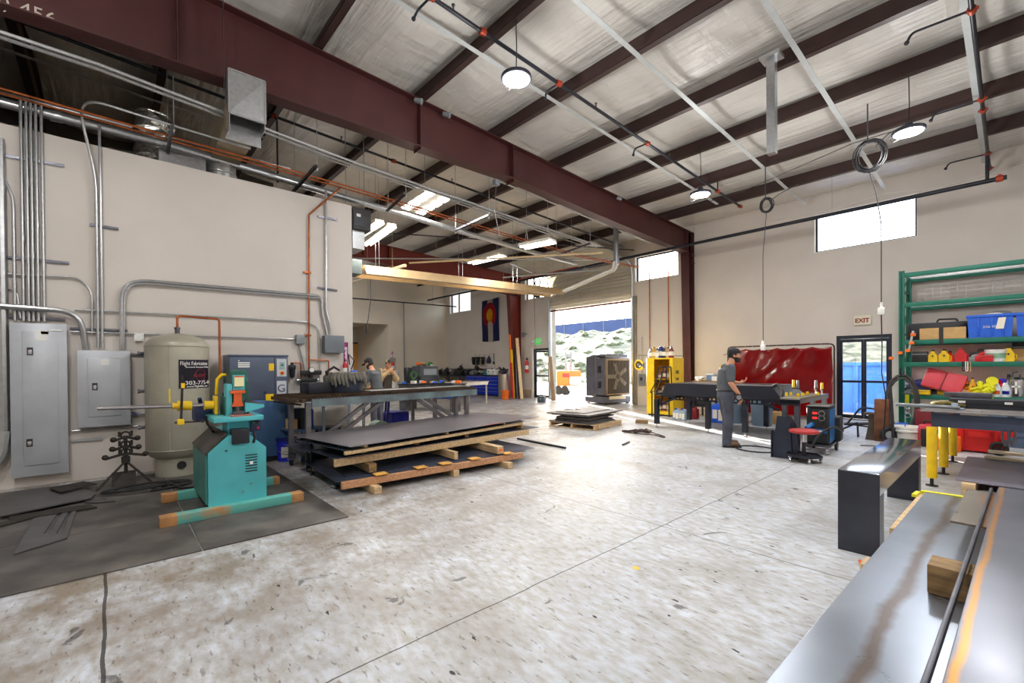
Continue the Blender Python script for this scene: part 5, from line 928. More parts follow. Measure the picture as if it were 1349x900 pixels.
for k in range(2): bottle(YF(wY-.3+.2*k,.2,hY+.001),.085,.33,mat('milky_jug',S(226,214,190),.4,0,.05,6),WHT,('milky jug on the yellow cabinet, left of two','milky jug on the yellow cabinet at its right end')[k],'jugs on the cabinet',0,'jug','jug') if False else None
for z,row in ((1.096,'upper'),(.636,'middle'),(.141,'bottom')):
    for k in range(5):
        b_=cols[(k*2+int(z*7))%7]; bottle(YF(.27+k*(wY-.5)/4,.3+.06*(k%2),z),.05,.2+.05*((k*7)%3),b_[0],b_[1],'%s bottle from the left on the %s shelf inside the yellow cabinet'%(('first','second','third','fourth','fifth')[k],row),'bottles inside the yellow cabinet',k%2)
hr=PY(ya.y-.05,841.5,481); t=T('hanging_band_reel','yellow C-shaped reel hanging by the cabinet','reel',hr); mk('rim',MB().torus(hr,.13,.035,24,8,rot=(PI/2,0,0),a0=R(20),a1=R(330)),YEL,t,w=True); mk('core',MB().torus(hr,.085,.02,20,6,rot=(PI/2,0,0)),BLK,t,w=True); mk('hook',MB().tube([hr+V((0,0,.13)),hr+V((0,.02,.3))],.008,6),STEELD,t,w=True)
mk('wall_bracket',MB().bar(hr+V((0,.0,.3)),V((hr.x,YW-.01,hr.z+.3)),.02,.02),STEELD,t,w=True)
# steel ladder-like frame leaning in front of the cabinet opening
t=T('bent_frame','dark bent steel frame standing inside the open yellow cabinet','steel frame',YF(.5,-.12,0))
for u in (.42,.56): mk('rail',MB().tube(bend([YF(u-.16,-.35,.7),YF(u-.06,-.2,1.0),YF(u,-.1,1.45),YF(u+.2,-.06,1.47),YF(u+.22,-.06,.75)],.06),.018,6),BLKM,t,w=True)
mk('rung',MB().bar(YF(.36,-.2,1.0),YF(.7,-.1,1.05),.02,.02).bar(YF(.3,-.3,.75),YF(.7,-.08,.76),.03,.02),BLKM,t,w=True)
mk('prop_leg',MB().bar(YF(.3,-.32,.001),YF(.3,-.32,.74),.03,.03).bar(YF(.72,-.1,.001),YF(.72,-.1,.76),.03,.03),BLKM,t,w=True)
# vertical pipes and box on the wall between door track and column
t=T('mounted_door_control','grey control box with conduit right of the loading bay track','control box',PY(YW-.05,846,500)); c=PY(YW-.06,846,500); mk('box',MB().box(c,(.25,.1,.4),bev=.01),GREYP,t,w=True); mk('switch',MB().box(c+V((0,-.06,.02)),(.08,.02,.12),bev=.004),BLK,t,w=True); mk('conduit',MB().cyl(c+V((0,0,.2)),c+V((0,0,1.6)),.014),STEELW,t,w=True)
c=PY(YW-.05,845,481.5); t=T('mounted_junction_box','small grey box on the wall above the door control','junction box',c); mk('box',MB().box(c,(.2,.1,.2),bev=.01),GREYP,t,w=True); mk('cover',MB().box(c-V((0,.053,0)),(.16,.006,.16)),STEELW,t,w=True)
# ================================================================== people
def loft(mb,rings,n=16):
    prev=None
    for c,rx,ry in rings:
        r=[mb.bm.verts.new((c[0]+rx*math.cos(2*PI*j/n),c[1]+ry*math.sin(2*PI*j/n),c[2])) for j in range(n)]
        if prev:
            for j in range(n): mb.bm.faces.new((prev[j],prev[(j+1)%n],r[(j+1)%n],r[j]))
        else: mb.bm.faces.new(r[::-1])
        prev=r
    mb.bm.faces.new(prev)
def limb(mb,pts,rs,n=12):
    mb.tube(pts,rs,n)
    for p,r in zip(pts,rs): mb.ball(p,r*.99,10)
def fuse(name,mb,m,par,vox=.012,sm=4,local=True):
    o=mk(name,mb,m,par); md=o.modifiers.new('r','REMESH'); md.mode='VOXEL'; md.voxel_size=vox; s=o.modifiers.new('s','SMOOTH'); s.iterations=sm; s.factor=.5
    dg=bpy.context.evaluated_depsgraph_get(); me=bpy.data.meshes.new_from_object(o.evaluated_get(dg)); o.modifiers.clear(); o.data=me
    me.materials.clear(); me.materials.append(m); me.polygons.foreach_set('use_smooth',[True]*len(me.polygons)); return o
def hand(mb,w,h,side,curl,fwd):
    w,h=V(w),V(h); d=(h-w).normalized(); sd=d.cross(V(fwd)).normalized()*side; nrm=d.cross(sd).normalized()
    mb.bar(w+d*.01,w+d*.1,.035,.075,.012,up=sd)
    for k in range(4):
        b=w+d*.095+sd*(.03-.02*k); L=(.07,.08,.075,.06)[k]; p=[b,b+d*L*.45+nrm*curl*.012,b+d*L*.75+nrm*curl*.04,b+d*L*.8+nrm*curl*.06]
        mb.tube(p,[.0105,.0095,.009,.0075],8); mb.ball(p[-1],.0075,6)
    b=w+d*.035+sd*.035; p=[b,b+sd*.03+d*.025+nrm*curl*.01,b+sd*.03+d*.055+nrm*curl*.03]; mb.tube(p,[.013,.011,.009],8); mb.ball(p[-1],.009,6)
def person(loc,rz,lab,J,mats,cap,beard=True,short=True,look=0.,pitch=0.):
    t=T('person',lab,'person',loc,rz); skin,shirt,pants,boot=mats; b=MB()
    g=lambda k:V(J[k]); pel,wai,che,nb,hd=g('pelvis'),g('waist'),g('chest'),g('neck'),g('head')
    loft(b,[(pel-V((0,0,.08)),.1,.15),(pel,.11,.16),(wai,.1,.14),(che,.115,.165),(nb-V((.02,0,.05)),.08,.13),(nb,.055,.07)])
    limb(b,[nb-V((.01,0,.03)),hd-V((.025,0,.06))],[.062,.055])
    Rm=M.Rotation(look,3,'Z')@M.Rotation(pitch,3,'Y')
    hb=MB(); loft(hb,[((.045,0,-.115),.03,.03),((.035,0,-.1),.055,.045),((.015,0,-.06),.078,.062),((.0,0,0),.094,.073),((-.005,0,.05),.097,.077),((-.01,0,.09),.08,.065),((-.01,0,.115),.04,.035)],18)
    hb.ball((.098,0,-.015),.014,8,(1.1,.9,1.6)); hb.ball((.092,0,.02),.012,8,(.8,3,.7)); hb.ball((.087,0,-.062),.012,8,(.7,1.9,.8))
    for s in (-1,1): hb.ball((-.01,s*.075,-.01),.026,8,(.7,.35,1.2))
    def place(m_): 
        for v in m_.bm.verts: v.co=Rm@v.co+hd
        return m_
    place(hb); me=bpy.data.meshes.new('h'); hb.bm.to_mesh(me); hb.bm.free(); b.bm.from_mesh(me); bpy.data.meshes.remove(me)
    for s,n in ((1,'l'),(-1,'r')):
        sh,el,wr,ha=[g(n+k) for k in ('sh','el','wr','ha')]
        limb(b,[sh,sh.lerp(el,.5),el,el.lerp(wr,.4),wr],[.055,.05,.041,.043,.029]); hand(b,wr,ha,-s,J.get(n+'curl',1.),(1,0,0) if abs((ha-wr).normalized().x)<.8 else (0,0,1))
        hp,kn,an,to=[g(n+k) for k in ('hp','kn','an','to')]
        limb(b,[hp,hp.lerp(kn,.45),kn,kn.lerp(an,.35),an],[.085,.08,.056,.055,.04]); limb(b,[an-V((0,0,.03)),to],[.04,.032])
    fuse('body',b,skin,t,.008,3)
    ey=place_eyes(hd,Rm); mk('eyes',ey,mat('eye_dark',S(30,24,22),.3,0,.05,5),t)
    c=MB(); loft(c,[(pel-V((0,0,.02)),.128,.178),(wai,.122,.163),(wai.lerp(che,.6),.132,.178),(che+V((0,0,.06)),.13,.185),(nb-V((.02,0,.07)),.1,.16),(nb-V((.005,0,.012)),.068,.085)])
    for n in 'lr':
        sh,el,wr=g(n+'sh'),g(n+'el'),g(n+'wr')
        if short: limb(c,[sh+V((0,0,-.005)),sh.lerp(el,.45),sh.lerp(el,.8)],[.075,.07,.066])
        else: limb(c,[sh,sh.lerp(el,.5),el,el.lerp(wr,.92)],[.078,.07,.06,.045])
    fuse('shirt',c,shirt,t,.012,5)
    c=MB(); loft(c,[(pel-V((0,0,.1)),.135,.165),(pel-V((.0,0,.02)),.135,.176),(pel.lerp(wai,.45),.124,.17)])
    for n in 'lr':
        hp,kn,an=g(n+'hp'),g(n+'kn'),g(n+'an'); limb(c,[hp+V((-.01,0,.02)),hp.lerp(kn,.45),kn,kn.lerp(an,.5),an-V((0,0,.02))],[.108,.098,.08,.078,.078])
    fuse('trousers',c,pants,t,.013,4)
    mk('belt',MB().torus(pel.lerp(wai,.3),1.,.0,4,4) if False else belt(pel.lerp(wai,.42)),BLK,t)
    for n in 'lr':
        an,to=g(n+'an'),g(n+'to'); c=MB(); limb(c,[an+V((0,0,.05)),an-V((0,0,.03))],[.055,.057]); limb(c,[an-V((.03,0,.045)),an.lerp(to,.5)-V((0,0,.018)),to-V((0,0,-.01))],[.042,.048,.04]); bo=fuse('boot',c,boot,t,.009,3)
        q=an.lerp(to,.45); mk('sole',MB().box((q.x,q.y,.012),(abs(to.x-an.x)+.13,.095,.022),rot=(0,0,math.atan2(to.y-an.y,to.x-an.x) if to.x>an.x else 0),bev=.01),BLK,bo)
    hm=MB(); loft(hm,[((-.02,0,-.045),.08,.07),((-.015,0,.0),.09,.079),((-.01,0,.055),.1,.081),((-.012,0,.1),.083,.068),((-.012,0,.122),.03,.03)],18)
    for v in hm.bm.verts:
        if v.co.x>.055 and v.co.z<.05: v.co.x=.055
    mk('hair',place(hm),mat('dark_hair',S(34,26,22),.7,0,.2,30),t)
    if beard:
        bm_=MB(); loft(bm_,[((.048,0,-.128),.034,.034),((.036,0,-.105),.062,.05),((.02,0,-.065),.08,.0665),((.0,0,-.035),.08,.0745)],18); 
        mk('beard',place(bm_),MATS['dark_hair'],t)
        fm=MB(); fm.ball((.085,0,-.058),.022,10,(.8,1.5,.75)); fm.ball((.1,0,-.06),.008,6,(.6,2.2,.6)); mk('mouth',place(fm),mat('lip_skin',S(170,104,88),.5,0,.05,20),t)
    cap(t,place); return t,Rm,hd
def place_eyes(hd,Rm):
    m=MB()
    for s in (-1,1): m.ball((.088,s*.03,.008),.011,8,(.6,1.2,.7))
    for v in m.bm.verts: v.co=Rm@v.co+hd
    return m
def belt(c):
    return MB().tube([(c[0]+.128*math.cos(a),c[1]+.174*math.sin(a),c[2]) for a in [2*PI*i/24 for i in range(24)]],.016,6,closed=True)
CAPM=mat('black_cap_cloth',S(30,30,36),.8,0,.15,20)
def cap_back(t,place):     # worn backwards
    m=MB(); loft(m,[((-.008,0,.03),.108,.086),((-.01,0,.07),.106,.085),((-.012,0,.11),.088,.07),((-.012,0,.132),.04,.035)],20); mk('cap',place(m),CAPM,t)
    m=MB(); m.box((-.135,0,.02),(.085,.13,.012),rot=(0,-.35,0),bev=.005); mk('cap_brim',place(m),mat('grey_brim',S(96,88,84),.8,0,.1,20),t)
def cap_fwd(t,place):
    m=MB(); loft(m,[((-.008,0,.03),.108,.086),((-.01,0,.07),.106,.085),((-.012,0,.11),.088,.07),((-.012,0,.132),.04,.035)],20); mk('cap',place(m),CAPM,t)
    m=MB(); m.box((.135,0,.035),(.09,.13,.01),rot=(0,.2,0),bev=.004); mk('cap_brim',place(m),CAPM,t)
def hood_up(t,place):
    m=MB(); loft(m,[((-.0,0,.05),.112,.092),((-.0,0,.1),.1,.085),((0,0,.14),.05,.045)],20); mk('helmet_band',place(m),mat('tan_hood',S(150,132,108),.7,0,.15,12),t)
    m=MB(); m.grid(lambda u,v:(.1+.13*v,.11*math.cos(PI*u),.05+.11*math.sin(PI*u)+.05*v),14,6,.006); m.box((.24,0,.13),(.012,.2,.15),bev=.004); mk('face_shield',place(m),mat('grey_shield',S(70,68,66),.5,.1,.15,8),t)
GREYT=mat('charcoal_tshirt',S(82,86,92),.85,0,.14,9); JEAN=mat('faded_work_trousers',S(74,76,88),.85,0,.3,4,detail=6); BOOTM=mat('brown_boot_leather',S(92,66,46),.6,0,.2,9)
J=dict(pelvis=(-.03,0,.95),waist=(-.045,0,1.09),chest=(-.01,0,1.31),neck=(.055,0,1.475),head=(.125,0,1.63),
 rsh=(.01,-.185,1.415),rel=(-.02,-.25,1.14),rwr=(.12,-.235,.945),rha=(.17,-.22,.86),lsh=(.03,.185,1.415),lel=(.07,.23,1.15),lwr=(.25,.15,1.13),lha=(.34,.13,1.16),rcurl=1.5,
 rhp=(-.03,-.09,.9),rkn=(.0,-.1,.49),ran=(-.045,-.11,.1),rto=(.135,-.12,.045),lhp=(-.03,.09,.9),lkn=(.03,.1,.49),lan=(.03,.11,.1),lto=(.2,.13,.045))
fp=PZ(0,958,588); rot=math.atan2(RT.y*.96-FW.y*.12,RT.x*.96-FW.x*.12)
p1,_,_=person((fp.x,fp.y,0),rot,'man in a grey T-shirt and backwards cap standing by the black steel bench',J,(SKIN,GREYT,JEAN,BOOTM),cap_back,look=-.25); p1.scale=(1.035,)*3; MW[p1.name]=MW[p1.name]@M.Scale(1.035,4)
gl=T('tape_tool','round black tool held low in the standing man\'s right hand','tool',MW[p1.name]@V((.13,-.29,.86))); c=MW[p1.name]@V((.085,-.285,.9)); mk('disc',MB().cyl(c-V((0,.0,0)),c+(MW[p1.name].to_3x3()@V((0,-.04,0))),.062,n=22),BLK,gl,w=True); mk('disc_face',MB().cyl(c+(MW[p1.name].to_3x3()@V((0,-.04,0))),c+(MW[p1.name].to_3x3()@V((0,-.046,0))),.042,n=22),GREYP,gl,w=True); c2=MW[p1.name]@V((.2,-.265,.8)); mk('grip',MB().cyl(c2-V((0,0,.12)),c2+V((0,0,.04)),.017,n=10),BLK,gl,w=True)
J2=dict(J); J2.update(chest=(.04,0,1.3),neck=(.115,0,1.455),head=(.2,0,1.6),waist=(0,0,1.08),rsh=(.08,-.19,1.395),rel=(.1,-.26,1.12),rwr=(.36,-.16,.985),rha=(.45,-.12,.97),lsh=(.08,.19,1.395),lel=(.14,.25,1.12),lwr=(.4,.1,1.0),lha=(.48,.06,.98),lan=(-.0,.11,.1),lto=(.18,.13,.045),lkn=(.02,.1,.49))
pos=PZ(1.05,497,509); pos=V((0,0,0))+(FW+(496-CX)/F*RT)*10.6; rot2=math.atan2(-RT.y*.9+FW.y*.25,-RT.x*.9+FW.x*.25)
p2,_,_=person((pos.x,pos.y,0),rot2,'man in a dark cap bending over his work beyond the cutting table',J2,(SKIN,GREYT,JEAN,BOOTM),cap_fwd,pitch=.45)
gl2=MB()
for s in (-1,1): gl2.ball((.43,s*.1-.02,.985),.055,10,(1.4,1,.9)); gl2.tube([(.33,s*.13-.02,1.0),(.4,s*.11-.02,.99)],[.04,.045],10)
mk('work_gloves',gl2,mat('yellow_brown_glove',S(140,124,60),.8,0,.2,14),p2)
gb=T('grinding_bench','dark steel bench with a grinder in front of the bending man','work table',MW[p2.name]@V((.75,0,0)))
rz2=rot2
def gloc(x,y,z): return MW[p2.name]@V((x,y,z))
mk('top',MB().box((0,0,.875),(.8,1.2,.03)),BLKM,gb); gb.rotation_euler=(0,0,rz2)
for sx in (-.36,.36):
    for sy in (-.56,.56): mk('leg',MB().box((sx,sy,.43),(.05,.05,.859)),BLKM,gb)
MW[gb.name]=M.Translation(gb.location)@M.Rotation(rz2,4,'Z')
gr=T('angle_grinder','black angle grinder under the gloves of the bending man','tool',gloc(.6,-.02,.891)); mk('body',MB().cyl(gloc(.5,.0,.925),gloc(.78,-.05,.925),.03,n=12),BLK,gr,w=True); mk('guard',MB().cyl(gloc(.79,-.05,.9),gloc(.79,-.05,.915),.07,n=18),STEELD,gr,w=True)
J3=dict(J2); J3.update(rwr=(.36,-.1,1.36),rel=(.2,-.28,1.15),rha=(.4,-.03,1.42),lwr=(.36,.1,1.3),lel=(.22,.28,1.12),lha=(.42,.04,1.36),head=(.22,0,1.59))
pos=(FW+(506-CX)/F*RT)*14.2; rot3=math.atan2(RT.y*.75-FW.y*.6,RT.x*.75-FW.x*.6)
p3,_,_=person((pos.x,pos.y,0),rot3,'welder in a tan shirt with raised hood half behind the bending man',J3,(SKIN,TAN,JEAN,BOOTM),hood_up,short=False,beard=False)
mk('apron',MB().box((.2,0,.98),(.02,.3,.55),rot=(0,.12,0),bev=.008),mat('dark_apron',S(58,50,44),.85,0,.15,8),p3)
# ================================================================== far bay
dd=(PX(XF-4.19,467,453),PX(XF-4.19,479,453)); z1=dd[0].z
d3=ST('door_3',MB().bx(XF-4.19,XF-4.14,dd[0].y-.6,dd[1].y,0.001,z1),mat('golden_wood_door',S(216,160,84),.55,0,.08,2,stretch=(1,8,1)))
ST('door_frame',MB().bx(XF-4.19,XF-4.1,dd[1].y+.001,dd[1].y+.09,0.001,z1+.08).bx(XF-4.19,XF-4.1,dd[0].y-.7,dd[1].y,z1+.001,z1+.08),BLK,parent=d3)
ST('door_handle',MB().bar((XF-4.1,dd[1].y-.1,1.02),(XF-4.1,dd[1].y-.22,1.02),.02,.02),CHR,parent=d3)
def wsign(x,px0,px1,lab,m_):
    a,b=PX(x,*px0),PX(x,*px1); t=T('mounted_sign',lab,'sign',(x,(a.y+b.y)/2,b.z)); mk('panel',MB().bx(x+.002,x+.01,a.y,b.y,b.z,a.z),m_,t,w=True); mk('border',MB().bx(x+.01,x+.012,a.y,b.y,b.z,b.z+.04).bx(x+.01,x+.012,a.y,b.y,a.z-.04,a.z),PUR_,t,w=True)
    for k in range(3): mk('print_line',MB().bx(x+.01,x+.013,a.y+.06,b.y-.06,b.z+.12+.2*k,b.z+.2+.2*k),PUR_,t,w=True)
wsign(XF,(514.5,466),(519,478),'pale purple upright sign on the tan wall right of the passage',MATS['sign_white']); wsign(XF-4.19,(480.5,472),(485,481),'small red and white sign inside the passage beside the wooden door',MATS['sign_white'])
c=PX(XF+.2,517.5,490); exting(V((XF+.2,c.y,c.z)),'red fire extinguisher on the tan wall right of the passage',1.3)
c=PX(-20.6,518,500); O('white_bin',MB().lathe([(0,0),(.24,0),(.3,1.25),(.3,1.3),(0,1.3)],(c.x,c.y,0),20),WHT,'tall white bin under the far extinguisher','bin')
cp=PX(XF+.04,532,400); O('mounted_conduit',MB().cyl((XF+.04,cp.y,1.2),(XF+.04,cp.y,5.0),.03,n=8),GREYP,'thin vertical conduit down the middle of the tan wall','conduit')
a=PX(-14.,488,396); b=PX(-14.,479.5,446); t=T('hanging_hose','dark hose hanging from the roof in front of the passage','hose',b); mk('line',MB().tube([a+V((0,0,1.2)),a,(a+b)/2+V((0,.03,0)),b],.015,6),BLK,t,w=True); e=PX(-14,483.5,434); mk('grip',MB().cyl(e-V((0,0,.12)),e+V((0,0,.14)),.035,n=8),BLK,t,w=True)
# flag on the back wall
FB=mat('flag_blue',S(38,44,104),.8,0,.08,9); FWt=mat('flag_white',S(214,204,190),.8,0,.04,9); FR=mat('flag_red',S(176,22,40),.8,0,.05,9); FG=mat('flag_gold',S(244,176,20),.8,0,.05,9)
fa,fb=PY(YW-.04,635.5,397),PY(YW-.04,657,447); fx0,fx1=fa.x,PY(YW-.04,657,395).x; fz1=PY(YW-.04,646,395).z; fz0=PY(YW-.04,646,449.5).z; fw_=fx1-fx0; fh_=fz1-fz0
fg=T('hanging_flag','blue and white flag with a red ring and gold disc hung on the back wall','flag',((fx0+fx1)/2,YW-.05,fz0))
def fpt(u,v,o=0): return (fx0+fw_*u,YW-.06-o-.02*math.sin(u*9+v*2)-.02*math.sin(v*5),fz1-fh_*v-.03*math.sin(PI*u)*v+(-.02+.06*u)*(1-v))
for nm,u0,u1,m_ in (('blue_stripe',0,.335,FB),('white_stripe',.335,.665,FWt),('blue_stripe',.665,1,FB)): mk(nm,MB().grid(lambda u,v,u0=u0,u1=u1:fpt(u0+(u1-u0)*u,v),8,24,.004),m_,fg,w=True,smooth=90)
cu,cv=.49,.38
def ring(r0,r1,a0,a1,o,m_,nm):
    mk(nm,MB().grid(lambda u,v:fpt(cu+(r0+(r1-r0)*v)*math.cos(a0+(a1-a0)*u),cv+(r0+(r1-r0)*v)*math.sin(a0+(a1-a0)*u)*fw_/fh_*1.25,o),26,3,.003),m_,fg,w=True,smooth=90)
ring(.2,.4,R(122),R(418),.008,FR,'red_ring'); ring(0.,.205,0,2*PI,.012,FG,'gold_disc')
# welding masks on hooks
for k,(px,nm) in enumerate(((624.5,'leftmost'),(630.3,'second from the left'),(636.6,'third from the left'))):
    c=PY(YW-.16,px,474.5); t=T('hanging_welding_mask','black welding mask on the wall below the flag, %s of three'%nm,'welding mask',c,0,None)
    mk('shell',MB().grid(lambda u,v:(c.x+.13*math.cos(PI*u)*(1-.35*v*v),c.y-.14*math.sin(PI*u)*(1-.3*v),c.z+.17-.42*v),12,8,.006),BLK,t,w=True,smooth=80); mk('lens_window',MB().box(c+V((0,-.13,.02)),(.12,.012,.07),bev=.004),GREYP if k==2 else STEELD,t,w=True); mk('headband',MB().torus(c+V((0,.03,.1)),.1,.012,16,6,rot=(.5,0,0)),BLK,t,w=True); mk('hook',MB().tube([(c.x,YW-.002,c.z+.3),(c.x,c.y+.05,c.z+.28),(c.x,c.y+.03,c.z+.2)],.008,6),STEELD,t,w=True)
c=PY(YW-.08,644,474); t=T('hanging_cap_pouch','dark blue pouch hanging right of the masks','pouch',c); mk('pouch',MB().lathe([(0,-.2),(.1,-.17),(.12,-.05),(.05,.16),(.015,.2),(0,.2)],c,14),mat('navy_cloth',S(34,42,70),.8,0,.2,9),t,w=True); mk('strap',MB().tube([c+V((0,0,.18)),c+V((0,.05,.3)),c+V((0,.07,.32))],.01,6),BLK,t,w=True)
c=PY(YW-.06,650.3,474); t=T('hanging_hand_brush','slim tool with dark head hanging at the right end of the masks','brush',c); mk('handle',MB().cyl(c+V((0,0,-.05)),c+V((0,0,.34)),.018,n=8),STEELD,t,w=True); mk('head',MB().box(c+V((0,0,-.16)),(.09,.05,.16),bev=.01),BLK,t,w=True); mk('blade',MB().box(c+V((.0,0,-.32)),(.05,.02,.16)),WHT,t,w=True)
# blue tool chest and counter by the wall
yF=14.18; a,b=PY(yF,613.5,500),PY(yF,656,500); zc=1.0
tc=T('tool_chest','long royal blue chest of drawers under the flag','tool chest',((a.x+b.x)/2,yF+.3,0)); RB=mat('royal_blue_enamel',S(18,54,200),.35,.2,.06,4)
mk('carcass',MB().bx(a.x,b.x,yF,14.8,.06,zc,.006),RB,tc,w=True); mk('worktop',MB().bx(a.x-.03,b.x+.03,yF-.04,14.82,zc+.001,zc+.045),BLKM,tc,w=True); mk('plinth',MB().bx(a.x+.03,b.x-.03,yF+.05,14.75,0.001,.059),BLK,tc,w=True)
for i in range(3):
    for j in range(5):
        x0=a.x+.02+(b.x-a.x-.04)*i/3; x1=a.x+.02+(b.x-a.x-.04)*(i+1)/3-.02; z0=.08+.182*j; d=mk('drawer',MB().bx(x0,x1,yF-.018,yF-.001,z0,z0+.165,.003),RB,tc,w=True); mk('pull',MB().bx(x0+.02,x1-.02,yF-.028,yF-.018,z0+.135,z0+.155),STEELW,d,w=True)
zt=zc+.047
for k,(px,w_,h_,d_,m_,lab) in enumerate(((616,.34,.26,.3,BLK,'black tool case on the blue chest, leftmost'),(623,.3,.16,.25,GREYP,'grey machine on the blue chest'),(629,.26,.12,.2,BLK,'low black tool on the blue chest'),(636,.2,.1,.2,STEELD,'steel block on the blue chest'),(640.5,.2,.2,.2,mat('teal_can',S(40,140,150),.5,0,.1,5),'teal can on the blue chest'),(647,.36,.3,.3,WHT,'white box on the blue chest, left of two'),(653,.3,.28,.3,WHT,'white box on the blue chest, right of two'))):
    c=PY(yF+.25,px,490); t=T('bench_tool',lab,'box' if m_ in (WHT,BLK) else 'tool',(c.x,c.y,zt)); mk('body',MB().bx(-w_/2,w_/2,-d_/2,d_/2,.001,h_,.02),m_,t); mk('knob',MB().cyl((0,-d_/2,h_*.6),(0,-d_/2-.02,h_*.6),.03,n=10).cyl((w_*.2,0,h_),(w_*.2,0,h_+.05),.03,n=10),BLK if m_ is not BLK else GREYP,t)
c=PY(14.5,628,484); t=T('bench_lamp_arm','black jointed arm with round head standing at the back of the blue chest','lamp',(c.x,14.6,zt)); mk('arm',MB().tube([(0,0,0.001),(0,-.05,.25),(.2,-.1,.36),(.45,-.1,.26)],.03,8),BLK,t); mk('head',MB().cyl((0,-.05,.36),(0,-.16,.36),.12,n=18),BLK,t)
# row of benches left of the chest (dark top, machines, blue bins)
yB=13.9; a,b=PY(yB,556,500),PY(yB,607.5,500)
t=T('wall_bench','dark topped bench along the tan wall corner left of the blue chest','work table',((a.x+b.x)/2,yB+.4,0)); t.name='corner_bench'; MW['corner_bench']=MW.get('wall_bench',M.Translation(t.location))
a.x=max(a.x,XF+.3); mk('top',MB().bx(a.x,b.x,yB,14.8,.95,1.0,.004),BLKM,t,w=True)
for x in (a.x+.08,(a.x+b.x)/2,b.x-.08):
    for y in (yB+.06,14.7): mk('leg',MB().bx(x-.03,x+.03,y-.03,y+.03,.001,.949),STEELD,t,w=True)
for k,(px,w_,h_,m_,lab) in enumerate(((580,.4,.34,BLK,'black machine on the corner bench, leftmost'),(588,.4,.42,BLKM,'dark vice-like machine on the corner bench'),(598,.4,.3,STEELD,'steel tool on the corner bench'),(606,.45,.55,BLK,'tall black bender arm on the corner bench'))):
    c=PY(yB+.4,px,490); t=T('bench_machine',lab,'machine',(c.x,c.y,1.0)); mk('base',MB().bx(-w_/2,w_/2,-.18,.18,.001,h_*.5,.03),m_,t); mk('head',MB().cyl((-w_*.25,-.05,h_*.55),(w_*.3,.05,h_*.75),.1,n=12).bar((0,0,h_*.45),(w_*.1,0,h_),.08,.08,.01),m_,t); mk('lever',MB().tube([(w_*.2,0,h_*.8),(w_*.45,0,h_*1.1)],.018,6).ball((w_*.45,0,h_*1.1),.03,8),STEELD,t)
O('mounted_rail',MB().cyl((XF+.5,14.75,1.35),(-17.3,14.75,1.35),.035,n=8),STEELW,'thin pale pipe along the back wall over the benches','pipe')
# light steel table and dark table in the middle distance
def simple_table(p,q,depth,zt,lab,m_,leg=.06,legm=None,apron=.1):
    p,q=V((p[0],p[1],0)),V((q[0],q[1],0)); d=(q-p).normalized(); n=V((-d.y,d.x,0)); 
    t=T('steel_table',lab,'work table',(p+q)/2+n*depth/2); L=(q-p).length; c=lambda u,w,z:p+d*u+n*w+V((0,0,z))
    mk('top',MB().bar(c(0,depth/2,zt-.015),c(L,depth/2,zt-.015),depth,.03),m_,t,w=True)
    for w_ in (.03,depth-.03): mk('apron',MB().bar(c(.03,w_,zt-.03-apron/2),c(L-.03,w_,zt-.03-apron/2),.03,apron),legm or m_,t,w=True)
    for u in (.06,L/2,L-.06) if L>2.6 else (.06,L-.06):
        for w_ in (.08,depth-.08): mk('leg',MB().bar(c(u,w_,.001),c(u,w_,zt-.031),leg,leg),legm or m_,t,w=True)
    return t,c,L
PALE=mat('pale_steel_top',S(196,188,172),.35,.5,.08,4)
tb1,c1,L1=simple_table(PZ(0,600,537),PZ(0,644,532),1.1,.9,'pale steel table with slim legs in front of the blue chest',PALE,.05)
q0,q1=PZ(.93,524,506),PZ(.93,600,506.5); tb2,c2,L2=simple_table((q0.x,q0.y+.0),(q1.x-.1,q1.y),1.2,.93,'dark topped steel table covered in small tools beyond the cutting table',BLKM,.06,STEELD,.14)
rnd=random.Random(31)
tools=[(BLU,'blue bin'),(STEELW,'bright steel part'),(YEL,'yellow tool'),(ORG,'orange tool'),(WHT,'white tub'),(BLK,'black clamp')]
for k in range(14):
    u=.15+(L2-.3)*k/13; w_=.15+.75*rnd.random(); m_,nm=tools[(k*5+k//3)%6]; c=c2(u,w_,.931); s=rnd.uniform(.8,1.3); nth=('first','second','third','fourth','fifth','sixth','seventh','eighth','ninth','tenth','eleventh','twelfth','thirteenth','last')[k]
    t=T('small_tool',nm+' on the dark tool-covered table, '+nth+' from the left','tool',c); mk('body',MB().box((0,0,.04*s+.001),(.16*s,.09*s,.08*s),rot=(0,0,rnd.uniform(0,3)),bev=.012),m_,t); mk('handle',MB().cyl((0,0,.08*s),(.1*s,.03,.12*s),.014,n=8),BLK if m_ is not BLK else STEELD,t)
c=c1(L1-1.0,.5,.9); O('sheet_offcut',MB().box(c+V((0,0,.006)),(.9,.5,.01),rot=(0,0,.3)),mat('brown_board',S(130,104,84),.7,0,.1,5),'brown board lying on the pale steel table','board')
O('long_bar',MB().bar(c2(.8,.15,.945)+V((0,0,0)),c2(L2-.1,.1,.945),.08,.025),BLKM,'black flat bar along the front of the tool-covered table','steel bar')
for k in range(4):
    c=PZ(.66,(527,536,545,553)[k],503); c=c2((.2,.75,1.3,1.8)[k],.35,.46); t=T('parts_bin','blue plastic bin on the shelf under the tool-covered table, %s from the left'%('first','second','third','last')[k],'bin',c); mk('bin',MB().prism([(-.17,.0),(.17,.0),(.2,.3),(-.2,.24)],0,-.18,.18),BLU,t); mk('label_slot',MB().box((0,-.19,.1),(.1,.006,.05)),WHT,t)
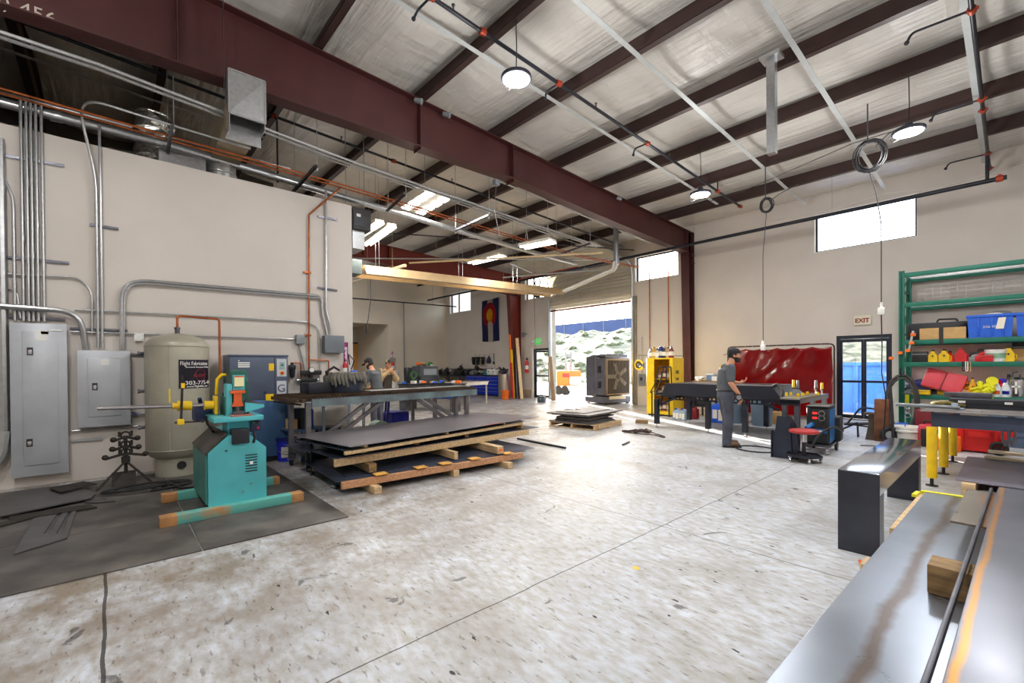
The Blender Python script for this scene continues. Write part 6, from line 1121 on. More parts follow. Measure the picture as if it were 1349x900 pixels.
sh=T('under_shelf','steel shelf under the tool-covered table','shelf',c2(1.1,.4,.4)); mk('deck',MB().bar(c2(.1,.4,.445),c2(L2-.1,.4,.445),.5,.025),STEELD,sh,w=True); [mk('bracket',MB().bar(c2(q_,.4,.001),c2(q_,.4,.43),.03,.4),STEELD,sh,w=True) for q_ in (.12,L2-.12)]
# black bin, grey machine with coloured things on top
c=PX(-19.6,541.5,495); O('black_bin',MB().lathe([(0,0),(.3,0),(.33,.1),(.35,1.35),(.3,1.45),(0,1.45)],(c.x,c.y,.0),22),BLK,'tall black bin beside the grey machine by the tan wall','bin')
c=PX(-17.7,545,494); O('mounted_green_reel',MB().torus((-17.7,c.y,1.12),.13,.04,20,8,rot=(0,PI/2,0)).box((-17.7,c.y,.5),(.1,.1,1.0)),mat('dark_green_reel',S(60,110,60),.6,0,.15,6),'green ring reel on a stand in front of the black bin','reel')
c=PX(-18.6,560,490); gm=T('grey_machine','dark grey cabinet machine with sloped top by the tan wall','machine',(c.x,c.y,0)); mk('cabinet',MB().bx(-.4,.4,-.5,.5,.001,1.05,.02),BLKM,gm); mk('hood',MB().prism([(-.52,1.051),(.52,1.051),(.46,1.5),(-.46,1.52)],0,-.38,.38),mat('machine_grey',S(76,80,84),.5,.2,.15,5),gm); mk('window',MB().box((.385,.05,1.25),(.01,.7,.28)),GREYP,gm)
for k,(dy,m_,lab) in enumerate(((-.35,ORG,'orange helmet on top of the grey machine'),(-.05,TAN,'tan bag on top of the grey machine'),(.28,GRN,'green bottle cluster on top of the grey machine'))):
    t=T('machine_top_item',lab,('helmet','bag','bottle')[k],(c.x,c.y+dy,1.523)); mk('body',MB().ball((0,0,.1),.13,12,(1,1,.75)),m_,t); mk('trim',MB().box((.1,0,.04),(.08,.16,.05),bev=.01),WHT if k==2 else BLK,t)
# brushed cylinder, leaning levels and planks, bucket by the second column
c=PY(13.5,663,500); O('steel_cylinder',MB().lathe([(0,.001),(.24,.001),(.24,1.12),(.23,1.13),(0,1.13)],(c.x,13.5,0),28),mat('brushed_cylinder',S(170,160,150),.32,.8,.15,1.5,stretch=(8,8,.3)),'upright brushed steel cylinder right of the blue chest','cylinder')
mb=MB(); rnd=random.Random(13)
for k in range(9): mb.tube([(c.x+rnd.uniform(-.25,.2),13.5+rnd.uniform(-.15,.15),1.14+.02*k),(c.x+rnd.uniform(-.3,.3),13.5+rnd.uniform(-.2,.2),1.2+.03*k)],.05,6)
O('scrap_heap',mb,STEELD,'dark clamps heaped on the brushed steel cylinder','clamps',smooth=0)
def lean(px0,px1,w_,d_,m_,lab,nm,cat,y0=14.25,y1=14.45):
    b=PY(y0,*px0); b.z=.03; tt=PY(y1,*px1); return O(nm,MB().bar(b,tt,w_,d_,.004),m_,lab,cat)
lean((674.5,524),(671.5,441),.1,.05,ORG,'long orange level leaning on the red column','spirit_level','level',13.95,13.98)
lean((677,520),(673.5,461),.12,.05,YEL,'yellow level leaning in front of the red column','spirit_level','level',13.75,13.8)
lean((675.5,522),(673,478),.1,.05,RED,'short red level leaning low by the red column','spirit_level','level',13.6,13.65)
lean((687.5,527),(681,445.5),.14,.04,WOODP,'long pale plank leaning right of the red column','plank','timber',13.6,13.9)
lean((685.5,526),(683,470),.2,.05,mat('blue_black_strip',S(48,58,74),.6,.2,.2,3),'dark blue bundle of bars leaning beside the pale plank','bar_bundle','steel bars',13.7,13.95)
lean((680.5,526),(678,458),.1,.06,BLK,'black bar leaning between the levels and the plank','black_bar','steel bar',13.8,13.95)
c=PY(13.7,674,520); bkt=T('bucket','orange bucket at the foot of the red column','bucket',(c.x+.02,13.3,0)); mk('pail',MB().lathe([(0,.001),(.15,.001),(.19,.38),(.2,.4),(.17,.4),(.14,.03),(0,.03)],(0,0,0),24),ORG,bkt); mk('handle',MB().tube([(.19*math.cos(a),-.2,.37-.2*math.sin(a)) for a in [PI*i/10 for i in range(11)]],.006,6),CHR,bkt)
c=PY(YW-.1,694,491); exting(V((c.x,YW-.1,c.z)),'red fire extinguisher on the wall left of the glass side door',1.35)
def exitsign(px0,px1,y,lab,bodym,txtm,size,hz=0):
    a,b=PY(y,*px0),PY(y,*px1); t=T('mounted_exit_sign',lab,'exit sign',((a.x+b.x)/2,y,b.z)); mk('housing',MB().bx(a.x,b.x,y,y+.05,b.z,a.z,.02),bodym,t,w=True)
    text('lettering','EXIT',size,txtm,t,((a.x+b.x)/2-size*.02,y-.001,(a.z+b.z)/2-size*.35),(PI/2,0,0),al='CENTER',ext=.004,sx=.95,bold=.006); return t,a,b
GE=mat('lit_green_exit',S(60,210,90),.5,0,.02,4,emit=.5); EXW=mat('exit_housing',S(222,218,196),.5,0,.03,6); EXR=mat('exit_red',S(150,36,26),.5,0,.04,6)
t,a,b=exitsign((704,446.5),(711.5,453.5),YW-.06,'small green exit sign above the glass side door',GE,WHT,.2)
mk('lamp_head',MB().ball((a.x-.1,YW-.08,(a.z+b.z)/2),.06,10),WHT,t,w=True); mk('lamp_head',MB().ball((b.x+.1,YW-.08,(a.z+b.z)/2),.06,10),WHT,t,w=True)
c=PY(YW-.05,690,441); t=T('mounted_control_box','small grey box with a handle high on the wall left of the side door','control box',c); mk('box',MB().box(c,(.16,.1,.22),bev=.01),GREYP,t,w=True); mk('handle',MB().cyl(c+V((.08,0,0)),c+V((.26,0,.01)),.012),STEELD,t,w=True)
c=PZ(0,713.5,530); tb=T('toolbox','grey case on the floor by the loading bay jamb','toolbox',c,.4); mk('body',MB().box((0,0,.125),(.3,.24,.248),bev=.03),mat('slate_case',S(74,88,96),.5,0,.1,6),tb); mk('handle',MB().tube(bend([(-.08,0,.24),(-.08,0,.3),(.08,0,.3),(.08,0,.24)],.03),.012,6),BLK,tb); mk('latch',MB().box((0,-.125,.15),(.06,.01,.05)),CHR,tb)
lean((729,530),(724.5,470),.16,.04,WOODG,'weathered board leaning against the left door jamb','plank','timber',13.9,14.7)
# outdoors: orange lift in the yard
c=PY(17.2,744,520); lf=T('orange_lift','orange and white lift truck outside the loading bay','lift truck',(c.x,17.6,0)); 
mk('body',MB().bx(-.5,.38,-.5,.5,.42,1.25,.12),ORG,lf); mk('white_base',MB().bx(-.5,.42,-.5,.5,.2,.5,.1),WHT,lf); mk('counterweight',MB().bx(-.1,.42,-.45,.45,.5,.95,.12),WHT,lf); mk('vent',MB().bx(-.05,.385,-.505,-.5,.9,1.1),RED,lf)
for x in (-.35,.1): mk('wheel',MB().cyl((x,-.52,.24),(x,-.36,.24),.24,n=20),RUB,lf); 
mk('mast',MB().bar((-.1,-.2,1.25),(-.1,-.2,2.2),.08,.06).bar((-.1,.2,1.25),(-.1,.2,2.2),.08,.06).bar((-.1,-.2,2.0),(-.1,.2,2.0),.06,.06).tube([(-.1,-.2,1.6),(.15,-.2,1.5),(.2,-.2,1.3)],.03,6),GREYP,lf)
O('blue_dumpster',MB().bx(-5.6,-.5,17.2,19.,-.019,1.45).bx(-5.7,-.4,17.1,17.3,1.45,1.55).bx(-4.6,-4.5,17.12,17.2,-.019,1.45).bx(-3.3,-3.2,17.12,17.2,-.019,1.45).bx(-2,-1.9,17.12,17.2,-.019,1.45),mat('dumpster_blue',S(40,110,196),.5,.1,.1,3),'big blue steel dumpster outside the right exit door','dumpster')
O('yard_cone',MB().lathe([(0,0),(.18,0),(.18,.03),(.1,.03),(.03,.6),(0,.6)],(PY(22,760,520).x,22,-.02),16),ORG,'orange cone far out in the yard','cone')
# ================================================================== black hip-sided steel bench
yf=9.72; L0,L1=PY(yf,871.5,519.7),PY(yf,1031,524); zl=.81; T0,T1=PZ(1.08,879,505),PZ(1.08,1015,509.2); yt=(T0.y+T1.y)/2; yb=11.3
DK=mat('charcoal_powder_coat',S(38,40,50),.38,.3,.12,4)
hbn=T('steel_bench','long black steel bench with sloping hip sides beside the standing man','work table',((L0.x+L1.x)/2,(yf+yb)/2,0))
mb=MB(); bt=[(L0.x,yf,zl),(L1.x,yf,zl),(L1.x,yb,zl),(L0.x,yb,zl)]; tp=[(T0.x,yt,1.08),(T1.x,yt,1.08),(T1.x,yb-.3,1.08),(T0.x,yb-.3,1.08)]
for i in range(4): mb.tri(bt[i],bt[(i+1)%4],tp[(i+1)%4],tp[i])
mb.tri(*tp); bmesh.ops.remove_doubles(mb.bm,verts=mb.bm.verts[:],dist=.0005); bmesh.ops.solidify(mb.bm,geom=mb.bm.faces[:],thickness=.012); mk('hood_top',mb,DK,hbn,w=True,smooth=10)
lg=[PZ(0,868.5,562.6),PZ(0,931,571),PZ(0,981,576),PZ(0,906.5,558),PZ(0,1011.5,567)]
for k,p in enumerate(lg):
    y=9.87 if k<3 else 11.15; mk('leg',MB().bx(p.x-.05,p.x+.05,y-.05,y+.05,.09,zl-.12,.004),DK,hbn,w=True); mk('levelling_foot',MB().cyl((p.x,y,.0),(p.x,y,.012),.045).cyl((p.x,y,.012),(p.x,y,.09),.012),CHR,hbn,w=True)
def holed(x0,x1,y,nm,z0=zl-.12,z1=zl-.01):
    mb=MB().bx(x0,x1,y-.012,y+.012,z0,z0+.03).bx(x0,x1,y-.012,y+.012,z1-.03,z1); n=int((x1-x0)/.09)
    for i in range(n+1): x=x0+(x1-x0)*i/n; mb.bx(x-.016,x+.016,y-.012,y+.012,z0+.03,z1-.03)
    return mk(nm,mb,DK,hbn,w=True)
holed(L0.x+.1,L1.x-.05,9.87,'slotted_rail'); holed(L0.x+.1,L1.x-.05,11.15,'slotted_rail')
mk('end_rail',MB().bx(L0.x+.1,L0.x+.14,9.87,11.15,zl-.1,zl-.02),DK,hbn,w=True); mk('end_rail',MB().bx(L1.x-.1,L1.x-.06,9.87,11.15,zl-.1,zl-.02),DK,hbn,w=True)
for x,s in ((L1.x-.02,1),(L0.x+.02,-1)):
    mk('gusset',MB().bar((x,9.72,zl-.02),(x+.05*s,9.72,zl-.24),.02,.06).bar((x-.35*s,9.72,zl-.05),(x-.04*s,9.72,zl-.2),.02,.05).bar((x-.35*s,9.72,zl-.03),(x+.02*s,9.72,zl-.03),.02,.05),DK,hbn,w=True)
mk('end_handle',MB().tube(bend([(T1.x-.02,yt+.1,1.07),(T1.x+.08,yt+.1,1.13),(L1.x+.0,yt+.0,.98),(L1.x-.02,yt-.05,.86)],.08),.03,8),BLK,hbn,w=True)
mk('spout',MB().bar((L0.x-.0,yf+.05,zl+.03),(L0.x-.16,yf+.1,zl+.0),.22,.05,.006),DK,hbn,w=True)
# behind and under the bench
def jug(c,w_,d_,h_,m_,lab,cap=WHT,name='jug',cat='jug',rz=0.,lbl=True):
    t=T(name,lab,cat,(c[0],c[1],c[2] if len(c)>2 else 0),rz); mk('body',MB().bx(-w_/2,w_/2,-d_/2,d_/2,.001,h_*.8,.03),m_,t); mk('shoulder',MB().lathe([(0,h_*.79),(min(w_,d_)*.42,h_*.79),(min(w_,d_)*.2,h_*.9),(0,h_*.9)],(0,0,0),14),m_,t); mk('cap',MB().lathe([(0,h_*.9),(.035,h_*.9),(.035,h_),(0,h_)],(-.03,0,0),12),cap,t); mk('handle',MB().tube(bend([(w_*.4,0,h_*.7),(w_*.3,0,h_*.97),(.0,0,h_*.9)],.03),.014,6),m_,t)
    if lbl: mk('label',MB().bx(-w_*.38,-w_*.05,-d_/2-.003,-d_/2,h_*.2,h_*.6).bx(w_*.03,w_*.38,-d_/2-.003,-d_/2,h_*.12,h_*.6) ,PAPER if m_ is not WHT else GREYP,t)
    return t
c=PZ(0,949,557); jug((c.x,c.y),.36,.3,.58,mat('bright_blue_jug',S(24,88,214),.35,0,.06,5),'big bright blue jug on the floor under the black bench')
for k,(px,lab) in enumerate(((892,'white and blue oil jug on the floor by the yellow cabinet, left of two'),(900,'white and blue oil jug on the floor by the yellow cabinet, right of two'))):
    c=PZ(0,px,553+k); jug((c.x,c.y),.2,.16,.32,mat('silver_blue_jug',S(150,170,190),.4,.1,.1,6),lab,NAVY)
c=PZ(0,911,553); jug((c.x,c.y+.15),.22,.18,.36,mat('dark_red_can',S(120,20,26),.4,0,.1,6),'dark red fuel can under the black bench',BLK,'fuel_can','fuel can',lbl=False)
def trashcan(c,r,h_,lab):
    m_=mat('blue_grey_bin',S(106,124,142),.5,0,.06,4); t=T('trash_can',lab,'trash can',(c.x,c.y,0)); mk('body',MB().lathe([(0,.001),(r*.8,.001),(r*.97,h_*.93),(r*.9,h_*.93),(r*.74,.03),(0,.03)],(0,0,0),28),m_,t); mk('rim',MB().lathe([(r*.95,h_*.91),(r*1.06,h_*.92),(r*1.06,h_),(r*.9,h_),(r*.9,h_*.91)],(0,0,0),28),m_,t); mk('handle',MB().bar((r*.9,-.05,h_*.85),(r*1.15,-.05,h_*.9),.12,.03),m_,t)
c=PZ(0,994,563); trashcan(V((c.x,12.0,0)),.27,.82,'blue grey round trash can right of the standing man'); c=PZ(0,974,560); trashcan(V((c.x-.3,12.1,0)),.27,.8,'blue grey round trash can half behind the standing man')
c=PY(12.6,1013,550); O('carton',MB().bx(c.x-.22,c.x+.3,12.45,12.85,.001,.3,.005),CARD,'cardboard carton on the floor under the red curtain','carton')
c=PY(12.9,1000,545); O('black_tub',MB().bx(c.x-.15,c.x+.2,12.9,13.2,.001,.3,.02),BLK,'black tub on the floor beside the carton','tub')
su=T('storage_shelf','low dark shelf unit with jars and boxes between the red column and the curtain','shelf',(-6.2,12.9,0)); x0,x1=PY(12.6,914,530).x,PY(12.6,946,530).x
for x in (x0,x1):
    for y in (12.6,13.15): mk('post',MB().bx(x-.02,x+.02,y-.02,y+.02,.001,1.06),BLKM,su,w=True)
SZ=(.3,.62,1.02)
for z in SZ: mk('shelf_board',MB().bx(x0-.03,x1+.03,12.57,13.18,z,z+.03),WOODG if z>.9 else BLKM,su,w=True)
def bx_item(px,py,y,z,w_,h_,d_,m_,lab,name,cat,lid=None):
    c=PY(y,px,py); t=T(name,lab,cat,(c.x,y,z+.001)); mk('body',MB().bx(-w_/2,w_/2,-d_/2,d_/2,0,h_,min(.02,h_*.1)),m_,t); mk('lid',MB().bx(-w_/2-.004,w_/2+.004,-d_/2-.004,d_/2+.004,h_*.82,h_+.004,.005),lid or m_,t); return t
bx_item(920,525,12.8,.65,.34,.24,.28,YEL,'yellow box with a green lid on the dark low shelf','storage_box','box',GRN); bx_item(938,527,12.8,.65,.26,.27,.26,NAVY,'dark blue tub with a yellow emblem on the dark low shelf','tub','tub',BLK)
bx_item(925,545,12.8,.33,.3,.2,.3,BLK,'black box on the bottom deck of the low shelf','storage_box','box',STEELD); bx_item(940,545,12.8,.33,.2,.16,.26,GREYP,'small grey box on the bottom deck of the low shelf','storage_box','box')
bx_item(937,500,12.8,1.05,.2,.2,.2,mat('pale_blue_tin',S(120,144,176),.4,.2,.1,6),'pale blue tin on top of the low shelf behind the bench','tin','tin',WHT); bx_item(942,502,12.7,1.05,.14,.16,.14,WHT,'white tub on top of the low shelf behind the bench','tub','tub',GREYP)
c=PY(12.75,945.5,490); t=bottle((c.x,12.9,1.051),.055,.44,WHT,YEL,'tall bottle with a yellow cap on top of the low shelf',None,0)
rnd=random.Random(17); c=PY(12.8,921,503); mb=MB()
for k in range(6): mb.ball((c.x+rnd.uniform(-.14,.14),12.8+rnd.uniform(-.1,.1),1.09+rnd.uniform(0,.05)),.07,8,(1.3,1,.55),rot=(0,0,k))
O('crumpled_rag',mb,WHT,'crumpled white rags on top of the low shelf behind the bench','rags')
# ================================================================== red welding curtain
yc=13.84; l,r=PY(yc,959,456),PY(yc,1099,456); zt=PY(yc,1030,456).z
wc=T('welding_curtain','large dark red welding curtain on a steel tube frame','welding screen',((l.x+r.x)/2,yc,0)); TF=mat('brown_tube_frame',S(72,58,52),.45,.4,.15,6)
mk('frame',MB().tube(bend([(l.x,yc,.03),(l.x,yc,zt+.02),(r.x,yc,zt+.02),(r.x,yc,.03)],.12,6),.02,10),TF,wc,w=True)
for x in (l.x,r.x): mk('foot',MB().bar((x,yc-.35,.02),(x,yc+.35,.02),.04,.038),TF,wc,w=True)
RV=mat('dark_red_vinyl',S(150,10,16),.16,0,.1,2,coat=.6)
def cur(u,v):
    x=l.x+.06+(r.x-l.x-.1)*u; sc_=.02*abs(math.sin(u*PI*6)); a=.05*math.sin(u*7+2.5*v)+.022*math.sin(u*23+v*5)*(1-v)+.05*math.sin(u*5-v*7)*math.exp(-2*v)+.03*max(0,math.sin(u*11+v*9))**6
    return (x,yc-.02+a*(.35+.65*math.sin(PI*min(1,.2+v))),zt-.05-sc_*(1-v)*2-(zt-.16)*v)
mk('curtain_sheet',MB().grid(cur,110,40,.003),RV,wc,w=True,smooth=180)
for k in range(13):
    x=l.x+.08+(r.x-l.x-.16)*k/12; mk('ring',MB().torus((x,yc,zt+.005),.035,.004,12,5,rot=(0,PI/2,0)),STEELW,wc,w=True)
# welding table with clamps
a,b,c_=PZ(.9,1031,524.5),PZ(.9,1068,525.5),PZ(.9,1093,518.5); 
x0,x1,y0,y1=L1.x+.1,c_.x-.02,b.y,c_.y
wt=T('welding_table','perforated steel welding table with clamps in front of the red curtain','work table',((x0+x1)/2,(y0+y1)/2,0))
mk('top',MB().bx(x0,x1,y0,y1,.87,.9,.003),mat('bright_table_top',S(176,170,156),.28,.8,.12,5),wt,w=True)
mb=MB().bx(x0,x1,y0,y0+.012,.76,.79).bx(x0,x1,y0,y0+.012,.85,.869)
for k in range(16): xx=x0+(x1-x0)*k/15; mb.bx(max(x0,xx-.018),min(x1,xx+.018),y0,y0+.012,.79,.85)
mk('perforated_skirt',mb,BLKM,wt,w=True); mk('side_skirt',MB().bx(x1-.012,x1,y0+.013,y1,.8,.869),STEELW,wt,w=True)
for x in (x0+.06,x1-.06):
    for y in (y0+.07,y1-.07): mk('leg',MB().bx(x-.04,x+.04,y-.04,y+.04,.001,.869),STEELD if y<y1-.2 else STEELW,wt,w=True)
def clampv(px,lab,m_,h_):
    q=PZ(.9,px,520.5); t=T('clamp',lab,'clamp',(q.x,min(q.y,y1-.1),.901)); mk('stem',MB().cyl((0,0,0),(0,0,h_*.55),.014,n=8),STEELW,t); mk('grip',MB().cyl((0,0,h_*.45),(0,0,h_),.026,.022,n=10),m_,t); mk('collar',MB().cyl((0,0,h_*.42),(0,0,h_*.5),.03,n=10),BLK,t)
clampv(1045.5,'yellow and black upright clamp, leftmost on the welding table',YEL,.3); clampv(1051,'grey upright pin beside the leftmost clamp on the welding table',GREYP,.29); clampv(1075,'grey upright pin near the right end of the welding table',GREYP,.29); clampv(1083,'yellow and black upright clamp at the right end of the welding table',YEL,.24)
for k,(px,py,lab) in enumerate(((1047,522,'yellow bar clamp lying at the left of the welding table'),(1053,521,'yellow bar clamp lying beside the leftmost pin'),(1073,520,'yellow bar clamp lying at the right of the welding table'))):
    q=PZ(.91,px,py); t=T('bar_clamp',lab,'clamp',(q.x,q.y,.901),.4*k); mk('bar',MB().bx(-.16,.16,-.008,.008,.004,.02),STEELW,t); mk('jaw',MB().bx(-.16,-.12,-.02,.02,0,.07,.006).bx(.03,.08,-.02,.02,0,.06,.006),YEL,t)
# ================================================================== welder, stool, chute
wl=PZ(0,1062,597); _f=V((FW.x,FW.y,0)).normalized(); _r2=V((RT.x,RT.y,0)).normalized(); u=_r2*.731-_f*.682; n=V((-u.y,u.x,0))
WWd=.32; WDp=.62; wz=lambda a,b,z:wl+u*a+n*b+V((0,0,z)); ht=.81
wd=T('welder','black and blue wheeled welding machine beside the red topped stool','welding machine',wz(WWd/2,WDp/2,0)); WB=mat('welder_blue',S(30,104,172),.4,.2,.08,4)
def wbx(a0,a1,b0,b1,z0,z1,m_,nm,bev=.0,par=None): return mk(nm,MB().bar(wz((a0+a1)/2,b0,(z0+z1)/2),wz((a0+a1)/2,b1,(z0+z1)/2),a1-a0,z1-z0,bev),m_,par or wd,w=True)
wbx(0,WWd,.03,WDp,.17,ht-.03,BLKM,'cabinet',.01); wbx(-.01,WWd+.01,.0,WDp+.02,ht-.03,ht,BLK,'lid',.008); fp_=wbx(.01,WWd-.01,.0,.029,.2,ht-.04,BLK,'front_panel',.008)
wbx(WWd+.001,WWd+.012,.05,WDp-.02,.2,ht-.06,WB,'side_panel',.004); wbx(.02,WWd-.02,-.006,-.001,.36,.43,WB,'blue_band'); wbx(.05,WWd-.08,-.01,-.007,.38,.405,WHT,'brand_strip')
for k,z in enumerate((ht-.12,ht-.2)):
    wbx(.09,.16,-.006,-.001,z-.018,z+.018,mat('red_display',S(230,40,40),.4,0,.02,5,emit=.8),'display'); kc=wz(WWd-.1,-.001,z); mk('knob',MB().cyl(kc,kc-n*.03,.035,.028,n=16),BLK,wd,w=True); mk('knob_ring',MB().torus(kc-n*.002,.042,.006,18,6,rot=(PI/2,0,math.atan2(u.y,u.x))),STEELW,wd,w=True)
kc=wz(WWd-.1,-.001,ht-.28); mk('knob',MB().cyl(kc,kc-n*.03,.03,.024,n=16),BLK,wd,w=True); kc=wz(.09,-.001,ht-.31); mk('torch_connector',MB().cyl(kc,kc-n*.16-u*.06-V((0,0,.05)),.04,.03,n=14),WB,wd,w=True)
mk('torch_cable',MB().tube(bend([kc-n*.14-u*.05-V((0,0,.04)),kc-n*.25-u*.12-V((0,0,.2)),kc-n*.2-u*.0-V((0,0,.4)),wz(WWd*.6,-.12,.35),wz(WWd+.06,-.02,.5),wz(WWd+.16,.25,.4)],.12),.018,8),BLK,wd,w=True)
wbx(-.02,WWd+.03,-.02,WDp+.12,.13,.165,STEELD,'cart_base'); wbx(WWd-.05,WWd+.1,WDp-.1,WDp+.16,.17,.6,BLK,'gas_tray',.02)
for a_ in (.03,WWd-.02): mk('caster',MB().cyl(wz(a_-.02,.02,.06),wz(a_+.02,.02,.06),.06,n=18).bar(wz(a_,.02,.07),wz(a_,.02,.13),.03,.05),CHR,wd,w=True)
for a_ in (.0,WWd+.02): mk('rear_wheel',MB().cyl(wz(a_-.02,WDp+.03,.09),wz(a_+.02,WDp+.03,.09),.09,n=20),BLK,wd,w=True)
sp_=PZ(0,1059,608); st=T('stool','round red topped workshop stool on a castered black base','stool',sp_); sz=PX(sp_.x,1058,571).z; sz=.5
mk('seat',MB().lathe([(0,sz-.06),(.17,sz-.06),(.2,sz-.045),(.2,sz-.015),(.17,sz),(0,sz)],(0,0,0),32),mat('red_vinyl_seat',S(176,52,52),.4,0,.15,6),st); mk('post',MB().cyl((0,0,.1),(0,0,sz-.06),.022,n=14).cyl((0,0,.1),(0,0,.3),.03,n=14),BLKM,st); mk('gas_lift',MB().cyl((0,0,.3),(0,0,sz-.08),.024,n=14),CHR,st)
mk('tray_base',MB().lathe([(0,.075),(.23,.075),(.25,.085),(.25,.115),(.235,.115),(.235,.09),(0,.09)],(0,0,0),6),BLKM,st)
for k in range(5):
    a_=2*PI*k/5+.3; mk('caster',MB().cyl((.22*math.cos(a_)-.015,.22*math.sin(a_),.035),(.22*math.cos(a_)+.015,.22*math.sin(a_),.035),.034,n=14).bar((.22*math.cos(a_),.22*math.sin(a_),.05),(.22*math.cos(a_),.22*math.sin(a_),.08),.03,.04),CHR,st)
ca=PZ(0,1016.5,602); u2=u.copy(); n2=n.copy(); cw=.36; cht=.68
chf=lambda a,b,z:ca+u2*a+n2*b+V((0,0,z))
cs_=T('steel_chute','dark folded steel chute with a tapered top standing behind the stool','steel part',chf(cw/2,.2,0)); RB2=mat('dark_folded_steel',S(54,58,72),.36,.6,.18,3)
mb=MB(); poly=[(.0,.001),(.0,.44),(.03,.44),(.045,.41),(.055,.47),(.08,cht),(cw-.09,cht),(cw-.03,.47),(cw-.0,.4),(cw,.001)]
A=[mb.bm.verts.new(chf(p[0],0,p[1])) for p in poly]; B=[mb.bm.verts.new(chf(p[0],.012,p[1])) for p in poly]; mb.bm.faces.new(A); mb.bm.faces.new(B[::-1])
for i in range(len(A)): mb.bm.faces.new((A[i],B[i],B[(i+1)%len(A)],A[(i+1)%len(A)]))
mk('front_plate',mb,RB2,cs_,w=True,smooth=0)
mk('side_flange',MB().bar(chf(.005,-.05,.22),chf(.005,.0,.22),.01,.43),RB2,cs_,w=True)
mb=MB(); q=[chf(cw,.013,.001),chf(cw+.0,.3,.001),chf(cw-.03,.3,.42),chf(cw-.085,.27,cht-.1),chf(cw-.09,.013,cht),chf(cw-.03,.013,.47),chf(cw,.013,.4)]; mb.tri(*q); bmesh.ops.solidify(mb.bm,geom=mb.bm.faces[:],thickness=.01); mk('side_plate',mb,RB2,cs_,w=True,smooth=0)
mk('inner_fold',MB().bar(chf(cw-.07,-.02,.05),chf(cw-.09,-.02,cht-.1),.012,.04),RB2,cs_,w=True)
rr=random.Random(2); c=PZ(.012,997,592); O('floor_cable',MB().tube([(c.x+(.34+.03*math.sin(i*.3))*math.cos(2*PI*i/20),c.y+(.3)*math.sin(2*PI*i/20),.013+.004*(i//20)) for i in range(44)],.011,6),BLK,'loop of black cable on the floor right of the man\'s boots','cable')
# ================================================================== exit sign and things by the right door
exitsign((1124.5,416.5),(1147.5,427.8),YW-.06,'cream exit sign with red letters above the right glass door',EXW,EXR,.155)
c=PZ(0,1138,577); t=T('pipe_jack','black folding steel stand on the floor in front of the glass door','stand',c)
mk('frame',MB().tube(bend([c+V((-.3,.1,.25)),c+V((-.05,.0,.62)),c+V((.22,.0,.6)),c+V((.24,0,.02))],.08),.018,8).tube([c+V((-.3,.1,.25)),c+V((.24,0,.22))],.016,8),BLKM,t,w=True); mk('foot',MB().bar(c+V((-.4,.15,.12)),c+V((-.1,-.02,.3)),.03,.03).bar(c+V((-.1,-.02,.3)),c+V((-.09,-.02,.01)),.03,.03).bar(c+V((.24,-.15,.02)),c+V((.24,.15,.02)),.05,.03),BLKM,t,w=True); mk('axle',MB().cyl(c+V((-.35,.12,.24)),c+V((.1,.02,.3)),.03),STEELD,t,w=True)
c=PZ(0,1148,580); O('steel_pedestal',MB().prism([(c.x-.1,.001),(c.x+.1,.001),(c.x+.05,.3),(c.x+.05,.5),(c.x-.05,.5),(c.x-.05,.3)],1,c.y,c.y+.16).bx(c.x-.12,c.x+.12,c.y-.04,c.y+.2,.5,.54),mat('dull_iron',S(84,72,62),.6,.4,.2,6),'dull iron pedestal between the black stand and the rusty post','stand')
c=PZ(0,1161,582); O('rusty_post',MB().bx(c.x-.11,c.x+.11,c.y,c.y+.14,.001,.82,.01).bx(c.x-.06,c.x+.06,c.y-.02,c.y,.1,.75),mat('rusty_steel_post',S(112,70,46),.75,.2,.35,7),'short rusty steel post left of the hose coil','post')
c=PZ(0,1172,584); t=T('hand_truck','hand truck with black wheel and tall dark handle by the rack','hand truck',c)
wc_=c+V((0,0,.16)); mk('wheel',MB().torus(wc_,.115,.045,26,10,rot=(PI/2,0,.5)),RUB,t,w=True); mk('wheel_hub',MB().cyl(wc_-V((.0,.03,0)),wc_+V((0,.03,0)),.075,n=18),STEELW,t,w=True); mk('handle',MB().tube([c+V((.06,-.1,.02)),c+V((.05,-.05,.5)),c+V((.0,.05,1.15))],.022,8),BLKM,t,w=True); mk('toe_plate',MB().box(c+V((.05,-.22,.012)),(.3,.2,.02)),BLKM,t,w=True); mk('blue_deck',MB().bx(c.x+.02,c.x+.2,c.y+.3,c.y+.6,.1,.35,.02),BLU,t,w=True)
c=PZ(0,1196,585); bk2=T('bucket','white plastic tub on the floor behind the folded steel box','bucket',(c.x,c.y,0)); mk('pail',MB().lathe([(0,.001),(.17,.001),(.2,.3),(.21,.31),(.21,.34),(.18,.34),(.16,.02),(0,.02)],(0,0,0),28),WHT,bk2); mk('rim_band',MB().lathe([(.2,.24),(.213,.245),(.213,.265),(.202,.27)],(0,0,0),28),WHT,bk2); mk('handle',MB().tube([(.205*math.cos(a_),-.08-.12*math.sin(a_),.27-.06*math.sin(a_)) for a_ in [PI*i/10 for i in range(11)]],.005,6),CHR,bk2)
c=PZ(0,1214,588); t=T('pink_machine','pinkish red portable machine behind the white tub','machine',(c.x+.14,c.y+.12,0)); mk('shell',MB().bx(-.2,.2,-.15,.15,.03,.4,.08),mat('pink_red_plastic',S(196,50,72),.45,0,.08,5),t); mk('core',MB().bx(-.15,.15,-.17,.17,.0,.33,.03),BLK,t); mk('handle',MB().tube(bend([(-.12,0,.4),(-.12,0,.46),(.12,0,.46),(.12,0,.4)],.04),.015,8),BLK,t)
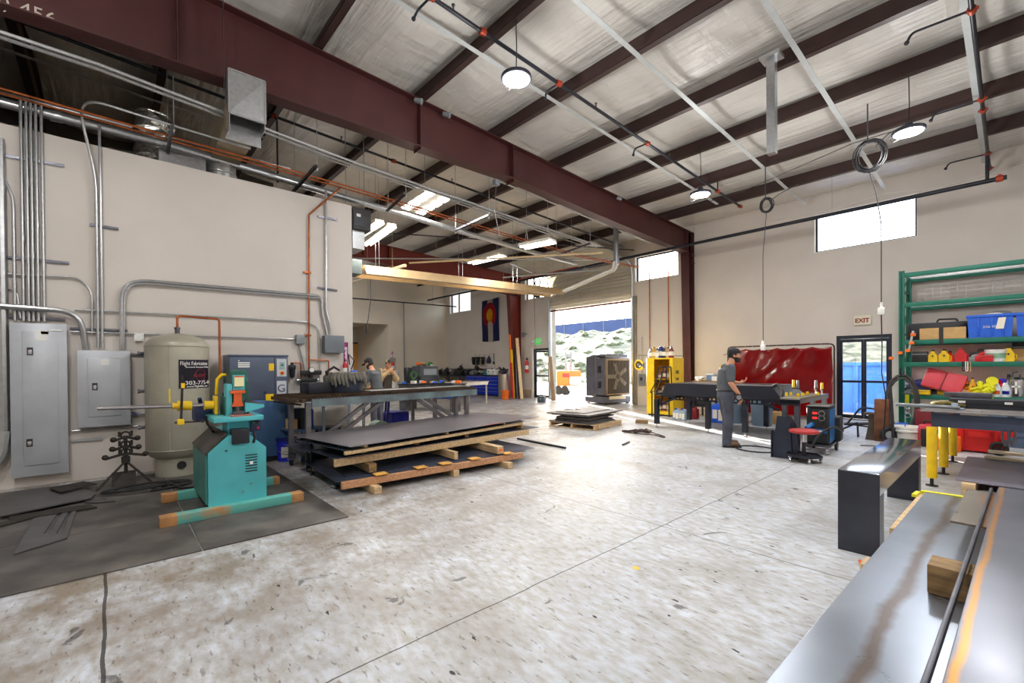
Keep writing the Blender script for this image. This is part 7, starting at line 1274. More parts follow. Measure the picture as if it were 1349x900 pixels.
# ================================================================== green pallet rack
GRNR=mat('rack_green_enamel',S(22,108,88),.42,.2,.1,4); yr0,yr1=13.68,14.72; xr=-1.74; xr2=.95
rk=T('pallet_rack','tall green steel storage rack against the back wall at the right','rack',((xr+xr2)/2,(yr0+yr1)/2,0))
rz=[PY(yr0,1197,362).z,PY(yr0,1191,402).z,PY(yr0,1205,450.7).z,PY(yr0,1220,479.8).z,PY(yr0,1240,523.5).z]; zt=PY(yr0,1189,357).z
def upright(x,y):
    mb=MB().bx(x-.05,x-.044,y-.04,y+.04,.01,zt).bx(x+.044,x+.05,y-.04,y+.04,.01,zt)
    k=0; z=.06
    mb.bx(x-.044,x-.026,y-.04,y-.036,.01,zt).bx(x+.026,x+.044,y-.04,y-.036,.01,zt).bx(x-.009,x+.009,y-.04,y-.036,.01,zt)
    while z<zt: mb.bx(x-.026,x+.026,y-.04,y-.036,z-.018,z+.008); z+=.05
    mb.bx(x-.044,x+.044,y+.034,y+.04,.01,zt).bx(x-.07,x+.07,y-.07,y+.07,.001,.01)
    mk('upright',mb,GRNR,rk,w=True,smooth=0)
for x in (xr,xr2):
    for y in (yr0,yr1): upright(x,y)
    mb=MB()
    for z in (.3,1.2,2.2,3.2): mb.bar((x,yr0+.04,z),(x,yr1-.04,min(z+.7,zt-.05)),.03,.03).bar((x,yr0+.04,z),(x,yr1-.04,z),.03,.03)
    mk('frame_brace',mb,GRNR,rk,w=True)
for z in rz:
    for y in (yr0,yr1): mk('beam',MB().bx(xr+.041,xr2-.041,y-.03,y+.03,z-.055,z+.045,.006),GRNR,rk,w=True)
    mb=MB(); k=0
    while xr+.1+k*.1<xr2-.05: mb.bx(xr+.098+k*.1,xr+.102+k*.1,yr0+.031,yr1-.031,z+.028,z+.036); k+=1
    for j in range(9): mb.bx(xr+.05,xr2-.05,yr0+.06+j*.115,yr0+.066+j*.115,z+.022,z+.03)
    mk('wire_deck',mb,STEELW,rk,w=True,smooth=0)
mb=MB(); k=0
while xr+.15+k*.14<xr2: mb.bx(xr+.15+k*.14,xr+.154+k*.14,yr1+.045,yr1+.05,rz[4],rz[0]-.1); k+=1
z=rz[3]
while z<rz[0]-.1: mb.bx(xr+.1,xr2-.1,yr1+.05,yr1+.054,z,z+.004); z+=.1
mk('back_mesh',mb,STEELW,rk,w=True,smooth=0)
def ry(px,py=450,y=13.95): return PY(y,px,py).x
Z3,Z4,Z5=rz[2]+.047,rz[3]+.047,rz[4]+.047
# third shelf
t=T('black_case','black hard case behind the cardboard box on the third rack shelf','case',(ry(1233),14.2,Z3)); mk('shell',MB().bx(-.5,.52,-.12,.2,.001,.4,.02),BLK,t); mk('handle',MB().tube(bend([(.0,-.05,.4),(.02,-.05,.47),(.32,-.05,.46),(.34,-.05,.4)],.04),.018,8),BLK,t); mk('clasp',MB().bx(.42,.48,-.13,-.12,.1,.3),STEELD,t)
t=T('carton','long cardboard box with a black strap on the third rack shelf','carton',(ry(1243),13.775,Z3)); mk('box',MB().bx(-.37,.37,-.12,.12,.001,.25,.004),CARD,t); mk('strap',MB().bx(-.05,.02,-.13,-.121,-.12,.26),BLK,t)
t=T('black_bag','small black bag between the cardboard box and the blue bin','bag',(ry(1270.5),13.95,Z3)); mk('bag',MB().ball((0,0,.17),.17,12,(.55,.9,1)),BLK,t); mk('buckle',MB().box((0,-.16,.15),(.03,.02,.12)),STEELD,t)
def tote(x0,x1,lab):
    t=T('storage_tote',lab,'storage bin',((x0+x1)/2,13.95,Z3)); w_=(x1-x0)/2; mb=MB(); 
    mb.prism([(-w_*.94,.001),(w_*.94,.001),(w_,.46),(-w_,.46)],1,-.28,.28); mk('body',mb,BLU,t); mk('rim',MB().bx(-w_-.02,w_+.02,-.3,-.27,.42,.48,.006).bx(-w_-.02,w_+.02,.27,.3,.42,.48,.006).bx(-w_-.02,-w_+.02,-.27,.27,.42,.48,.006).bx(w_-.02,w_+.02,-.27,.27,.42,.48,.006),BLU,t)
    for k in (-.5,.1,.55): mk('rib',MB().bx(w_*k-.015,w_*k+.015,-.3,-.279,.04,.42,.005),BLU,t)
    return t,w_
t,w_=tote(ry(1275.5),ry(1335),'big blue storage bin with a paper tag on the third rack shelf'); mk('paper_tag',MB().prism([(w_*.25,.17),(w_*.6,.17),(w_*.7,.4),(w_*.38,.4)],1,-.306,-.302),PAPER,t); text('lettering','256-100',.07,WHT,t,(-.1,-.302,.2),(PI/2,0,0),w=False); mk('plastic_sheet',MB().ball((w_*.2,-.1,.47),.12,10,(1.2,1,.45)),WHT,t,label='crumpled white plastic on top'); mk('dark_contents',MB().ball((w_*.45,.05,.5),.15,10,(1.2,1,.5)),GREYP,t)
tote(ry(1338.5),ry(1395),'blue storage bin cut by the right edge of the view')
# fourth shelf
def sitem(px,w_,h_,m_,lab,kind,name,cat,z=Z4,y=13.88,acc=BLK,d_=None):
    if kind=='can': w_*=.78; h_*=.86
    t=T(name,lab,cat,(ry(px,470,y),y,z)); d_=d_ or w_*.8
    if kind=='can':
        mk('body',MB().prism([(-w_/2,.001),(w_/2,.001),(w_/2,h_*.6),(w_*.22,h_*.88),(w_*.2,h_),(-w_*.2,h_),(-w_*.22,h_*.88),(-w_/2,h_*.6)],1,-d_/2,d_/2),m_,t); mk('handle',MB().tube(bend([(w_*.45,0,h_*.55),(w_*.66,0,h_*.5),(w_*.62,0,h_*.15),(w_*.45,0,h_*.1)],.02),.012,6),m_,t); mk('cap',MB().cyl((0,0,h_),(0,0,h_+.03),w_*.2,n=10),acc,t); mk('face_mark',MB().box((0,-d_/2-.003,h_*.55),(w_*.2,.006,w_*.2),rot=(0,PI/4,0)),acc,t)
    elif kind=='box': mk('body',MB().bx(-w_/2,w_/2,-d_/2,d_/2,.001,h_,.01),m_,t); mk('edge',MB().bx(-w_/2-.003,w_/2+.003,-d_/2-.003,d_/2+.003,h_*.7,h_*.78),acc,t)
    elif kind=='tool': mk('body',MB().bx(-w_/2,w_/2,-d_/2,d_/2,.001,h_*.5,.02).cyl((-w_*.3,0,h_*.5),(w_*.35,0,h_*.8),h_*.17,n=12),m_,t); mk('handle',MB().tube(bend([(-w_*.4,0,h_*.5),(-w_*.3,0,h_),(w_*.3,0,h_*.95),(w_*.35,0,h_*.5)],.05),.018,8),acc,t)
    elif kind=='pail': mk('pail',MB().lathe([(0,.001),(w_*.42,.001),(w_*.5,h_*.93),(w_*.53,h_*.93),(w_*.53,h_),(0,h_)],(0,0,0),24),m_,t); mk('label',MB().lathe([(w_*.462,h_*.3),(w_*.468,h_*.3),(w_*.49,h_*.7),(w_*.484,h_*.7)],(0,0,0),24),acc,t)
    elif kind=='ring': mk('ring',MB().torus((0,0,w_/2+.02),w_/2,.03,18,8,rot=(PI/2,0,0)),m_,t); mk('tab',MB().box((0,0,.02),(.06,.06,.038)),acc,t)
    return t
sitem(1212,.26,.24,BLK,'black moulded box at the left end of the fourth rack shelf','box','storage_box','box',acc=GREYP); sitem(1221,.12,.1,mat('pale_ring',S(214,190,130),.6,0,.1,6),'pale ring left of the first yellow can','ring','ring','ring')
sitem(1229,.2,.28,YEL,'yellow can with a black diamond, leftmost on the fourth rack shelf','can','fuel_can','can'); sitem(1244,.22,.29,YEL,'yellow can beside the red one on the fourth rack shelf','can','fuel_can','can'); sitem(1251.5,.16,.25,RED,'slim red can tucked behind the second yellow can','can','fuel_can','can',y=14.1); sitem(1266,.24,.31,RED,'bright red can with a handle in the middle of the fourth rack shelf','can','fuel_can','can',acc=RED)
sitem(1285,.2,.2,GREYP,'grey and white tool right of the bright red can','tool','power_tool','tool'); sitem(1295,.24,.26,RED,'red power tool left of the white pail','tool','power_tool','tool'); sitem(1301,.16,.14,RED,'small red part touching the white pail','box','red_box','box',y=13.75)
sitem(1312,.34,.25,WHT,'white pail with a green label on the fourth rack shelf','pail','pail','pail',acc=mat('green_label',S(130,170,140),.5,0,.2,9)); sitem(1328.5,.22,.32,YEL,'tall yellow can right of the white pail','can','fuel_can','can'); sitem(1341,.2,.26,CARD,'brown carton at the right of the fourth rack shelf','box','carton','carton',acc=CARD,y=14.1); sitem(1347,.3,.4,BLK,'black box at the right edge of the fourth rack shelf','box','storage_box','box',y=14.3,acc=GREYP)
for k,(px,m_,lab) in enumerate(((1268,BLK,'black strap hanging over the fourth shelf beam'),(1272,WHT,'pale strap hanging over the fourth shelf beam'),(1275.5,TAN,'tan strap hanging over the fourth shelf beam'))):
    x=ry(px,470,yr0-.04); O('hanging_strap',MB().tube(bend([(x,yr0-.036,rz[3]+.055),(x,yr0-.05,rz[3]-.15),(x+.035,yr0-.05,rz[3]-.15),(x+.035,yr0-.036,rz[3]+.05)],.02),.01,6),m_,lab,'strap')
# fifth shelf
t=T('blue_tarp','crumpled dark blue tarp at the left end of the fifth rack shelf','tarp',(ry(1208,500),14.1,Z5)); mb=MB(); rnd=random.Random(6)
for k in range(9): mb.ball((rnd.uniform(-.25,.25),rnd.uniform(-.2,.2),.1+rnd.uniform(0,.15)),.14,10,(1.4,1,.65),rot=(rnd.uniform(-.4,.4),rnd.uniform(-.4,.4),k))
mk('cloth',mb,mat('blue_tarp_cloth',S(28,40,110),.5,0,.2,5),t,smooth=20)
t=T('red_case','faded red plastic case propped at a tilt on the fifth rack shelf','case',(ry(1238,500,13.8),13.8,Z5+.1)); m_=mat('faded_red_case',S(214,66,78),.5,0,.08,3)
mk('half_shell',MB().box((-.17,0,.22),(.34,.16,.44),bev=.05),m_,t); mk('half_shell',MB().box((.17,0,.22),(.34,.16,.44),bev=.05),m_,t); mk('seam',MB().box((0,0,.22),(.012,.13,.4)),mat('dark_red_seam',S(110,24,30),.5,0,.1,5),t); t.rotation_euler=(-.25,-.3*-1,.0)
sitem(1199,.26,.14,GREYP,'grey cap-like cover hanging at the left of the fifth rack shelf','tool','tool_cover','cover',z=Z5,y=13.75)
sitem(1214,.3,.1,YEL,'yellow cutter lying at the front of the fifth rack shelf','box','yellow_tool','tool',z=Z5,y=13.72); sitem(1229,.36,.14,BLKM,'black tool under the red case','tool','power_tool','tool',z=Z5,y=14.15); sitem(1243,.2,.1,YEL,'yellow tool poking out under the red case','box','yellow_tool','tool',z=Z5,y=14.0)
OY=mat('orange_yellow_tool',S(240,170,30),.45,0,.1,5)
sitem(1265,.4,.34,OY,'orange yellow drill in the middle of the fifth rack shelf','tool','power_tool','tool',z=Z5,y=14.1); sitem(1272,.36,.24,OY,'second orange yellow drill behind the clipboard','tool','power_tool','tool',z=Z5,y=13.95); sitem(1281.5,.14,.42,OY,'upright orange yellow grinder by the yellow strap','can','power_tool','tool',z=Z5,y=13.8,acc=BLK)
sitem(1291,.26,.34,BLKM,'dark tool wedge behind the yellow strap','can','dark_tool','tool',z=Z5,y=14.25,acc=GREYP); sitem(1301,.13,.42,mat('dull_red_bottle',S(150,34,46),.45,0,.1,6),'dull red bottle at the back of the fifth rack shelf','can','bottle','bottle',z=Z5,y=14.3,acc=RED); sitem(1307.5,.14,.36,GREYP,'grey funnel beside the dull red bottle','can','funnel','funnel',z=Z5,y=14.3,acc=BLK)
t=T('red_cable','dark red and black cable heap on the fifth rack shelf','cable',(ry(1320,500,14.1),14.1,Z5)); rnd=random.Random(14); mk('coil',MB().tube([(rnd.uniform(-.2,.2),rnd.uniform(-.12,.12),.03+.028*k) for k in range(13)],.026,8),RED,t); mk('plug',MB().box((.1,-.1,.42),(.06,.05,.1),bev=.01),BLK,t)
YS=mat('bright_yellow_webbing',S(230,226,30),.6,0,.08,8); t=T('yellow_strap','heap of bright yellow webbing strap on the fifth rack shelf','strap',(ry(1296,515,13.655),13.655,Z5)); rnd=random.Random(22)
mb=MB()
for k in range(9): 
    a_=rnd.uniform(0,6.28); mb.tube([(.2*math.cos(a_)*rnd.uniform(.3,1),.08*math.sin(a_),.02+.02*k),(rnd.uniform(-.12,.12),rnd.uniform(-.06,.06),.1+.025*k),(-.2*math.cos(a_+.4),-.08*math.sin(a_),.02+.02*k)],.028,6)
mb.bar((.0,-.09,.02),(.1,-.11,-.14),.05,.01).bar((.08,-.09,.04),(.2,-.11,-.12),.05,.01); mk('webbing',mb,YS,t)
mk('roll',MB().cyl((.12,-.03,.33),(.12,.03,.33),.09,n=16),YS,t)
def spray(px,lab,trig):
    t=T('spray_bottle',lab,'spray bottle',(ry(px,515,13.74),13.74,Z5)); mk('body',MB().lathe([(0,.001),(.075,.001),(.085,.1),(.08,.16),(.035,.27),(.03,.3),(0,.3)],(0,0,0),18),mat('frosted_bottle',S(214,220,226),.35,0,.04,6),t); mk('trigger',MB().box((-.01,0,.33),(.045,.045,.06),bev=.008).box((-.045,0,.365),(.09,.035,.035),bev=.008).bar((-.04,0,.34),(-.055,0,.28),.02,.015),trig,t); mk('label',MB().grid(lambda u,v:(.0865*math.cos(-PI/2-.6+1.2*u),.0865*math.sin(-PI/2-.6+1.2*u),.06+.07*v),8,2,.001),ORG if trig is WHT else NAVY,t)
spray(1312.5,'frosted spray bottle with a white top, left of two',WHT); spray(1325,'frosted spray bottle with a blue top, right of two',NAVY)
t=T('steel_canister','polished steel canister with a white cross label at the right of the fifth rack shelf','canister',(ry(1338.5,505,13.85),13.85,Z5)); mk('body',MB().lathe([(0,.001),(.14,.001),(.145,.02),(.145,.36),(.1,.41),(0,.41)],(0,0,0),28),CHR,t); mk('valve',MB().tube([(-.05,0,.4),(-.05,0,.5),(.03,0,.52)],.014,6).cyl((.05,0,.4),(.05,0,.48),.02,n=8),STEELD,t); mk('label',MB().box((0,-.147,.2),(.03,.006,.25)).box((0,-.147,.22),(.12,.006,.03)),WHT,t)
t=T('clipboard','pale clipboard and plates lying on the front of the fifth rack shelf','clipboard',(ry(1266,515,13.7),13.7,Z5)); mk('board',MB().box((0,0,.03),(.5,.2,.05),rot=(.1,0,0),bev=.006),mat('pale_board',S(190,186,176),.5,.1,.08,6),t); mk('clip',MB().box((.05,-.03,.075),(.2,.06,.02)).torus((.05,-.03,.11),.03,.008,14,6,rot=(PI/2,0,0)),STEELW,t)
# orange straps at the rack corner, ratchet and hose coil
t=T('hanging_clamp','orange clamps hanging on the left rack upright under the third shelf','clamp',(xr+.05,yr0-.1,rz[2]-.35)); c=PY(yr0-.08,1201,452); mk('bar',MB().bar(PY(yr0-.09,1203,436),PY(yr0-.09,1197,463),.04,.015),STEELW,t,w=True)
for p in ((1203,441),(1201,452),(1196,462)): mk('jaw',MB().box(PY(yr0-.1,*p),(.09,.05,.07),bev=.012),ORG,t,w=True)
t=T('hanging_clamp','orange ended bar clamp sticking out left of the rack upright','clamp',PY(yr0-.1,1180,468)); mk('bar',MB().bar(PY(yr0-.08,1189,463),PY(yr0-.12,1173,473),.03,.015),STEELW,t,w=True); 
for p in ((1186,465),(1174,472)): mk('jaw',MB().box(PY(yr0-.11,*p),(.08,.05,.07),bev=.012),ORG,t,w=True)
t=T('ratchet_strap','yellow ratchet strap with a chrome buckle hanging on the rack upright','strap',PY(yr0-.07,1195,540)); mk('webbing',MB().bar(PY(yr0-.07,1195,520),PY(yr0-.07,1195,536),.07,.012),YS,t,w=True); mk('buckle',MB().box(PY(yr0-.08,1195.5,541),(.1,.05,.14),bev=.01).torus(PY(yr0-.08,1195.5,547),.05,.012,14,6,rot=(PI/2,0,0)),CHR,t,w=True)
hc=PY(13.3,1187.5,530.5); rx=(PY(13.3,1209,530).x-PY(13.3,1166,530).x)/2; rz_=(PY(13.3,1187,494).z-PY(13.3,1187,567).z)/2; rr=random.Random(5); HS=mat('grey_black_hose',S(62,60,58),.55,0,.15,6)
t=T('hanging_hose_coil','thick coil of grey black hose hanging on the left rack upright','hose',(hc.x,13.3,hc.z-rz_)); pts=[]
for i in range(6*22): 
    a_=2*PI*i/22+PI/2; k=i/22; s=1-.05*((i//22)%3)+.03*math.sin(k*2.1); pts.append((hc.x+rx*s*math.cos(a_),13.42-.035*k,hc.z+rz_*s*math.sin(a_)-(.06*(k%2)*(1-math.sin(a_))/2)))
mk('coil',MB().tube(pts,.021,8),HS,t,w=True); mk('hook',MB().tube(bend([(hc.x,13.63,hc.z+rz_+.06),(hc.x,13.3,hc.z+rz_-.02),(hc.x,13.14,hc.z+rz_+.05),(hc.x,13.14,hc.z+rz_+.16)],.04),.016,6),BLKM,t,w=True); mk('tie',MB().tube(bend([(hc.x+.02,13.4,hc.z-rz_+.1),(hc.x+.03,13.2,hc.z-rz_-.06),(hc.x+.03,13.0,hc.z-rz_+.12)],.03),.012,6),BLK,t,w=True)
# ================================================================== table on yellow posts at the right
TZ2=.92; k0=PZ(TZ2,1211.5,541); x0=k0.x; y0=k0.y; x1=1.5; y1=10.1
rt=T('yellow_leg_table','dark steel table on yellow pipe legs at the right','work table',((x0+x1)/2,(y0+y1)/2,0)); SLB=mat('dark_slate_paint',S(64,72,92),.42,.3,.12,4)
mk('top',MB().bx(x0,x1,y0,y1,TZ2-.012,TZ2,.002),mat('grey_slat_top',S(128,122,120),.45,.6,.15,4),rt,w=True)
mb=MB(); k=0
while x0+.05+k*.16<x1: mb.bx(x0+.05+k*.16,x0+.052+k*.16,y0+.001,y1-.001,TZ2+.0002,TZ2+.0015); k+=1
mk('top_seam',mb,STEELD,rt,w=True,smooth=0)
za=PZ(TZ2,1225,546).z; mk('apron',MB().bx(x0+.1,x1,y0+.08,y0+.1,TZ2-.2,TZ2-.035),SLB,rt,w=True); mk('apron',MB().bx(x0+.1,x0+.12,y0+.101,y1-.08,TZ2-.2,TZ2-.035),SLB,rt,w=True); mk('spacer',MB().bx(x0+.3,x0+.36,y0+.08,y0+.1,TZ2-.034,TZ2-.013).bx(x0+.75,x0+.81,y0+.08,y0+.1,TZ2-.034,TZ2-.013).bx(x0+.1,x0+.12,y0+.101,y1-.08,TZ2-.034,TZ2-.013),SLB,rt,w=True)
for px,py in ((1227.5,640),(1243,624.5),(1255,608.5)):
    p=PZ(0,px,py); mk('leg',MB().cyl((p.x,p.y,.1),(p.x,p.y,TZ2-.19),.05,n=20),YEL,rt,w=True); mk('foot',MB().cyl((p.x,p.y,.012),(p.x,p.y,.1),.018).cyl((p.x,p.y,.0),(p.x,p.y,.012),.06,n=16),BLK,rt,w=True)
for y in (y0+.25,y1-.4): mk('leg',MB().cyl((x1-.2,y,.1),(x1-.2,y,TZ2-.19),.058,n=20),YEL,rt,w=True); mk('foot',MB().cyl((x1-.2,y,.0),(x1-.2,y,.1),.03),BLK,rt,w=True)
a=PZ(TZ2+.05,1250,532); O('steel_box_tube',MB().bx(a.x,1.45,a.y,a.y+.35,TZ2+.003,TZ2+.12,.004).bx(a.x+.15,1.45,a.y-.02,a.y,TZ2+.003,TZ2+.04),BLKM,'long black steel box section lying on the yellow-legged table','steel section')
a=PZ(TZ2+.13,1278,524); O('steel_angle',MB().bx(a.x-.26,a.x+.2,a.y+.05,a.y+.2,TZ2+.1215,TZ2+.19,.004),STEELD,'short dark steel section stacked on the long black one','steel section')
for k,(px,py) in enumerate(((1268,532),(1329,534))): p=PZ(TZ2+.05,px,py); O('white_tag',MB().box((p.x,PZ(TZ2+.05,1250,532).y-.024,TZ2+.085),(.07,.004,.03)),WHT,('white tag on the long black section, left of two','white tag on the long black section, right of two')[k],'tag')
p,q=PZ(TZ2+.1,1180,527.5),PZ(TZ2+.1,1250,530); O('long_pipe',MB().cyl(V((p.x,p.y+.0,TZ2+.045)),V((q.x+.1,q.y+.0,TZ2+.035)),.024,n=12),GREYP,'grey pipe sticking out left over the edge of the yellow-legged table','pipe')
p=PZ(TZ2+.03,1246,533); t=T('camo_glove','camouflage coloured glove on the table edge by the pipe','glove',(p.x,p.y-.1,TZ2+.001)); mk('palm',MB().ball((0,0,.045),.1,12,(1.5,.7,.42)),mat('camo_cloth',S(120,108,40),.8,0,.4,18,col2=S(70,62,36)),t); 
for k in range(4): mk('finger',MB().tube([(.1,-.05+.03*k,.04),(.2,-.06+.035*k,.03)],[.022,.017],8),MATS['camo_cloth'],t)
p=PZ(TZ2+.03,1258,536); O('white_clip',MB().box((p.x,p.y-.05,TZ2+.04),(.06,.04,.08),bev=.008).box((p.x+.04,p.y-.08,TZ2+.014),(.1,.04,.024),bev=.006),mat('pale_blue_clip',S(170,190,210),.4,0,.05,6),'pale clip standing on the table by the glove','clip')
# under the table: red wheeled box, pliers, panel
p=PZ(0,1294,598); t=T('red_tool_chest','red wheeled tool chest with a black lid under the yellow-legged table','tool chest',(p.x,p.y+.25,0)); W_=.62; D_=.42; RT_=mat('tool_chest_red',S(220,34,34),.4,0,.06,5)
mk('body',MB().prism([(-W_/2*.9,.03),(W_/2*.9,.03),(W_/2,.42),(-W_/2,.42)],1,-D_/2,D_/2),RT_,t); mk('lid',MB().bx(-W_/2+.02,W_/2-.12,-D_/2-.01,D_/2+.01,.421,.49,.02),BLK,t); mk('end_grip',MB().bx(W_/2-.1,W_/2+.08,-D_/2+.02,D_/2-.02,.3,.5,.03),RT_,t)
mk('front_latch',MB().bx(-.16,.1,-D_/2-.04,-D_/2-.001,.27,.37,.01),RT_,t); mk('bar_rail',MB().bx(-.26,.2,-D_/2-.05,-D_/2-.02,.385,.41),RT_,t)
for x in (-.24,.16): mk('rib',MB().bx(x-.02,x+.02,-D_/2-.025,-D_/2-.001,.05,.38,.006),RT_,t)
mk('wheel',MB().torus((W_/2-.12,-D_/2-.06,.115),.085,.03,26,10,rot=(PI/2,0,0)),RUB,t); mb=MB().cyl((W_/2-.12,-D_/2-.08,.115),(W_/2-.12,-D_/2-.04,.115),.03)
for k in range(6): mb.bar((W_/2-.12,-D_/2-.06,.115),(W_/2-.12+.085*math.cos(k*PI/3),-D_/2-.06,.115+.085*math.sin(k*PI/3)),.018,.018)
mk('wheel_spokes',mb,BLKM,t); mk('axle',MB().cyl((W_/2-.12,-D_/2-.04,.115),(W_/2-.12,D_/2,.115),.015),STEELD,t)
p=PZ(0,1240,600); O('orange_case',MB().bx(p.x-.22,p.x+.2,p.y+.5,p.y+.8,.001,.26,.03),ORG,'orange case on the floor behind the yellow legs','case'); O('dark_red_crate',MB().bx(p.x-.5,p.x+.1,p.y+1.6,p.y+2.,.001,.6,.02),mat('dark_red_crate_plastic',S(116,20,28),.5,0,.1,5),'dark red crate behind the hose coil under the table','crate')
for k,px in enumerate((1325,1333)):
    p=PY(y0+.06,px,565); O('hanging_pliers',MB().tube([(p.x-.03,y0+.05,TZ2-.2+.02),(p.x-.025,y0+.05,TZ2-.29),(p.x,y0+.05,TZ2-.36)],.012,6).tube([(p.x+.03,y0+.05,TZ2-.2+.02),(p.x+.025,y0+.05,TZ2-.29),(p.x,y0+.05,TZ2-.36)],.012,6).cyl((p.x,y0+.04,TZ2-.31),(p.x,y0+.06,TZ2-.31),.02,n=8),STEELD,('pliers hanging from the table apron, left of two','pliers hanging from the table apron, right of two')[k],'pliers')
p=PZ(0,1330,600); O('blue_grey_cabinet',MB().bx(p.x-.28,p.x+.9,p.y+1.0,p.y+1.5,.001,.62,.01).bx(p.x-.2,p.x+.18,p.y+.985,p.y+1.0,.2,.5),mat('blue_grey_cabinet_paint',S(82,100,124),.45,.2,.1,4),'blue grey cabinet on the floor under the right end of the table','cabinet')
# ================================================================== folded steel U-shaped box on the floor
FS=mat('folded_steel_lit',S(176,184,196),.12,.9,.1,2.5); FS2=mat('folded_dark_steel',S(66,68,76),.32,.75,.2,2.5)  # one steel; bright reflection and shade are put into these two colours
f0,f1=PZ(.66,1105,617),PZ(.66,1158,626.3); g1=PZ(.66,1225,581); hx0,hx1,hy0,hy1=f0.x,f1.x,(f0.y+f1.y)/2,g1.y; ub=T('folded_steel_box','tall U-shaped folded steel bench standing on the floor by the yellow legs','steel part',((hx0+hx1)/2,(hy0+hy1)/2,0))
mk('top_plate',MB().bx(hx0,hx1,hy0,hy1,.654,.66,.002),FS,ub,w=True); mk('front_panel',MB().bx(hx0,hx1,hy0,hy0+.006,.001,.6535),FS2,ub,w=True); mk('rear_panel',MB().bx(hx0,hx1,hy1-.006,hy1,.001,.6535),FS2,ub,w=True)
for x in (hx1-.006,hx0):
    mk('side_skirt',MB().bx(x,x+.006,hy0+.0065,hy1-.0065,.49,.6535).bx(min(x,x+.006)-(.03 if x>hx0+.1 else -.006),max(x,x+.006)-(.006 if x>hx0+.1 else -.03),hy0+.17,hy1-.17,.487,.49),FS,ub,w=True)
    for (ya,yb2_) in ((hy0+.0065,hy0+.17),(hy1-.17,hy1-.0065)): mk('leg_return',MB().bx(x,x+.006,ya,yb2_,.001,.4895),FS2,ub,w=True)
for y in (hy0+.17,hy1-.17): mk('inner_panel',MB().bx(hx0+.0065,hx1-.0065,y-.003,y+.003,.001,.485),FS2,ub,w=True)
# ================================================================== plates on the trestle in the foreground
bl,bt_=PZ(.8,1007,900),PZ(.8,1219,648); br_=PZ(.8,1275,655); dB=(bt_-bl).normalized(); nB=V((dB.y,-dB.x,0)); BL=lambda s,w_,z:V((bl.x,bl.y,0))+dB*s+nB*w_+V((0,0,z)); LB=(bt_-bl).length
def fg_mat(name,base,rustcol,band,w_):
    m=mat(name,base,.22,.85,.14,1.6,detail=7); nt=m.node_tree; N=nt.nodes; L=nt.links; b=N['Principled BSDF']; src=b.inputs['Base Color'].links[0].from_socket
    tc=N.new('ShaderNodeTexCoord'); sp=N.new('ShaderNodeSeparateXYZ'); L.new(tc.outputs['Object'],sp.inputs[0]); nz=N.new('ShaderNodeTexNoise'); nz.inputs['Scale'].default_value=3.5; nz.inputs['Detail'].default_value=8; L.new(tc.outputs['Object'],nz.inputs['Vector'])
    a=N.new('ShaderNodeMath'); a.operation='MULTIPLY_ADD'; a.inputs[1].default_value=w_*3.2; L.new(nz.outputs['Fac'],a.inputs[0]); L.new(sp.outputs[0],a.inputs[2])
    s=N.new('ShaderNodeMath'); s.operation='SUBTRACT'; s.inputs[1].default_value=band+w_*1.6; L.new(a.outputs[0],s.inputs[0]); ab=N.new('ShaderNodeMath'); ab.operation='ABSOLUTE'; L.new(s.outputs[0],ab.inputs[0])
    mr=N.new('ShaderNodeMapRange'); mr.inputs[1].default_value=w_*.25; mr.inputs[2].default_value=w_; mr.inputs[3].default_value=.8; mr.inputs[4].default_value=0; L.new(ab.outputs[0],mr.inputs[0])
    mx=N.new('ShaderNodeMix'); mx.data_type='RGBA'; L.new(mr.outputs[0],mx.inputs[0]); L.new(src,mx.inputs[6]); mx.inputs[7].default_value=(*rustcol,1); L.new(mx.outputs[2],b.inputs['Base Color'])
    rr_=N.new('ShaderNodeMapRange'); rr_.inputs[3].default_value=.2; rr_.inputs[4].default_value=.42; L.new(nz.outputs['Fac'],rr_.inputs[0]); L.new(rr_.outputs[0],b.inputs['Roughness']); return m
def slab(s0,s1,w0,w1,z0,z1,m_,nm,lab,cat='steel plate',bev=.0):
    c=BL((s0+s1)/2,(w0+w1)/2,z0); t=O(nm,MB().box((0,0,(z1-z0)/2),(w1-w0,s1-s0,z1-z0),bev=bev),m_,lab,cat); t.location=c; t.rotation_euler=(0,0,math.atan2(dB.y,dB.x)-PI/2); 
    return t
fgm=fg_mat('foreground_plate_steel',S(158,166,178),S(112,92,76),-.4,.028)
slab(-1.5,LB,0,1.05,.79,.8,fgm,'large_steel_plate','large bright steel plate with a brown rust trail in the right foreground',bev=.003)
trs=T('plate_trestle','timber trestle carrying the foreground plates','trestle',BL(.6,.5,0)); TW=WOODP
for s in (-1.2,-.1,1.0,LB-.15): mk('cross_timber',MB().bar(BL(s,-.02 if s<LB-.5 else .02,.744),BL(s,1.1,.744),.09,.09,.004),TW,trs,w=True)
for s in (-1.2,1.0,LB-.2):
    for w_ in (.12,.95): mk('leg',MB().bar(BL(s,w_,.001),BL(s,w_,.698),.09,.09,.004),TW,trs,w=True)
mk('edge_board',MB().bar(BL(1.5,-.014,.772),BL(LB+.01,-.014,.772),.022,.03,.003),TW,trs,w=True)
O('yellow_strap',MB().bar(BL(LB+.012,-.02,.792),BL(LB+.02,.28,.796),.03,.02).bar(BL(LB+.0,-.03,.79),BL(LB-.1,-.035,.79),.02,.015),YS,'bright yellow strap along the far edge of the large plate','strap')
blk=PZ(.895,1221,742); sB=(blk-bl).dot(dB); wB=(blk-bl).dot(nB)
slab(sB,sB+.11,wB,wB+.62,.8008,.8925,WOODG,'timber_block','brown timber block between the foreground plates','timber',.005)
b2=PZ(.9,1252,686); s2=(b2-bl).dot(dB); w2=(b2-bl).dot(nB); b3=PZ(.9,1265,643); s3=(b3-bl).dot(dB)
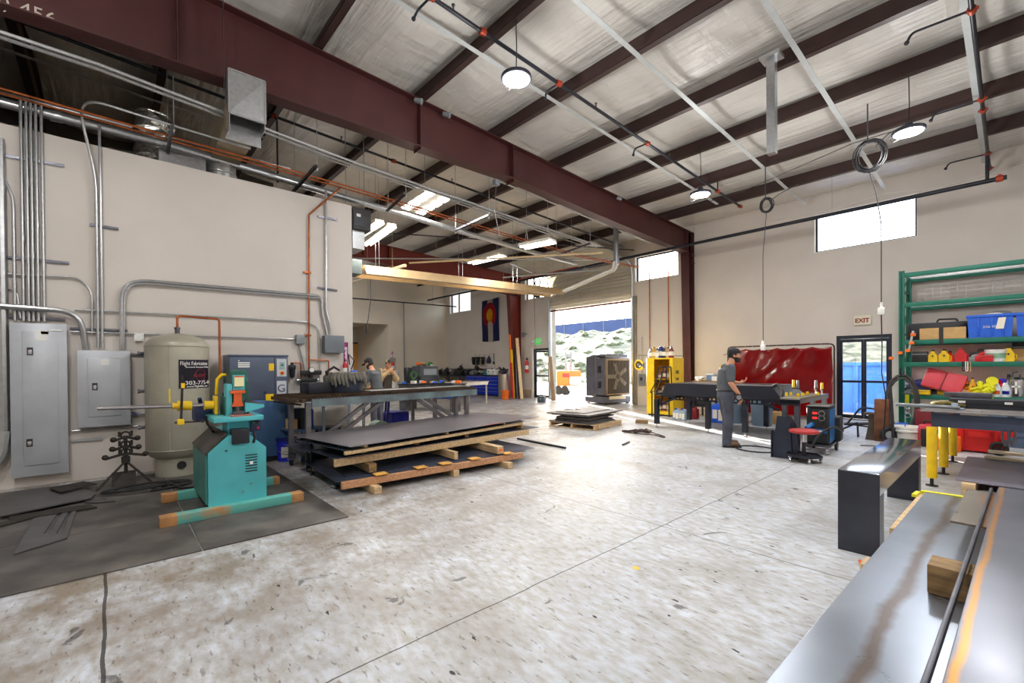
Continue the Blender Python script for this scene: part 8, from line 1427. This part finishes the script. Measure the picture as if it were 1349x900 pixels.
slab(s2,s3,w2,w2+.7,.8925,.9,fg_mat('rusty_flat_bar',S(140,130,116),S(176,116,52),-.24,.05),'rusty_flat_plate','flat plate with a rusty left half lying across under the upper plate')
slab(s2+.12,s2+.21,w2+.2,w2+.68,.8008,.892,WOODG,'timber_block','timber block hidden under the rusty flat plate','timber',.004)
ul=PZ(.925,1246,900); wU=(ul-bl).dot(nB); ut=PZ(.925,1313,641); wU2=(ut-bl).dot(nB); sU=(ut-bl).dot(dB)
up=fg_mat('upper_plate_steel',S(122,124,134),S(206,140,26),-.56,.011); wa=(wU+wU2)/2
t=slab(-1.5,sU,wa,wa+1.15,.9005,.925,up,'upper_steel_plate','thick upper steel plate with an orange rust line at the right edge of the view',bev=.003)
slab(-1.5,sU-.02,wa-.028,wa-.018,.9005,.92,STEELD,'steel_flat_bar','thin steel flat bar lying along the left edge of the upper plate','steel bar',.002)
# low plate, its timbers and the white boards beyond
m0,m1=PZ(.2,1259,632),PZ(.2,1275,601); m_=mat('violet_grey_plate',S(142,140,156),.4,.45,.14,2.2)
O('low_steel_plate',MB().bx(m0.x,m0.x+1.5,m0.y,m1.y,.19,.2),m_,'wide grey steel plate lying low on timbers beyond the foreground plates','steel plate')
O('timber_block',MB().bx(m0.x+.05,m0.x+.16,m0.y-.12,m1.y+.05,.001,.188,.004),WOODP,'pale timber under the left edge of the low plate','timber'); O('timber_block',MB().bx(m0.x+1.1,m0.x+1.2,m0.y-.05,m1.y+.05,.001,.188,.004),WOODP,'pale timber under the right part of the low plate','timber')
O('steel_offcut',MB().bx(m0.x+.2,m0.x+.7,m0.y-.22,m0.y-.02,.12,.128).bx(m0.x+.25,m0.x+.6,m0.y-.2,m0.y-.04,.001,.12),STEELW,'bright offcut poking out in front of the low plate','steel offcut')
for k,(a,b,lab) in enumerate((((1302,592),(1349,598),'white painted board nearer the red tool chest'),((1297,599),(1349,607),'white painted board lying on the front of the low plate'))):
    p,q=PZ(.25,*a),PZ(.25,*b); d=(q-p).normalized(); O('white_board',MB().bar(V((p.x,p.y,.222)),V((p.x,p.y,.222))+V((1.3,-.06,0)),.1,.04,.004),mat('cream_board',S(230,220,196),.55,0,.05,4),lab,'board')
O('yellow_sticker',MB().cyl(PZ(.0006,838,748.5),PZ(.0006,838,748.5)+V((0,0,.0012)),.026,n=16),YEL,'round yellow sticker on the bare concrete floor','sticker',smooth=0)
O('orange_earplug',MB().cyl(PZ(.012,1133,739),PZ(.02,1137,744),.012,n=8),ORG,'tiny orange plug on the floor by the folded steel box','earplug')
# ================================================================== outdoors and light
GRD=mat('bright_gravel',S(166,160,150),.9,0,.1,6)
ST('ground',MB().bx(-60,30,YW+.25,60,-.3,-.02),GRD)
HILL=mat('scrub_hillside',S(138,136,120),.95,0,.1,1.6,col2=S(78,88,66),detail=8,edge=(.42,.6))
rn=random.Random(5)
def hillf(u,v):
    x=-90+150*v; y=30+26*u; h=6.4*min(1,u*1.15)**.9
    return (x,y,h-.03+.25*math.sin(x*.9+u*9)*u+.12*math.sin(x*2.7+u*21))
ST('hillside',MB().grid(hillf,60,150),HILL,smooth=180)
SH=mat('dry_scrub',S(92,98,72),.95,0,.2,3); mb=MB(); rn=random.Random(2)
for i in range(420):
    u=rn.random()**.8; v=rn.uniform(.05,.75); x,y,z=hillf(u,v); r=rn.uniform(.25,.7)
    q=bmesh.ops.create_icosphere(mb.bm,subdivisions=1,radius=r); 
    for w_ in q['verts']: w_.co=V((w_.co.x*rn.uniform(.8,1.3),w_.co.y*rn.uniform(.8,1.3),w_.co.z*.6))+V((x,y,z))
O('hillside_scrub',mb,SH,'low dry bushes scattered over the bright hillside outside','bushes',stuff=True,smooth=0)
bf=T('boundary_fence','long blue fence with pale posts along the top of the hillside','fence',(-30,56.5,6.3))
mk('fence_panel',MB().bx(-95,40,56.5,56.6,6.0,8.3),mat('blue_fence',S(58,74,116),.7,0,.1,.5),bf,w=True)
for x in range(-70,0,4): mk('fence_post',MB().bx(x,x+.07,56.42,56.49,6.0,8.45),GREYP,bf,w=True)
# world
w=bpy.data.worlds.new('sky'); SC.world=w; w.use_nodes=True; nt=w.node_tree; bg=nt.nodes['Background']; sk=nt.nodes.new('ShaderNodeTexSky')
sk.sky_type='NISHITA'; sk.sun_disc=False; sk.sun_elevation=R(24); sk.sun_rotation=R(300); sk.air_density=1.; sk.dust_density=3.5; sk.ozone_density=1.
mx=nt.nodes.new('ShaderNodeMix'); mx.data_type='RGBA'; mx.inputs[0].default_value=.85; mx.inputs[7].default_value=(.9,.96,1.05,1)
nt.links.new(sk.outputs[0],mx.inputs[6]); nt.links.new(mx.outputs[2],bg.inputs[0]); bg.inputs[1].default_value=2.6
sun=bpy.data.lights.new('sun','SUN'); sun.energy=38; sun.angle=R(.6); sun.color=(1,.93,.82); so=link(bpy.data.objects.new('sun',sun))
d=V((1,-.54,-.245)); so.rotation_euler=d.to_track_quat('-Z','Y').to_euler()
SC.view_settings.view_transform='Standard'; SC.view_settings.look='None'; SC.view_settings.gamma=1; SC.view_settings.use_curve_mapping=False; SC.view_settings.exposure=.32
SC.cycles.use_denoising=True
SC.cycles.max_bounces=8; SC.cycles.diffuse_bounces=5; SC.cycles.glossy_bounces=4; SC.cycles.transparent_max_bounces=12; SC.cycles.sample_clamp_indirect=6; SC.cycles.caustics_reflective=False; SC.cycles.caustics_refractive=False

# repeats of one kind share a group
import re
_by={}
for o in list(SC.objects):
    if o.parent is None and o.get('category') and not o.get('group'): _by.setdefault(re.sub(r'\.\d+$','',o.name),[]).append(o)
_pl=lambda w:w if w.endswith('s') else w+'es' if w.endswith(('x','ch','sh')) else w+'s'
for k,v in _by.items():
    if len(v)>1:
        for o in v: o['group']=_pl(k.replace('_',' '))+' in the workshop'
